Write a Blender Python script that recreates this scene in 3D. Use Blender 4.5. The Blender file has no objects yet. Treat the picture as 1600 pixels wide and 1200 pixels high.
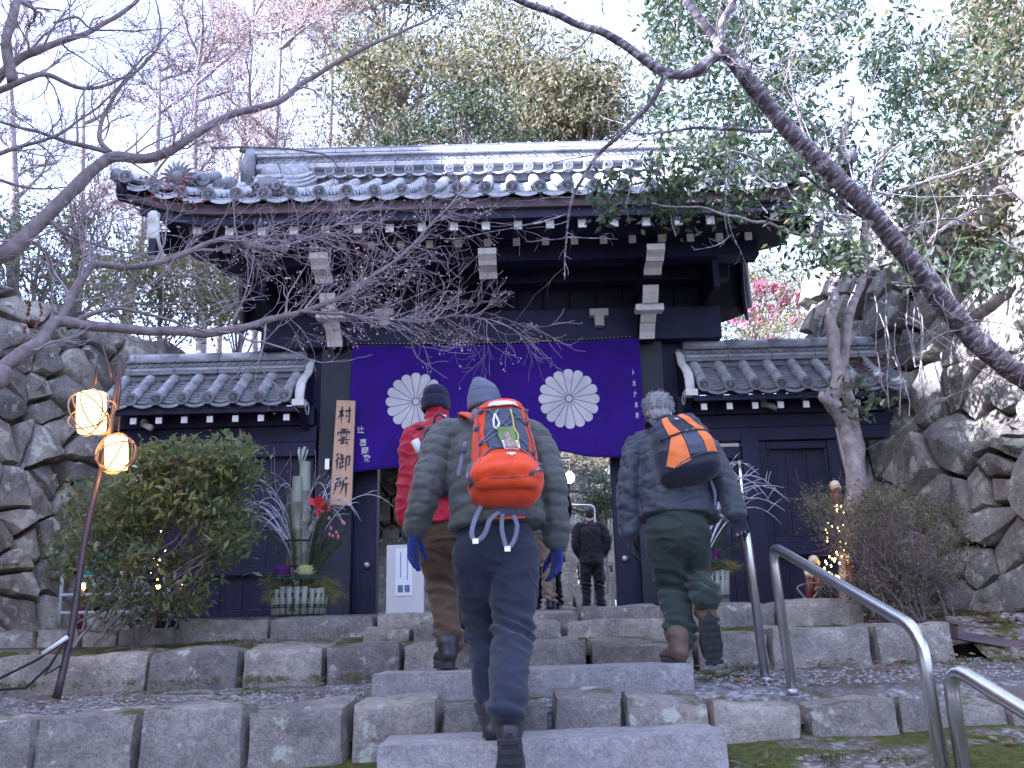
import bpy, bmesh, math, random
import numpy as np
from mathutils import Vector, noise, Matrix
random.seed(7); rng = np.random.default_rng(7)
S = bpy.context.scene
COL = S.collection
# ------------------------------------------------------------------ camera, sky, sun, exposure
FPX = 1400.0; PITCH = math.radians(15.4); ROLL = math.radians(1.45)
F_ = Vector((0, math.cos(PITCH), math.sin(PITCH))); R0 = Vector((1, 0, 0)); U0 = Vector((0, -math.sin(PITCH), math.cos(PITCH)))
R_ = math.cos(ROLL)*R0 - math.sin(ROLL)*U0
U_ = math.sin(ROLL)*R0 + math.cos(ROLL)*U0
cam = bpy.data.cameras.new('camera'); camo = bpy.data.objects.new('camera', cam); COL.objects.link(camo)
cam.sensor_width = 36; cam.lens = 36*FPX/1600; cam.clip_start = 0.05; cam.clip_end = 2000
camo.matrix_world = Matrix(((R_.x, U_.x, -F_.x, 0), (R_.y, U_.y, -F_.y, 0), (R_.z, U_.z, -F_.z, 0), (0, 0, 0, 1)))
S.camera = camo
SUN_EL = math.radians(30); SUN_AZ = math.radians(-118)      # azimuth measured from +Y towards +X: the sun stands to the left, a little behind
W = bpy.data.worlds.new('World'); S.world = W; W.use_nodes = True
wn = W.node_tree.nodes; wl = W.node_tree.links
sky = wn.new('ShaderNodeTexSky'); sky.sky_type = 'NISHITA'; sky.sun_disc = False
sky.sun_elevation = SUN_EL; sky.sun_rotation = SUN_AZ; sky.dust_density = 4.0; sky.air_density = 1.0; sky.ozone_density = 1.0
hz = wn.new('ShaderNodeMix'); hz.data_type = 'RGBA'; hz.inputs[0].default_value = .62; wl.new(sky.outputs[0], hz.inputs[6]); hz.inputs[7].default_value = (3.1, 3.15, 3.5, 1)   # thin bright cloud over the blue
bg = wn['Background']; wl.new(hz.outputs[2], bg.inputs[0]); bg.inputs[1].default_value = 0.15
sl = bpy.data.lights.new('sun', 'SUN'); sl.energy = 4.6; sl.angle = math.radians(0.6); sl.color = (1.0, 0.93, 0.84)
so = bpy.data.objects.new('sun', sl); COL.objects.link(so)
sd = Vector((math.sin(SUN_AZ)*math.cos(SUN_EL), math.cos(SUN_AZ)*math.cos(SUN_EL), math.sin(SUN_EL)))
so.rotation_euler = sd.to_track_quat('Z', 'Y').to_euler()
vs = S.view_settings; vs.view_transform = 'Standard'; vs.look = 'None'; vs.gamma = 1; vs.use_curve_mapping = False
vs.exposure = 2.2
try:
    vs.use_white_balance = True; vs.white_balance_temperature = 5200; vs.white_balance_tint = 17
except Exception as e: print('wb', e)

def P(px, py, Y):
    d = ((px-800)/FPX)*R_ + ((600-py)/FPX)*U_ + F_
    return d*(Y/d.y)
def dirp(px, py): return (((px-800)/FPX)*R_ + ((600-py)/FPX)*U_ + F_)
# ------------------------------------------------------------------ helpers
def tag(o, label=None, cat=None, group=None, kind=None):
    if label: o['label'] = label
    if cat: o['category'] = cat
    if group: o['group'] = group
    if kind: o['kind'] = kind
    return o
def empty(name, loc=(0, 0, 0)):
    o = bpy.data.objects.new(name, None); o.location = loc; o.empty_display_size = .1; COL.objects.link(o); return o
def thing(name, label, cat, loc=(0, 0, 0), group=None):
    return tag(empty(name, loc), label, cat, group)
class MB:
    def __init__(s): s.v = []; s.f = []; s.mi = []
    def add(s, vs_, fs, mi=0):
        b = len(s.v); s.v.extend([tuple(v) for v in vs_])
        for f in fs: s.f.append(tuple(i+b for i in f)); s.mi.append(mi)
    def box(s, x0, x1, y0, y1, z0, z1, mi=0):
        s.add([(x0,y0,z0),(x1,y0,z0),(x1,y1,z0),(x0,y1,z0),(x0,y0,z1),(x1,y0,z1),(x1,y1,z1),(x0,y1,z1)],
              [(0,3,2,1),(4,5,6,7),(0,1,5,4),(1,2,6,5),(2,3,7,6),(3,0,4,7)], mi)
    def hexa(s, c, mi=0):   # 8 corners like box
        s.add(c, [(0,3,2,1),(4,5,6,7),(0,1,5,4),(1,2,6,5),(2,3,7,6),(3,0,4,7)], mi)
    def tube(s, pts, rad, n=6, mi=0, caps=True, flat=1.0, side=None):
        pts = [Vector(p) for p in pts]; m = len(pts)
        if not hasattr(rad, '__len__'): rad = [rad]*m
        ref = Vector(side) if side is not None else None; vs2 = []
        prev = None
        for i, p in enumerate(pts):
            t = (pts[min(i+1, m-1)]-pts[max(i-1, 0)])
            if t.length < 1e-9: t = Vector((0, 0, 1))
            t.normalize()
            if ref is not None: a = ref - t*ref.dot(t)
            elif prev is None:
                a = Vector((0, 0, 1)).cross(t)
                if a.length < .1: a = Vector((1, 0, 0)).cross(t)
            else: a = prev - t*prev.dot(t)
            if a.length < 1e-6: a = t.orthogonal()
            a.normalize(); prev = a; b = t.cross(a)
            r = rad[i]; rx, ry = (r if hasattr(r, '__len__') else (r, r*flat))
            for k in range(n):
                an = 2*math.pi*k/n
                vs2.append(p + a*(math.cos(an)*rx) + b*(math.sin(an)*ry))
        fs = []
        for i in range(m-1):
            for k in range(n):
                k2 = (k+1) % n
                fs.append((i*n+k, i*n+k2, (i+1)*n+k2, (i+1)*n+k))
        if caps: fs.append(tuple(range(n-1, -1, -1))); fs.append(tuple((m-1)*n+k for k in range(n)))
        s.add(vs2, fs, mi)
    def ball(s, c, r, n=8, m=6, mi=0, R=None):
        c = Vector(c); rx, ry, rz = r if hasattr(r, '__len__') else (r, r, r)
        vs2 = []
        for j in range(1, m):
            ph = math.pi*j/m
            for k in range(n):
                an = 2*math.pi*k/n
                q = Vector((rx*math.sin(ph)*math.cos(an), ry*math.sin(ph)*math.sin(an), rz*math.cos(ph)))
                if R is not None: q = R @ q
                vs2.append(c+q)
        top = Vector((0, 0, rz)); bot = Vector((0, 0, -rz))
        if R is not None: top = R @ top; bot = R @ bot
        vs2 += [c+top, c+bot]; T = len(vs2)-2; B = T+1; fs = []
        for j in range(m-2):
            for k in range(n):
                k2 = (k+1) % n; fs.append((j*n+k, (j+1)*n+k, (j+1)*n+k2, j*n+k2))
        for k in range(n):
            k2 = (k+1) % n; fs.append((T, k, k2)); fs.append(((m-2)*n+k, B, (m-2)*n+k2))
        s.add(vs2, fs, mi)
    def prism(s, outline, off, mi=0):   # outline list of 3d points, off Vector
        n = len(outline); o = [Vector(p) for p in outline]; off = Vector(off)
        s.add(o+[p+off for p in o], [tuple(range(n-1, -1, -1)), tuple(range(n, 2*n))]+[(i, (i+1) % n, n+(i+1) % n, n+i) for i in range(n)], mi)
    def mesh(s, name, mats, smooth=False):
        me = bpy.data.meshes.new(name); me.from_pydata(s.v, [], s.f)
        if not isinstance(mats, (list, tuple)): mats = [mats]
        for m in mats: me.materials.append(m)
        if len(mats) > 1: me.polygons.foreach_set('material_index', s.mi)
        if smooth: me.polygons.foreach_set('use_smooth', [True]*len(me.polygons))
        me.update(); return me
    def build(s, name, mats, parent=None, smooth=False):
        return link(name, s.mesh(name, mats, smooth), parent)
def link(name, me, parent=None, loc=None, rot=None):
    o = bpy.data.objects.new(name, me); COL.objects.link(o)
    if parent is not None:
        o.parent = parent
        off = Vector((0, 0, 0)); q = parent
        while q is not None: off += q.location; q = q.parent
        o.location = (Vector(loc) if loc is not None else Vector((0, 0, 0))) - off
    elif loc is not None: o.location = loc
    if rot is not None: o.rotation_euler = rot
    return o
# all parts are given in world coordinates; link() subtracts the parent's place
def nz(p, s=1.0, o=0): return noise.noise(Vector(p)*s + Vector((o, o*1.7, o*.3)))
# ------------------------------------------------------------------ materials
def nodes(name):
    m = bpy.data.materials.new(name); m.use_nodes = True
    return m, m.node_tree.nodes, m.node_tree.links, m.node_tree.nodes['Principled BSDF']
def ramp(n, l, src, stops, interp='LINEAR'):
    r = n.new('ShaderNodeValToRGB'); r.color_ramp.interpolation = interp
    e = r.color_ramp.elements
    while len(e) < len(stops): e.new(0.5)
    for i, (p, c) in enumerate(stops): e[i].position = p; e[i].color = (*c, 1)
    l.new(src, r.inputs[0]); return r.outputs[0]
def ntex(n, l, co, scale, detail=5, rough=.6, dist=0, kind='noise'):
    if kind == 'voronoi':
        t = n.new('ShaderNodeTexVoronoi'); t.inputs['Scale'].default_value = scale; l.new(co, t.inputs['Vector']); return t.outputs[0]
    t = n.new('ShaderNodeTexNoise'); t.inputs['Scale'].default_value = scale; t.inputs['Detail'].default_value = detail
    t.inputs['Roughness'].default_value = rough; t.inputs['Distortion'].default_value = dist; l.new(co, t.inputs['Vector']); return t.outputs[0]
def mixc(n, l, fac, a, b, mode='MIX'):
    m = n.new('ShaderNodeMix'); m.data_type = 'RGBA'; m.blend_type = mode
    for s_, v in ((m.inputs[0], fac), (m.inputs[6], a), (m.inputs[7], b)):
        if hasattr(v, 'is_linked') or hasattr(v, 'links'): l.new(v, s_)
        elif isinstance(v, (int, float)): s_.default_value = v
        else: s_.default_value = (*v, 1)
    return m.outputs[2]
def mp(n, l, src, a, b, c=0., d=1.):
    m = n.new('ShaderNodeMapRange'); l.new(src, m.inputs[0]); m.inputs[1].default_value = a; m.inputs[2].default_value = b
    m.inputs[3].default_value = c; m.inputs[4].default_value = d; return m.outputs[0]
def mapping(n, l, co, sc):
    m = n.new('ShaderNodeMapping'); m.inputs['Scale'].default_value = sc; l.new(co, m.inputs[0]); return m.outputs[0]
def bump(n, l, b, h, st=.5, dist=.01):
    q = n.new('ShaderNodeBump'); q.inputs['Strength'].default_value = st; q.inputs['Distance'].default_value = dist
    l.new(h, q.inputs['Height']); l.new(q.outputs[0], b.inputs['Normal'])
def world_co(n): return n.new('ShaderNodeNewGeometry').outputs['Position']
def simple(name, c1, c2=None, scale=6, rough=.7, metal=0, bst=.2, bdist=.004, stretch=(1,1,1), obj=False, spec=.5, sheen=0):
    m, n, l, b = nodes(name)
    c2 = c2 or tuple(x*.7 for x in c1)
    co = n.new('ShaderNodeTexCoord').outputs['Object'] if obj else world_co(n)
    co = mapping(n, l, co, stretch)
    t = ntex(n, l, co, scale)
    l.new(ramp(n, l, t, [(.3, c2), (.7, c1)]), b.inputs['Base Color'])
    b.inputs['Roughness'].default_value = rough; b.inputs['Metallic'].default_value = metal
    b.inputs['Specular IOR Level'].default_value = spec
    if sheen: b.inputs['Sheen Weight'].default_value = sheen
    if bst: bump(n, l, b, ntex(n, l, co, scale*4, 6), bst, bdist)
    return m
def stone_mat(name, base, dark, lichen, moss=None, sc=1.0, lich=.5, mossz=None, bst=.8):
    m, n, l, b = nodes(name); co = world_co(n)
    oi = n.new('ShaderNodeObjectInfo').outputs['Random']
    a = ntex(n, l, co, 2.2*sc, 6, .65, .4)
    c = ramp(n, l, a, [(.32, dark), (.62, base)])
    rv = ramp(n, l, oi, [(0, (.72, .72, .74)), (1, (1.22, 1.18, 1.12))])
    c = mixc(n, l, 1.0, c, rv, 'MULTIPLY')
    gr = ntex(n, l, co, 60*sc, 3, .7)
    c = mixc(n, l, .55, c, ramp(n, l, gr, [(.3, (.45, .45, .47)), (.65, (1.25, 1.25, 1.25))]), 'MULTIPLY')
    mm = ntex(n, l, co, 14*sc, 5, .7)
    c = mixc(n, l, .5, c, ramp(n, l, mm, [(.35, (.5, .5, .52)), (.62, (1.15, 1.15, 1.12))]), 'MULTIPLY')
    li = ntex(n, l, co, 6.5*sc, 5, .6, 0)
    lf = mp(n, l, li, .645-lich*.09, .70-lich*.09, 0, .75)
    c = mixc(n, l, lf, c, lichen)
    if moss:
        ge = n.new('ShaderNodeNewGeometry'); sp = n.new('ShaderNodeSeparateXYZ'); l.new(ge.outputs['Normal'], sp.inputs[0])
        mo = ntex(n, l, co, 3.5*sc, 6, .7)
        mt = n.new('ShaderNodeMath'); mt.operation = 'ADD'; l.new(mo, mt.inputs[0])
        l.new(mp(n, l, sp.outputs[2], -.2, 1, -.06, .08), mt.inputs[1])
        c = mixc(n, l, mp(n, l, mt.outputs[0], .60, .70), c, moss)
    l.new(c, b.inputs['Base Color']); b.inputs['Roughness'].default_value = .9; b.inputs['Specular IOR Level'].default_value = .25
    h = n.new('ShaderNodeMath'); h.operation = 'ADD'; l.new(ntex(n, l, co, 9*sc, 8, .75), h.inputs[0])
    h2 = n.new('ShaderNodeMath'); h2.operation = 'MULTIPLY'; l.new(gr, h2.inputs[0]); h2.inputs[1].default_value = .25; l.new(h2.outputs[0], h.inputs[1])
    bump(n, l, b, h.outputs[0], bst, .05)
    return m
def leaf_mat(name, c, trans=.35, rough=.5, tc=None):
    m, n, l, b = nodes(name)
    t = ntex(n, l, world_co(n), 1.7, 3)
    col = ramp(n, l, t, [(.3, tuple(x*.6 for x in c)), (.7, tuple(x*1.25 for x in c))])
    l.new(col, b.inputs['Base Color']); b.inputs['Roughness'].default_value = rough
    tr = n.new('ShaderNodeBsdfTranslucent'); tr.inputs[0].default_value = (*(tc or tuple(min(1, x*1.6) for x in c)), 1)
    mx = n.new('ShaderNodeMixShader'); mx.inputs[0].default_value = trans
    l.new(b.outputs[0], mx.inputs[1]); l.new(tr.outputs[0], mx.inputs[2])
    l.new(mx.outputs[0], n['Material Output'].inputs[0]); return m
def emit_mat(name, c, st):
    m, n, l, b = nodes(name); b.inputs['Base Color'].default_value = (*c, 1)
    b.inputs['Emission Color'].default_value = (*c, 1); b.inputs['Emission Strength'].default_value = st; return m
M = {}
M['wood'] = simple('dark stained timber', (.019, .016, .062), (.009, .007, .032), 5, .55, 0, .35, .004, (1, 1, .25), spec=.35)
M['wood2'] = simple('weathered dark timber', (.020, .017, .050), (.009, .008, .028), 7, .6, 0, .4, .004, (3, 3, .3), spec=.35)
M['fascia'] = simple('weathered eave board', (.16, .12, .13), (.07, .05, .07), 4, .75, 0, .5, .004, (.35, 3, 6))
M['white'] = simple('white lime paint', (.84, .83, .81), (.66, .64, .62), 16, .8, 0, .2)
M['plaster'] = simple('aged plaster', (.62, .60, .56), (.45, .43, .42), 5, .9)
M['tile'] = simple('grey roof tile', (.46, .47, .52), (.20, .205, .24), 7, .42, 0, .35, .004, spec=.6)
M['tile2'] = simple('darker roof tile', (.24, .25, .28), (.10, .10, .12), 9, .45, 0, .4, .004, spec=.6)
M['steel'] = simple('brushed steel', (.62, .62, .64), (.5, .5, .52), 20, .28, 1, .05)
M['steel_dark'] = simple('dull galvanised pipe', (.42, .42, .45), (.3, .3, .33), 20, .45, .9, .05)
M['stone_wall'] = stone_mat('rampart stone', (.43, .40, .37), (.18, .155, .155), (.56, .58, .50), (.09, .10, .04), 1.0, .9)
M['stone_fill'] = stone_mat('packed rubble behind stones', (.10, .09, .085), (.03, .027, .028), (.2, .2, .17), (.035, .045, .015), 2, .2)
M['stone_kerb'] = stone_mat('old dressed step stone', (.42, .39, .37), (.22, .20, .19), (.56, .58, .52), (.10, .11, .05), 1.2, .45)
M['granite'] = stone_mat('newer granite slab', (.47, .45, .46), (.33, .31, .32), (.5, .5, .5), None, 1.5, .0, bst=.4)
M['bark'] = simple('maple bark', (.27, .22, .22), (.11, .085, .09), 18, .85, 0, .6, .006)
M['bark_light'] = simple('pale lichened bark', (.42, .37, .37), (.17, .14, .15), 14, .85, 0, .6, .006)
M['twig'] = simple('fine twigs', (.26, .20, .22), (.13, .10, .12), 10, .8, 0, 0)
M['twig_pink'] = simple('reddish winter twigs', (.36, .27, .26), (.22, .165, .17), 3, .8, 0, 0)
M['leaf_a'] = leaf_mat('glossy evergreen leaf', (.050, .078, .040), .45, .35)
M['leaf_b'] = leaf_mat('mid green leaf', (.095, .125, .058), .45, .45)
M['leaf_c'] = leaf_mat('yellowish leaf', (.22, .20, .05), .4, .5)
M['leaf_d'] = leaf_mat('olive leaf', (.17, .16, .085), .4, .5)
M['leaf_e'] = leaf_mat('sunlit tan green leaf', (.30, .26, .17), .4, .6)  # paler base colour stands in for sunlight and distant haze
M['leaf_f'] = leaf_mat('deep shade green leaf', (.035, .055, .03), .3, .5)  # dark counterpart of the sunlit leaf, crown shade put into the colour
M['leaf_g'] = leaf_mat('grey green leaf', (.12, .14, .11), .35, .6)
M['leaf_br'] = leaf_mat('dry brown leaf', (.16, .085, .06), .2, .8)
M['leaf_red'] = leaf_mat('red winter leaf', (.30, .07, .05), .4, .7)
M['bud'] = leaf_mat('pale seed husk', (.55, .42, .45), .3, .8)
M['flower'] = leaf_mat('pink camellia petal', (.66, .26, .36), .3, .6)

def bark_birch():
    m, n, l, b = nodes('banded cherry bark'); co = n.new('ShaderNodeTexCoord').outputs['Object']
    w = world_co(n)
    # bands run across the trunk: the trunk's direction is about (0.62, 0.05, -0.78)
    mpn = n.new('ShaderNodeMapping'); mpn.vector_type = 'TEXTURE'; l.new(w, mpn.inputs[0])
    mpn.inputs['Rotation'].default_value = (0, math.radians(52), 0); mpn.inputs['Scale'].default_value = (.018, .09, .09)
    st = ntex(n, l, mpn.outputs[0], 1.0, 4, .6)
    c = ramp(n, l, st, [(.40, (.06, .045, .065)), (.56, (.20, .16, .19)), (.66, (.50, .46, .50))])
    pa = ntex(n, l, w, 14, 6, .7)
    c = mixc(n, l, mp(n, l, pa, .56, .64), c, (.58, .57, .58))
    l.new(c, b.inputs['Base Color']); b.inputs['Roughness'].default_value = .7
    bump(n, l, b, st, .5, .008); return m
M['cherry'] = bark_birch()
# ------------------------------------------------------------------ stone shapes
def rough_block(c8, name='stone', mat=None, parent=None, n=(10, 4, 5), rnd=.02, amp=.012, seed=0, fn=3.0, top=0.0):
    """a block between 8 corners (box order) with worn edges; n = cells along x, y, z"""
    c = [Vector(q) for q in c8]; nx, ny, nz_ = n
    bm = bmesh.new(); idx = {}
    def tri(a, b, d):
        p00 = c[0].lerp(c[1], a); p10 = c[3].lerp(c[2], a); p01 = c[4].lerp(c[5], a); p11 = c[7].lerp(c[6], a)
        return p00.lerp(p10, b).lerp(p01.lerp(p11, b), d)
    L = Vector(((c[1]-c[0]).length, (c[3]-c[0]).length, (c[4]-c[0]).length)); cen = tri(.5, .5, .5)
    def vert(i, j, k):
        if (i, j, k) in idx: return idx[(i, j, k)]
        a, b, d = i/nx, j/ny, k/nz_
        p = tri(a, b, d)
        e = [min(t, 1-t)*ln for t, ln in zip((a, b, d), L)]
        q = sorted(e)
        # two smallest distances to faces: near edge -> pull in
        if q[1] < rnd: p = p.lerp(cen, min(.5, (rnd-q[1])/max(.05, (p-cen).length)*.55))
        w = noise.noise_vector(p*fn+Vector((seed*3.1, seed, 0)))*amp + noise.noise_vector(p*fn*4+Vector((seed, 0, seed)))*amp*.4
        if d > .99 and top: w.z += top*noise.noise(p*2.2+Vector((seed, 5, 0)))
        idx[(i, j, k)] = bm.verts.new(p+w); return idx[(i, j, k)]
    for i in range(nx):
        for k in range(nz_):
            bm.faces.new((vert(i,0,k), vert(i+1,0,k), vert(i+1,0,k+1), vert(i,0,k+1)))
            bm.faces.new((vert(i,ny,k), vert(i,ny,k+1), vert(i+1,ny,k+1), vert(i+1,ny,k)))
        for j in range(ny):
            bm.faces.new((vert(i,j,nz_), vert(i+1,j,nz_), vert(i+1,j+1,nz_), vert(i,j+1,nz_)))
            bm.faces.new((vert(i,j,0), vert(i,j+1,0), vert(i+1,j+1,0), vert(i+1,j,0)))
    for j in range(ny):
        for k in range(nz_):
            bm.faces.new((vert(0,j,k), vert(0,j,k+1), vert(0,j+1,k+1), vert(0,j+1,k)))
            bm.faces.new((vert(nx,j,k), vert(nx,j+1,k), vert(nx,j+1,k+1), vert(nx,j,k+1)))
    me = bpy.data.meshes.new(name); bm.to_mesh(me); bm.free(); me.materials.append(mat)
    me.polygons.foreach_set('use_smooth', [True]*len(me.polygons))
    try: me.set_sharp_from_angle(angle=math.radians(38))
    except Exception: pass
    return link(name, me, parent)
def clip(poly, px, py, nx_, ny_):   # keep the side where (p-(px,py)).n <= 0
    out = []
    for i in range(len(poly)):
        a = poly[i]; b = poly[(i+1) % len(poly)]
        da = (a[0]-px)*nx_+(a[1]-py)*ny_; db = (b[0]-px)*nx_+(b[1]-py)*ny_
        if da <= 0: out.append(a)
        if da*db < 0:
            t = da/(da-db); out.append((a[0]+(b[0]-a[0])*t, a[1]+(b[1]-a[1])*t))
    return out
def voronoi(sites, bounds, gap):
    cells = []
    for i, (x, y) in enumerate(sites):
        poly = [(bounds[0], bounds[2]), (bounds[1], bounds[2]), (bounds[1], bounds[3]), (bounds[0], bounds[3])]
        for j, (u, v) in enumerate(sites):
            if i == j: continue
            dx, dy = u-x, v-y; d = math.hypot(dx, dy)
            if d > 3 or d < 1e-6: continue
            poly = clip(poly, x+dx/2-dx/d*gap, y+dy/2-dy/d*gap, dx/d, dy/d)
            if len(poly) < 3: break
        cells.append(poly if len(poly) >= 3 else None)
    return cells
def rampart(name, label, origin, along, height, pix, bounds, batter, nfill, seed, mat, side, keep=None):
    """dry stone wall: irregular stones, each its own object, standing proud of dark rubble"""
    rnd = random.Random(seed)
    o = Vector(origin); d = Vector(along).normalized(); n = Vector((-d.y, d.x, 0))*side
    V = Vector((0, 0, 1))-n*batter; V.normalize(); N = d.cross(V); 
    if N.dot(n) < 0: N = -N
    wall = thing(name, label, 'stone wall', o)
    sites = []
    for px, py in pix:
        r = dirp(px, py); t = o.dot(N)/r.dot(N); q = r*t-o; sites.append((q.dot(d), q.dot(V)))
    u0, u1, v0, v1 = bounds; tries = 0; cnt = 0
    while cnt < nfill and tries < 9000:
        tries += 1; u = rnd.uniform(u0, u1); v = rnd.uniform(v0, v1)
        if keep:
            w3 = o+d*u+V*v; dd = w3.dot(F_)
            if dd > .1:
                qx = 800+FPX*w3.dot(R_)/dd; qy = 600-FPX*w3.dot(U_)/dd
                if keep[0] < qx < keep[1] and keep[2] < qy < keep[3]: continue
        md = min((math.hypot(u-a, v-b) for a, b in sites), default=9)
        if md > rnd.choice((.3, .42, .55, .7, .12 if rnd.random() < .1 else .5)): sites.append((u, v)); cnt += 1
    sites = [s_ for s_ in sites if u0-.3 < s_[0] < u1+.3 and v0-.2 < s_[1] < v1+.2]
    for i, c in enumerate(voronoi(sites, bounds, .016)):
        if not c: continue
        # subdivide polygon, wobble its outline
        pts = []
        m_ = len(c)
        for k in range(m_):
            a = Vector(c[k]); b = Vector(c[(k+1) % m_]); nseg = max(1, int((b-a).length/.09))
            for s_ in range(nseg): pts.append(a.lerp(b, s_/nseg))
        if len(pts) < 5: continue
        cen = sum(pts, Vector((0, 0)))/len(pts); size = sum((p-cen).length for p in pts)/len(pts)
        if size < .035: continue
        tilt = Vector((rnd.uniform(-.2, .2), rnd.uniform(-.26, .2))); prot = rnd.uniform(.0, .10)+size*.12
        chis = []
        for _ in range(rnd.choice((0, 1, 1, 2))):
            an_ = rnd.uniform(0, 6.28); chis.append((Vector((math.cos(an_), math.sin(an_))), rnd.uniform(.15, .5), rnd.uniform(.42, .66)))
        rings = [(1.0, -.22), (.995, -.05), (.970, .025), (.92, .055), (.66, .070), (.32, .074)]
        vs2 = []; K = len(pts)
        for (f, h) in rings:
            for p in pts:
                q = p-cen
                # push corners in so that outline reads rounded
                ln = q.length; ff = f*(1-.05*max(0, ln/size-1.2)); q2 = cen+q*ff
                hh = h*min(1.6, size/.22) + prot + tilt.dot(q2-cen)*(1 if h > 0 else .3)
                for (cd, cs, cl) in chis: hh = min(hh, cl*size - cs*((q2-cen).dot(cd)))
                w3 = o + d*q2.x + V*q2.y + N*hh
                w3 = w3 + noise.noise_vector(w3*2.3+Vector((i, 0, i)))*.03*(1 if h > -.1 else 0) + (noise.noise_vector(w3*6)*.016 + noise.noise_vector(w3*14)*.007)*(1 if h > -.1 else .3)
                vs2.append(w3)
        hc = .074*min(1.6, size/.22)+prot
        vs2.append(o+d*cen.x+V*cen.y+N*hc+noise.noise_vector((o+d*cen.x)*4)*.02)
        fs = []
        for r_ in range(len(rings)-1):
            for k in range(K):
                k2 = (k+1) % K; fs.append((r_*K+k, r_*K+k2, (r_+1)*K+k2, (r_+1)*K+k))
        l0 = (len(rings)-1)*K
        for k in range(K): fs.append((l0+k, l0+(k+1) % K, len(vs2)-1))
        mb = MB(); mb.add(vs2, fs); ob = mb.build('stone', mat, wall, True)
        try: ob.data.set_sharp_from_angle(angle=math.radians(48))
        except Exception: pass
        bmx = bmesh.new(); bmx.from_mesh(ob.data); bmesh.ops.recalc_face_normals(bmx, faces=bmx.faces); bmx.to_mesh(ob.data); bmx.free()
    mb = MB(); a = o+d*u0-N*.04+V*v0; b = o+d*u1-N*.04+V*v0
    t0 = o+d*u0-N*.04+V*v1; t1 = o+d*u1-N*.04+V*v1
    back = -N*.9
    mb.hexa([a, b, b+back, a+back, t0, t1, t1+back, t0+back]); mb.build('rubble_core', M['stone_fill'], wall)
    return wall
# ================================================================== THE GROUND
GX = P(768, 535, 8.4).x                     # middle of the gate
ZT = 0.157                                  # terrace level (eye = 0)
def ground_mat(name, soil, grav, moss, mossamt, leafamt=.0):
    m, n, l, b = nodes(name); co = world_co(n)
    v = n.new('ShaderNodeTexVoronoi'); v.inputs['Scale'].default_value = 42; l.new(co, v.inputs['Vector'])
    hs = n.new('ShaderNodeSeparateColor'); l.new(v.outputs['Color'], hs.inputs[0])
    peb = ramp(n, l, hs.outputs[0], [(0, tuple(x*.5 for x in grav)), (.6, grav), (1, tuple(min(1, x*1.9) for x in grav))])
    a = ntex(n, l, co, 2.1, 6, .65)
    c = mixc(n, l, mp(n, l, a, .40, .56), soil, peb)
    so_ = ntex(n, l, co, 30, 5, .7)
    c = mixc(n, l, .5, c, ramp(n, l, so_, [(.3, (.5, .5, .5)), (.7, (1.3, 1.3, 1.3))]), 'MULTIPLY')
    mo = ntex(n, l, mapping(n, l, co, (1, 1, 1)), 1.9, 7, .7, .5)
    mc = ramp(n, l, ntex(n, l, co, 25, 4, .7), [(.3, tuple(x*.45 for x in moss)), (.7, moss)])
    c = mixc(n, l, mp(n, l, mo, .60-mossamt*.2, .66-mossamt*.2), c, mc)
    l.new(c, b.inputs['Base Color']); b.inputs['Roughness'].default_value = .95; b.inputs['Specular IOR Level'].default_value = .15
    h = n.new('ShaderNodeMath'); h.operation = 'ADD'; l.new(v.outputs['Distance'], h.inputs[0]); l.new(so_, h.inputs[1])
    bump(n, l, b, h.outputs[0], .7, .02); return m
M['soil'] = ground_mat('trodden soil with gravel', (.15, .125, .115), (.24, .235, .25), (.11, .12, .03), .35)
M['moss'] = ground_mat('mossy soil', (.12, .095, .075), (.20, .18, .17), (.10, .105, .03), .62)
M['pave'] = stone_mat('worn paving', (.30, .28, .27), (.16, .15, .15), (.4, .4, .36), None, 1.4, .1)
M['far_ground'] = simple('leaf litter ground', (.16, .13, .09), (.08, .07, .045), 1.5, .95, 0, .5, .03)
def sheet(name, x0, x1, y0, y1, zf, mat, nx=60, ny=20, kind='structure', nzamp=.012):
    mb = MB(); vs2 = []; fs = []
    for j in range(ny+1):
        for i in range(nx+1):
            x = x0+(x1-x0)*i/nx; y = y0+(y1-y0)*j/ny
            vs2.append((x, y, zf(x, y)+noise.noise(Vector((x*2.3, y*2.3, 1)))*nzamp*1.5+noise.noise(Vector((x*11, y*11, 4)))*nzamp))
    for j in range(ny):
        for i in range(nx):
            a = j*(nx+1)+i; fs.append((a, a+1, a+nx+2, a+nx+1))
    mb.add(vs2, fs); o = mb.build(name, mat, None, True); tag(o, kind=kind); return o
# one broad sheet to the horizon, then the hill path in steps above it
sheet('ground', -150, 150, -60, 150, lambda x, y: -1.75, M['far_ground'], 8, 8, nzamp=0)
g0z = lambda x, y: -.555+.028*x - (4.35-y)*.22
sheet('lower_bank', -9, 9, 2.2, 4.5, lambda x, y: g0z(x, y), M['moss'], 90, 24)
g1z = lambda x, y: -.345+(y-4.5)*.085+.012*x
sheet('lower_terrace', -9, 9, 4.5, 5.75, lambda x, y: g1z(x, y)-.02-max(0, 4.72-y)*.5, M['soil'], 120, 20)
g2z = lambda x, y: -.07+(y-5.7)*.08
sheet('planting_strip', -9, 9, 5.8, 9.2, lambda x, y: min(.12, g2z(x, y))-.02-max(0, 6.1-y)*.25 + max(0, x-2.6)*.05, M['moss'], 120, 30)
sheet('litter_slope', 2.8, 9, 5.5, 6.1, lambda x, y: g1z(x, 5.5)-.05+(y-5.5)*.5, M['moss'], 80, 14, nzamp=.012)
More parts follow.
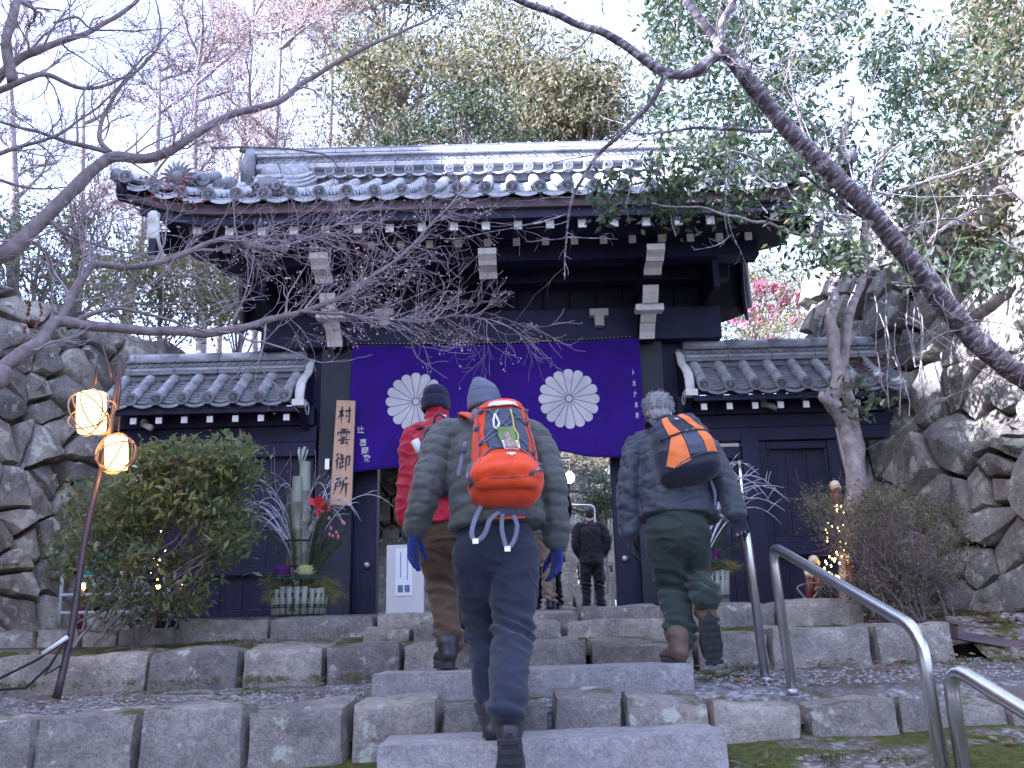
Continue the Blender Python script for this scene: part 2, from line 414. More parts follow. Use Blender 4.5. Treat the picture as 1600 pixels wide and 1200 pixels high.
for q, (ya, yb, yy, lab) in enumerate([(985, 1003, 5.72, 'nearer dark plank lying on the leafy slope right of the stone courses'), (974, 988, 5.95, 'further dark plank lying on the leafy slope right of the stone courses')]):
    a = P(1496, ya, yy); b = P(1600, yb, yy-.02); mb = MB(); mb.hexa([a+Vector((0, 0, -.05)), b+Vector((0, 0, -.05)), b+Vector((0, .10, -.05)), a+Vector((0, .10, -.05)), a, b, b+Vector((0, .10, .0)), a+Vector((0, .10, .0))])
    tag(mb.build('plank', M['fascia']), lab, 'plank')
mb = MB(); mb.box(-2.4, 2.6, 7.05, 16.0, -.3, ZT-.006); tag(mb.build('gate_floor', M['pave']), kind='structure')
mb = MB(); mb.box(-8, 8, -.6, 1.0, -1.74, -1.56); tag(mb.build('path', M['pave']), kind='structure')

def row_wall(name, label, tops, ytop, depth, zb, seed, mat=None, amp=.014, gapx=8):
    """a course of dressed stones; tops = [(px left, px right, py top-left, py top-right)]"""
    w = thing(name, label, 'stone wall', P(800, tops[len(tops)//2][2], ytop))
    for i, (a, b, ya, yb) in enumerate(tops):
        r = random.Random(seed*100+i); yy = ytop+r.uniform(-.025, .025)
        A = P(a+gapx*.12, ya, yy); B = P(b-gapx*.12, yb, yy); bot = zb((A.x+B.x)/2)
        lean = r.uniform(-.012, .012); bk = r.uniform(.0, .025)
        c = [(A.x+lean, yy-.01, bot), (B.x+lean*.5, yy-.01, bot), (B.x, yy+depth, bot), (A.x, yy+depth, bot),
             (A.x, yy+.01, A.z), (B.x, yy+.01, B.z), (B.x-.01, yy+depth, B.z+bk), (A.x+.01, yy+depth, A.z+bk)]
        nx = max(4, int((B.x-A.x)/.05))
        rough_block(c, 'stone', mat or M['stone_kerb'], w, (nx, 5, 7), .028, amp, seed*17+i, 3.2, top=.03)
    return w
# lower course (R1)
row_wall('retaining_wall', 'lower course of big dressed stones running across behind the bottom granite step', [
    (-260, -120, 1125, 1122), (-120, 52, 1122, 1122), (55, 215, 1125, 1112), (217, 382, 1110, 1104), (386, 543, 1110, 1102), (546, 684, 1098, 1096), (687, 860, 1101, 1098),
    (862, 974, 1090, 1088), (976, 1112, 1090, 1092), (1114, 1254, 1096, 1100), (1262, 1403, 1102, 1092), (1406, 1575, 1094, 1098), (1580, 1720, 1100, 1100), (1724, 1860, 1100, 1100)],
    4.4, .34, lambda x: -.70, 3, amp=.02)
# middle course (R2)
row_wall('retaining_wall', 'middle course of pale lichen spotted stones, mossy at its foot, level with the walkers\' feet', [
    (-200, -60, 1032, 1030), (-60, 95, 1030, 1026), (95, 230, 1024, 1020), (232, 375, 1018, 1015), (378, 505, 1014, 1010), (507, 626, 1010, 1006), (629, 735, 1006, 1004), (738, 806, 1000, 1000), (808, 917, 999, 997),
    (920, 1083, 1000, 998), (1086, 1202, 992, 986), (1204, 1362, 984, 978), (1364, 1490, 978, 972)],
    5.62, .52, lambda x: -.36, 5, amp=.016)
# upper partial step (R3)
row_wall('retaining_wall', 'short uppermost riser of weathered stones just below the gate terrace', [
    (566, 640, 985, 980), (642, 760, 978, 976), (762, 880, 974, 970), (882, 1040, 972, 968)],
    6.15, .5, lambda x: -.12, 6, amp=.014)
# terrace edge
row_wall('terrace_kerb', 'long grey kerb stones edging the terrace in front of the gate', [
    (276, 420, 969, 966), (421, 585, 966, 963), (586, 720, 962, 959), (721, 905, 958, 952), (906, 1040, 951, 946), (1041, 1210, 945, 940), (1211, 1350, 940, 935)],
    6.6, .5, lambda x: -.15, 8, amp=.008, gapx=3)
# loose edging stones at the left of the terrace
ls = thing('edging_stones', 'row of low mossy stones under the rampart behind the left bush', 'stone wall', P(60, 1000, 6.6))
for i, (a, b, y_) in enumerate([(-130, -20, 985), (-18, 60, 985), (62, 128, 984), (130, 185, 986), (188, 275, 985)]):
    A = P(a, y_, 6.5); B = P(b, y_, 6.5)
    rough_block([(A.x, 6.45, -.12), (B.x, 6.45, -.12), (B.x, 6.9, -.12), (A.x, 6.9, -.12), (A.x, 6.45, A.z), (B.x, 6.45, B.z), (B.x, 6.9, B.z), (A.x, 6.9, A.z)],
                'stone', M['stone_kerb'], ls, (7, 4, 4), .05, .02, 40+i)
def slab(px0, px1, py0, py1, Y, depth, h, label, seed):
    A = P(px0, py0, Y); B = P(px1, py1, Y)
    t = thing('stone_step', label, 'step', ((A.x+B.x)/2, Y, A.z-h))
    rough_block([(A.x, Y, A.z-h), (B.x, Y, B.z-h), (B.x, Y+depth, B.z-h), (A.x, Y+depth, A.z-h),
                 (A.x, Y+.004, A.z), (B.x, Y+.004, B.z), (B.x, Y+depth, B.z), (A.x, Y+depth, A.z)], 'tread', M['granite'], t, (40, 8, 5), .012, .004, seed, 5)
slab(580, 1085, 1054, 1037, 4.88, .46, .22, 'upper granite slab step that the two flanking hikers stand on', 51)
slab(587, 1137, 1166, 1144, 4.0, .44, .24, 'lower granite slab step under the orange backpack hiker', 52)
mb = MB()      # the flight goes on down to the path where the picture was taken
for i in range(5): mb.box(-.8, 1.15, 3.62-.5*i, 4.14-.5*i, -1.74, -.60-.19*i)
tag(mb.build('lower_steps', M['granite']), kind='structure')
# dead leaves and pebbles
mb = MB()
def leaf_quad(mb, c, s, nrm=None, mi=0, rr=random):
    a = rr.uniform(0, 6.28); t = Vector((math.cos(a), math.sin(a), rr.uniform(-.3, .3))).normalized(); b = Vector((-math.sin(a), math.cos(a), rr.uniform(-.3, .3))).normalized()
    c = Vector(c); mb.add([c-t*s, c-b*s*.5+Vector((0,0,.004)), c+t*s, c+b*s*.5], [(0, 1, 2), (0, 2, 3)], mi)
for k in range(900):
    q = random.random()
    if q < .35: x, y = random.uniform(.9, 4), random.uniform(4.8, 5.6); z = g1z(x, y)
    elif q < .5: x, y = random.uniform(-4.2, -.7), random.uniform(4.8, 5.6); z = g1z(x, y)
    elif q < .6: x, y = random.uniform(1.2, 3.2), random.uniform(3.6, 4.35); z = g0z(x, y)
    else: x, y = random.uniform(2.4, 4), random.uniform(5.9, 7.6); z = min(.12, g2z(x, y))+max(0, x-2.6)*.05-.01
    leaf_quad(mb, (x, y, z+.022), random.uniform(.015, .032), mi=random.choice((0, 0, 1)))
for k in range(260):
    x, y = random.uniform(2.85, 4.4), random.uniform(5.5, 6.1); leaf_quad(mb, (x, y, g1z(x, 5.5)-.05+(y-5.5)*.5+.02), random.uniform(.015, .035), mi=random.choice((0, 0, 1)))
tag(mb.build('fallen_leaves', [M['leaf_br'], M['leaf_e']]), 'brown fallen leaves scattered over the terraces', 'leaves', kind='stuff')
mb = MB()
for k in range(1500):
    if random.random() < .5: x, y = random.uniform(-4, -.8), random.gauss(4.95, .17)
    else: x, y = random.uniform(1.0, 3.6), random.gauss(4.95, .2)
    if not 4.75 < y < 5.6: continue
    mb.ball((x, y, g1z(x, y)+.006), (random.uniform(.006, .018), random.uniform(.006, .016), random.uniform(.004, .01)), 5, 3)
tag(mb.build('gravel', M['granite'], None, True), 'loose gravel strewn along the lower terrace', 'gravel', kind='stuff')

# ================================================================== RAMPARTS
RO = Vector((2.65, 10.5, -.25)); RD = (1.10, -4.30, 0)
zz = [(100,300),(120,460),(190,260),(170,440),(430,270),(500,330),(580,470),(430,590),(800,400),(760,110),(900,80),(960,220),(1060,170),(1150,120),(1260,200),(1230,330),(870,540),(1040,640),(1270,480),
      (650,830),(690,660),(590,690),(850,860),(1020,820),(1130,930),(1290,930),(640,1100),(1010,1150),(1320,1100),(1190,1075),(300,400),(330,250)]
pixR = [(1240+a/3.75, 380+b/3.75) for a, b in zz]
pixR += [(1180+a*.5166, 380+b*.5166) for a, b in [(790,620),(765,680),(755,745),(715,765),(740,850),(640,830),(590,900),(700,1000),(620,980),(810,1030),(650,1080),(470,800),(430,900),(520,960),(780,950),(500,720),(740,1080),(560,800)]]
pixR += [(1560, 330), (1600, 400), (1500, 330), (1450, 380), (1630, 640), (1690, 560), (1660, 760), (1700, 900), (1650, 450), (1570, 250), (1640, 300)]
rampart('rampart_wall', 'tall dry stone rampart of big lichened boulders on the right behind the leaning cherry', RO, RD, 4.4, pixR, (.3, 6.6, -.1, 4.75), .25, 70, 11, M['stone_wall'], -1, (1340, 1640, 380, 1000))
LO = Vector((-2.72, 10.0, -.25)); LD = (-.61, -1.6, 0)
zl = [(20,210),(130,240),(200,330),(60,300),(330,470),(450,500),(560,560),(590,480),(250,560),(30,520),(100,650),(250,680),(430,700),(550,640),(70,800),(220,840),(340,850),(10,940),(280,970),(350,1100),(120,1150),(700,560),(760,620),(400,400)]
pixL = [(a/4, 400+b/4) for a, b in zl]
pixL += [(a*.408, 520+b*.408) for a, b in [(110,430),(280,460),(290,560),(10,400),(130,640),(30,640),(45,740),(90,810),(5,800),(50,870),(190,790),(70,970),(200,950),(60,1080),(180,590),(240,650),(300,620),(180,1080),(260,850),(300,1000)]]
rampart('rampart_wall', 'dry stone rampart of grey green boulders on the left behind the glowing lanterns', LO, LD, 3.2, pixL, (-1.0, 6.5, -.1, 3.42), .25, 75, 12, M['stone_wall'], 1, (-40, 190, 440, 960))
# banks on top of the ramparts and the hill behind
def bank(name, pts, mat):
    mb = MB(); n = len(pts[0]); vs2 = [p for r in pts for p in r]; fs = []
    for j in range(len(pts)-1):
        for i in range(n-1): fs.append((j*n+i, j*n+i+1, (j+1)*n+i+1, (j+1)*n+i))
    mb.add(vs2, fs); tag(mb.build(name, mat, None, True), kind='structure')
def top_line(O, D, B, h, off):
    d = Vector(D).normalized()
    def f(u):
        n = Vector((-d.y, d.x, 0)); 
        return O+d*u
    return f
rd = Vector(RD).normalized(); ld = Vector(LD).normalized()
rows = []
for k, (off, h) in enumerate([(1.22, 4.15), (2.6, 4.5), (6, 5.6), (14, 8.5), (40, 14)]):
    r = []
    for i in range(14):
        u = .35+i*1.1; p = RO+rd*u; r.append((p.x+off*.97+noise.noise(Vector((u, off, 2)))*.15, p.y+off*.24, h-.25+noise.noise(Vector((u*.6, off, 0)))*.3*(k > 0)))
    rows.append(r)
bank('hillside_right', rows, M['far_ground'])
rows = []
for k, (off, h) in enumerate([(.9, 2.85), (2.2, 3.2), (6, 4.4), (14, 7), (40, 12)]):
    r = []
    for i in range(14):
        u = -14+i*1.9; p = LO+ld*u; r.append((p.x-off*.93+noise.noise(Vector((u, off, 2)))*.15, p.y+off*.36, h+noise.noise(Vector((u*.6, off, 0)))*.3*(k > 0)))
    rows.append(r)
bank('hillside_left', rows, M['far_ground'])
# behind the gate: a flight of rough steps and a planted bank with a low wall
mb = MB()
bst = thing('stone_stair', 'rough stone staircase climbing behind the gate opening', 'stairs', (GX, 14.6, ZT))
for s_ in range(9):
    x = -2.6; y = 14.7+s_*.34; z0 = ZT+s_*.2
    while x < 2.9:
        w_ = random.uniform(.35, .75); x2 = min(3.0, x+w_)
        rough_block([(x+.006, y, z0-.1), (x2-.006, y, z0-.1), (x2-.006, y+.5, z0-.1), (x+.006, y+.5, z0-.1), (x+.006, y+.01, z0+.2), (x2-.006, y+.01, z0+.2+random.uniform(-.015, .015)), (x2-.006, y+.5, z0+.2), (x+.006, y+.5, z0+.2)],
                    'stone', M['stone_kerb'], bst, (4, 2, 3), .05, .022, s_*31+int(x*10))
        x = x2
rampart('rampart_wall', 'low boulder wall seen through the gate above the far stairs', Vector((-4.5, 17.9, 1.75)), (1, 0, 0), 1.8, [], (0, 9, 0, 1.5), .25, 60, 21, M['stone_wall'], -1)
rows = [[(-9+i*1.4, y_+noise.noise(Vector((i, y_, 0)))*.3, z_+noise.noise(Vector((i*.7, y_, 5)))*.3) for i in range(14)] for y_, z_ in [(18.4, 3.0), (20, 3.6), (26, 5.5), (40, 9), (80, 14)]]
bank('hillside_behind', rows, M['far_ground'])
bank('court_ground', [[(-9, 9.2, .1), (9, 9.2, .1)], [(-9, 18.5, .15), (9, 18.5, .15)]], M['far_ground'])
# unseen hill added at left to keep low sun off the gate front
mb = MB(); prof = []
rows = []
for x_, hh in [(-11.5, .0), (-13.5, 12.8), (-16, 14.4), (-22, 15.0), (-40, 15.2)]:
    r = []
    for i in range(40):
        y_ = -30+i*1.15; e = 1.0 if y_ < 9 else max(.0, 1-(y_-9)/6)
        r.append((x_, y_, -1.7+(hh+1.7)*e+(noise.noise(Vector((y_*.8, x_, 0)))*1.2 if hh > 5 else 0)*e))
    rows.append(r)
bank('unseen_shade_hill', rows, M['far_ground'])

# ================================================================== THE GATE
gate = thing('temple_gate', 'dark timber temple gate with grey tiled roof and white tipped rafters', 'gate', (GX, 8.5, ZT))
Wd = M['wood']
def gbox(name, x0, x1, y0, y1, z0, z1, mat=Wd, parent=gate):
    b_ = MB(); b_.box(x0, x1, y0, y1, z0, z1); o = b_.build(name, mat, parent)
    bv = o.modifiers.new('b', 'BEVEL'); bv.width = .006; bv.segments = 2; return o
zk1 = P(768, 486, 8.3).z; zk0 = P(768, 536, 8.3).z
M['post'] = simple('dark green black post paint', (.030, .034, .050), (.015, .018, .030), 5, .5, 0, .3, .003, (1, 1, .2), spec=.4)
for sx in (-1, 1):
    gbox('post', GX+sx*1.5-.165, GX+sx*1.5+.165, 8.36, 8.68, ZT, zk0, M['post'])
    gbox('jamb_board', GX+sx*1.225-.11, GX+sx*1.225+.11, 8.47, 8.57, ZT, zk0, M['wood2'])
    gbox('rear_post', GX+sx*1.5-.11, GX+sx*1.5+.11, 9.95, 10.17, ZT, 3.3, Wd)
    gbox('door_leaf', GX+sx*1.30-.04, GX+sx*1.30+.04, 8.6, 9.6, ZT+.03, zk0-.2, M['wood2'])
    gbox('tie_beam', GX+sx*1.5-.08, GX+sx*1.5+.08, 8.69, 9.94, 2.2, 2.4, Wd)
    st = MB(); st.ball((GX+sx*1.2, 8.46, .62), (.035, .02, .035), 10, 6); st.build('door_stud', M['steel_dark'], gate, True)
gbox('lintel_beam', GX-2.25, GX+2.25, 8.3, 8.72, zk0, zk1)
gbox('lintel_board', GX-1.34, GX+1.34, 8.47, 8.55, zk0-.25, zk0-.004, M['wood2'])
# upper wall boards above the lintel
for i in range(16):
    x0 = GX-2.1+i*4.2/16
    gbox('wall_board', x0+.006, x0+4.2/16-.006, 8.46+(i % 2)*.006, 8.54, zk1+.004, 4.1, M['wood2'])
for sx in (-1, 1): gbox('gable_panel', GX+sx*2.12-.03, GX+sx*2.12+.03, 7.8, 10.2, zk1+.002, 3.95, M['wood2'])
# roof surface
YE, YR = 7.0, 8.8
ZE = P(768, 297, YE).z; ZR = P(768, 281, YR).z
HW = 3.16
def roof(x, s):           # x relative to the gate middle, s 0 = eave, 1 = ridge, s up to 2 = rear
    q = s if s <= 1 else 2-s
    u = abs(x)/HW
    up = .20*max(0, (u-.72)/.28)**2*(1-q)
    z = ZE+(ZR-ZE)*(.86*q+.14*q*q)+up
    return Vector((GX+x, YE+(YR-YE)*s - (.05*max(0, (u-.72)/.28)**2 if s < .5 else 0), z))
def halfw(s): q = s if s <= 1 else 2-s; return 2.80+.38*(1-q)**1.6
deck = MB()
SS = [i/8 for i in range(17)]; XS = [i/30*2-1 for i in range(31)]
v_ = []
for dz in (-.045, -.10):
    for s_ in SS:
        for x in XS: p = roof(x*halfw(s_)*.99, s_); v_.append((p.x, p.y+(.06 if s_ == 0 else 0), p.z+dz))
nn = len(XS); N0 = len(SS)*nn; f_ = []
for k in range(2):
    for j in range(len(SS)-1):
        for i in range(nn-1):
            a = k*N0+j*nn+i; f_.append((a, a+1, a+nn+1, a+nn) if k == 0 else (a, a+nn, a+nn+1, a+1))
for i in range(nn-1): f_.append((i, i+N0, i+1+N0, i+1)); a = (len(SS)-1)*nn+i; f_.append((a, a+1, a+1+N0, a+N0))
for j in range(len(SS)-1): f_.append((j*nn, (j+1)*nn, (j+1)*nn+N0, j*nn+N0)); a = j*nn+nn-1; f_.append((a, a+N0, a+nn+N0, a+nn))
deck.add(v_, f_); deck.build('roof_deck', M['wood2'], gate, True)
# round eave tile with a sixteen petal relief, built once
def medallion_mesh(r, th, petals=16):
    mb = MB(); N = 32; rr = [(r, th), (r, 0), (r*.80, -.001), (r*.78, .006), (0, .006)]
    v = []; 
    for (q, y) in rr[:-1]:
        for k in range(N): a = 2*math.pi*k/N; v.append((q*math.cos(a), y, q*math.sin(a)))
    v.append((0, .006, 0)); f = []
    for j in range(3):
        for k in range(N): k2 = (k+1) % N; f.append((j*N+k, (j+1)*N+k, (j+1)*N+k2, j*N+k2))
    for k in range(N): f.append((3*N+k, len(v)-1, 3*N+(k+1) % N))
    mb.add(v, f)
    for k in range(petals):
        a = 2*math.pi*k/petals; c = Vector((math.cos(a), 0, math.sin(a))); t = Vector((-math.sin(a), 0, math.cos(a)))
        w0, w1 = r*.03, r*.105
        mb.add([c*r*.2-t*w0+Vector((0, .003, 0)), c*r*.2+t*w0+Vector((0, .003, 0)), c*r*.66+t*w1+Vector((0, .002, 0)), c*r*.75, c*r*.66-t*w1+Vector((0, .002, 0)), c*r*.5+Vector((0, -.006, 0))],
               [(0, 1, 5), (1, 2, 5), (2, 3, 5), (3, 4, 5), (4, 0, 5)])
    mb.tube([(0, -.006, 0), (0, .006, 0)], r*.16, 10)
    return mb
EAVE_END = medallion_mesh(.060, .03).mesh('eave_end_tile', M['tile2'])
SMALL_END = medallion_mesh(.052, .03).mesh('small_end_tile', M['tile'])
PLAIN_END = medallion_mesh(.056, .03, 0).mesh('plain_end_tile', M['tile2'])
SP = .2375
def tile_row(path, r, name, mat, parent, n=7, step=.16):
    """half round cover tiles overlapping along a path"""
    mb = MB(); L = [0]
    for a, b in zip(path, path[1:]): L.append(L[-1]+(b-a).length)
    tot = L[-1]; cnt = max(1, round(tot/step)); seg = tot/cnt
    def at(t):
        t = max(0, min(tot, t))
        for i in range(len(L)-1):
            if t <= L[i+1]: return path[i].lerp(path[i+1], (t-L[i])/max(1e-9, L[i+1]-L[i]))
        return path[-1]
    for c in range(cnt):
        a = at(c*seg); b = at((c+1)*seg+.01); d = (b-a).normalized(); X = Vector((1, 0, 0)); Z = X.cross(d); Z = Z if Z.z > 0 else -Z
        v = []
        for (p, rr) in ((a, r*1.07), (b, r*.93)):
            for k in range(9):
                an = math.pi*(-.08+1.16*k/8); v.append(p+X*math.cos(an)*rr+Z*math.sin(an)*rr)
        v += [v[k]-Z*.012 for k in range(9)]
        mb.add(v, [(k, k+1, 10+k, 9+k) for k in range(8)]+[(18+k, 19+k, 1+k, k) for k in range(8)])
    return mb.build(name, mat, parent, True)
def pan_row(pf, w, name, mat, parent, seed=0):
    """concave pan tiles stepping up; pf(s) gives the centre line, w = width"""
    mb = MB(); K = 9
    for c in range(K):
        a = pf(c/K); b = pf(min(1, (c+1.25)/K)); X = Vector((1, 0, 0)); d = (b-a).normalized(); Z = X.cross(d); Z = Z if Z.z > 0 else -Z
        v = []
        for (p, up) in ((a, .016), (b, .0)):
            for k in range(7):
                t = k/6*2-1; v.append(p+X*t*w/2+Z*(up-.030*(1-t*t)))
        v += [q-Z*.016 for q in v[:7]]
        mb.add(v, [(k, k+1, 8+k, 7+k) for k in range(6)]+[(14+k, 15+k, 1+k, k) for k in range(6)])
    return mb.build(name, mat, parent, True)
M['tile_pale'] = simple('silvery weathered roof tile', (.60, .60, .63), (.34, .34, .38), 7, .38, 0, .35, .004, spec=.7)
for i in range(-13, 14):
    x = i*SP; su = 1.0 if abs(x) < 2.75 else max(.25, 1-((abs(x)-2.75)/.38)**.65)
    path = [roof(x, s_*su/10)+Vector((0, 0, .012)) for s_ in range(11)]
    tile_row(path, .056, 'cover_tile_row', M['tile_pale'], gate)
    p = roof(x, 0); link('eave_end_tile', EAVE_END, gate, (p.x, p.y-.035, p.z+.012), (0, 0, 0))
    if i < 13:
        xm = x+SP/2; su2 = 1.0 if abs(xm) < 2.75 else max(.2, 1-((abs(xm)-2.75)/.38)**.65)
        pan_row(lambda t: roof(xm, t*su2)+Vector((0, -.02 if t == 0 else 0, -.01)), SP-.05, 'pan_tile_row', M['tile'], gate)
        # hanging front lip of the pan tile
        mb = MB(); v = []
        for k in range(9):
            t = k/8*2-1; q = roof(xm, 0); zz_ = q.z-.022-.026*(1-t*t)
            v.append((q.x+t*(SP/2-.02), q.y-.03, zz_)); 
        v += [(a, b+.0, c-.034) for a, b, c in v]; v += [(a, b+.03, c) for a, b, c in v[:9]]
        mb.add(v, [(k, 9+k, 10+k, k+1) for k in range(8)]+[(k, k+1, 19+k, 18+k) for k in range(8)])
        mb.build('eave_lip_tile', M['tile'], gate, True)
# rear rows, plain
rr = MB()
for i in range(-12, 13):
    x = i*SP; rr.tube([roof(x, 1+s_/5) for s_ in range(6)], .055, 6)
o = rr.build('rear_cover_tiles', M['tile'], gate, True); tag(o, kind='stuff')
# ridge stack
zr = ZR-.02; RH = 2.50
for i in range(-11, 12):
    link('ridge_end_tile', SMALL_END, gate, (GX+i*.2125, YR-.20, zr+.07))
    mb = MB(); mb.tube([(GX+i*.2125, YR-.18, zr+.07), (GX+i*.2125, YR-.02, zr+.075)], .05, 12); mb.build('ridge_stub_tile', M['tile_pale'], gate, True)
for i in range(-12, 12):
    mb = MB(); v = []; xm = GX+(i+.5)*.2125
    for k in range(7): t = k/6*2-1; v.append((xm+t*.09, YR-.185, zr+.045-.03*(1-t*t)))
    v += [(a, b, c-.022) for a, b, c in v]; v += [(a, b+.12, c+.02) for a, b, c in v[:7]]
    mb.add(v, [(k, 7+k, 8+k, k+1) for k in range(6)]+[(k, k+1, 15+k, 14+k) for k in range(6)]); mb.build('ridge_lip_tile', M['tile_pale'], gate, True)
def ridge_layer(name, z0, z1, dy, mat, ln=RH, seg=.5):
    x = -ln
    while x < ln-1e-6:
        x2 = min(ln, x+seg); mb = MB(); j = random.uniform(-.003, .003); mb.box(GX+x+.002, GX+x2-.002, YR-dy+j, YR+dy, z0+j, z1+j); o = mb.build(name, mat, gate)
        bv = o.modifiers.new('b', 'BEVEL'); bv.width = .008; bv.segments = 2; x = x2
gbox('ridge_core', GX-RH, GX+RH, YR-.115, YR+.115, zr-.05, zr+.40, M['tile2'])
ridge_layer('ridge_band_tile', zr+.125, zr+.155, .175, M['tile_pale'])
ridge_layer('ridge_band_tile', zr+.158, zr+.185, .165, M['tile_pale'])
# two rows of overlapping half rings
HR = MB(); 
pts = [(math.cos(a)*.038, 0, math.sin(a)*.038) for a in [math.pi+math.pi*k/8 for k in range(9)]]
HR.tube(pts, .007, 5, caps=True); HR.prism([(x*.9, .004, z*.9) for x, y, z in pts], (0, .01, 0)); HRm = HR.mesh('wave_tile', M['tile'], True)
for row in range(2):
    for i in range(-31, 32):
        link('wave_tile', HRm, gate, (GX+(i+.5*row)*.078, YR-.13-.008*row, zr+.272-.040*row))
ridge_layer('ridge_band_tile', zr+.275, zr+.30, .165, M['tile_pale'])
mb = MB()
for j in range(2): pass
ridge_layer('ridge_cap_tile', zr+.315, zr+.355, .15, M['tile_pale'], RH+.05, .3)
x = -RH-.05
while x < RH:
    mb = MB(); mb.tube([(GX+x, YR, zr+.365), (GX+x+.30, YR, zr+.365)], [.085, .08], 12); mb.build('ridge_cap_roll', M['tile_pale'], gate, True)
    mb = MB(); mb.tube([(GX+x+.28, YR, zr+.367), (GX+x+.31, YR, zr+.367)], .094, 12); mb.build('ridge_cap_joint', M['tile_pale'], gate, True); x += .30
# descending ridges, their scrolled ends and corner ornaments
def curl(mb, c, r, th, ax=Vector((0, 1, 0)), turns=1.4, r0=.02, flip=1):
    pts = []; N = int(18*turns)
    for k in range(N+1):
        t = k/N; a = t*turns*2*math.pi; q = r*(1-t)+r*.15*t; pts.append(Vector(c)+Vector((math.cos(a)*q*flip, 0, math.sin(a)*q)))
    mb.tube(pts, [r0*(1-.5*k/N) for k in range(N+1)], 6)
for sx in (-1, 1):
    def dpath(s_, dx=0): q = roof(sx*(2.0-.12*(1-s_)+dx), s_); return q
    for k in range(12):
        s0 = .04+k*.078; a = dpath(s0); b = dpath(s0+.085)
        a.z += .03+.10*(1-s0)*.3; b.z += .03
        for lay in range(3):
            mb = MB(); w_ = .16-.02*lay; z_ = .03+.042*lay
            mb.hexa([a+Vector((-w_, 0, z_)), a+Vector((w_, 0, z_)), b+Vector((w_, 0, z_+.01)), b+Vector((-w_, 0, z_+.01)), a+Vector((-w_, 0, z_+.034)), a+Vector((w_, 0, z_+.034)), b+Vector((w_, 0, z_+.04)), b+Vector((-w_, 0, z_+.04))])
            o = mb.build('descending_ridge_tile', M['tile_pale'], gate); bv = o.modifiers.new('b', 'BEVEL'); bv.width = .008; bv.segments = 1
        mb = MB(); mb.tube([a+Vector((0, 0, .17)), b+Vector((0, 0, .175))], [.078, .068], 10); mb.build('descending_ridge_roll', M['tile_pale'], gate, True)
    e = dpath(.03)
    mb = MB(); mb.prism([e+Vector(q) for q in [(-.13, -.03, .0), (.13, -.03, .0), (.14, -.03, .08), (.07, -.03, .16), (0, -.03, .18), (-.07, -.03, .16), (-.14, -.03, .08)]], (0, .06, 0))
    for q in (-1, 1): curl(mb, e+Vector((q*.085, -.045, .06)), .045, .012, flip=q)
    mb.ball(e+Vector((0, -.04, .09)), (.03, .02, .035), 10, 6); mb.build('ridge_end_ornament', M['tile2'], gate, True)
    # stack of round tiles beyond the descending ridge, backlit dark put into their colour
    for q, (dx, dy, dz) in enumerate([(.42, .15, .17), (.55, .12, .20), (.68, .1, .17), (.86, .25, .16)]):
        c = roof(sx*(1.98+dx), .12)+Vector((0, dy-.1, dz-.03)); mb = MB(); mb.tube([c, c+Vector((0, .35, .22))], .052, 12); mb.build('verge_roll_tile', M['tile2'], gate, True)
        link('verge_end_tile', PLAIN_END, gate, c)
    # spiky ornament near the corner
    c = roof(sx*2.72, .10)+Vector((0, -.02, .14)); mb = MB()
    for k in range(13):
        a = math.pi*(-.15+1.3*k/12); d = Vector((math.cos(a), -.2, math.sin(a))); mb.tube([c, c+d*.12, c+d*.17+Vector((0, .05, .015))], [.02, .014, .003], 5)
    mb.ball(c, (.07, .05, .07), 10, 6); mb.tube([c+Vector((0, .03, 0)), c+Vector((0, .5, .22))], .06, 10); mb.build('corner_ornament', M['tile2'], gate, True)
    # main ridge end ornament
    c = Vector((GX+sx*(RH+.08), YR-.02, zr+.12)); mb = MB()
    mb.prism([c+Vector(q) for q in [(-.05, -.22, -.2), (-.05, .22, -.2), (-.05, .26, 0), (-.05, .14, .2), (-.05, .05, .32), (-.05, -.05, .32), (-.05, -.14, .2), (-.05, -.26, 0)]], (.11, 0, 0))
    mb.tube([c+Vector((-sx*.2, 0, .30)), c+Vector((sx*.02, 0, .31)), c+Vector((sx*.14, 0, .34))], [.045, .045, .04], 12)
    mb.build('ridge_demon_tile', M['tile2'], gate, True)
    # verge: row of rolls along the sloping gable edge, thick edge
    mb = MB(); pp = [roof(sx*halfw(s_/10), s_/10)+Vector((0, 0, .0)) for s_ in range(0, 21)]
    mb.tube(pp, .06, 10); mb.build('verge_cover_row', M['tile2'], gate, True)
    mb = MB(); mb.tube([p+Vector((-sx*.03, .02, -.12)) for p in pp], [(.03, .11)]*len(pp), 8, side=(1, 0, 0)); mb.build('verge_board', M['wood2'], gate, True)
# eave boards following the upturn
def eave_board(name, y, z0, z1, th, mat, hw=3.1, k=1.0, dx=0):
    mb = MB(); v = []; n = 40
    for i in range(n+1):
        x = -hw+2*hw*i/n; u = abs(x)/HW; up = k*.20*max(0, (u-.72)/.28)**2
        for (yy, z_) in ((y, z0+up*1.0), (y, z1+up), (y+th, z1+up), (y+th, z0+up)): v.append((GX+x, yy, z_))
    f = []
    for i in range(n):
        for q in range(4): q2 = (q+1) % 4; f.append((i*4+q, (i+1)*4+q, (i+1)*4+q2, i*4+q2))
    f += [(0, 1, 2, 3), (n*4+3, n*4+2, n*4+1, n*4)]
    mb.add(v, f); return mb.build(name, mat, gate)
zb = lambda py, Y: P(768, py, Y).z
eave_board('tile_bed_board', 7.03, zb(324, 7.03), zb(309, 7.03), .06, M['fascia'], 3.12)
eave_board('eave_board', 7.07, zb(341, 7.07), zb(325.5, 7.07), .06, M['wood2'], 3.0)
eave_board('soffit_board', 7.14, zb(341, 7.1)+.01, zb(341, 7.1)+.03, .9, M['wood2'], 2.85)
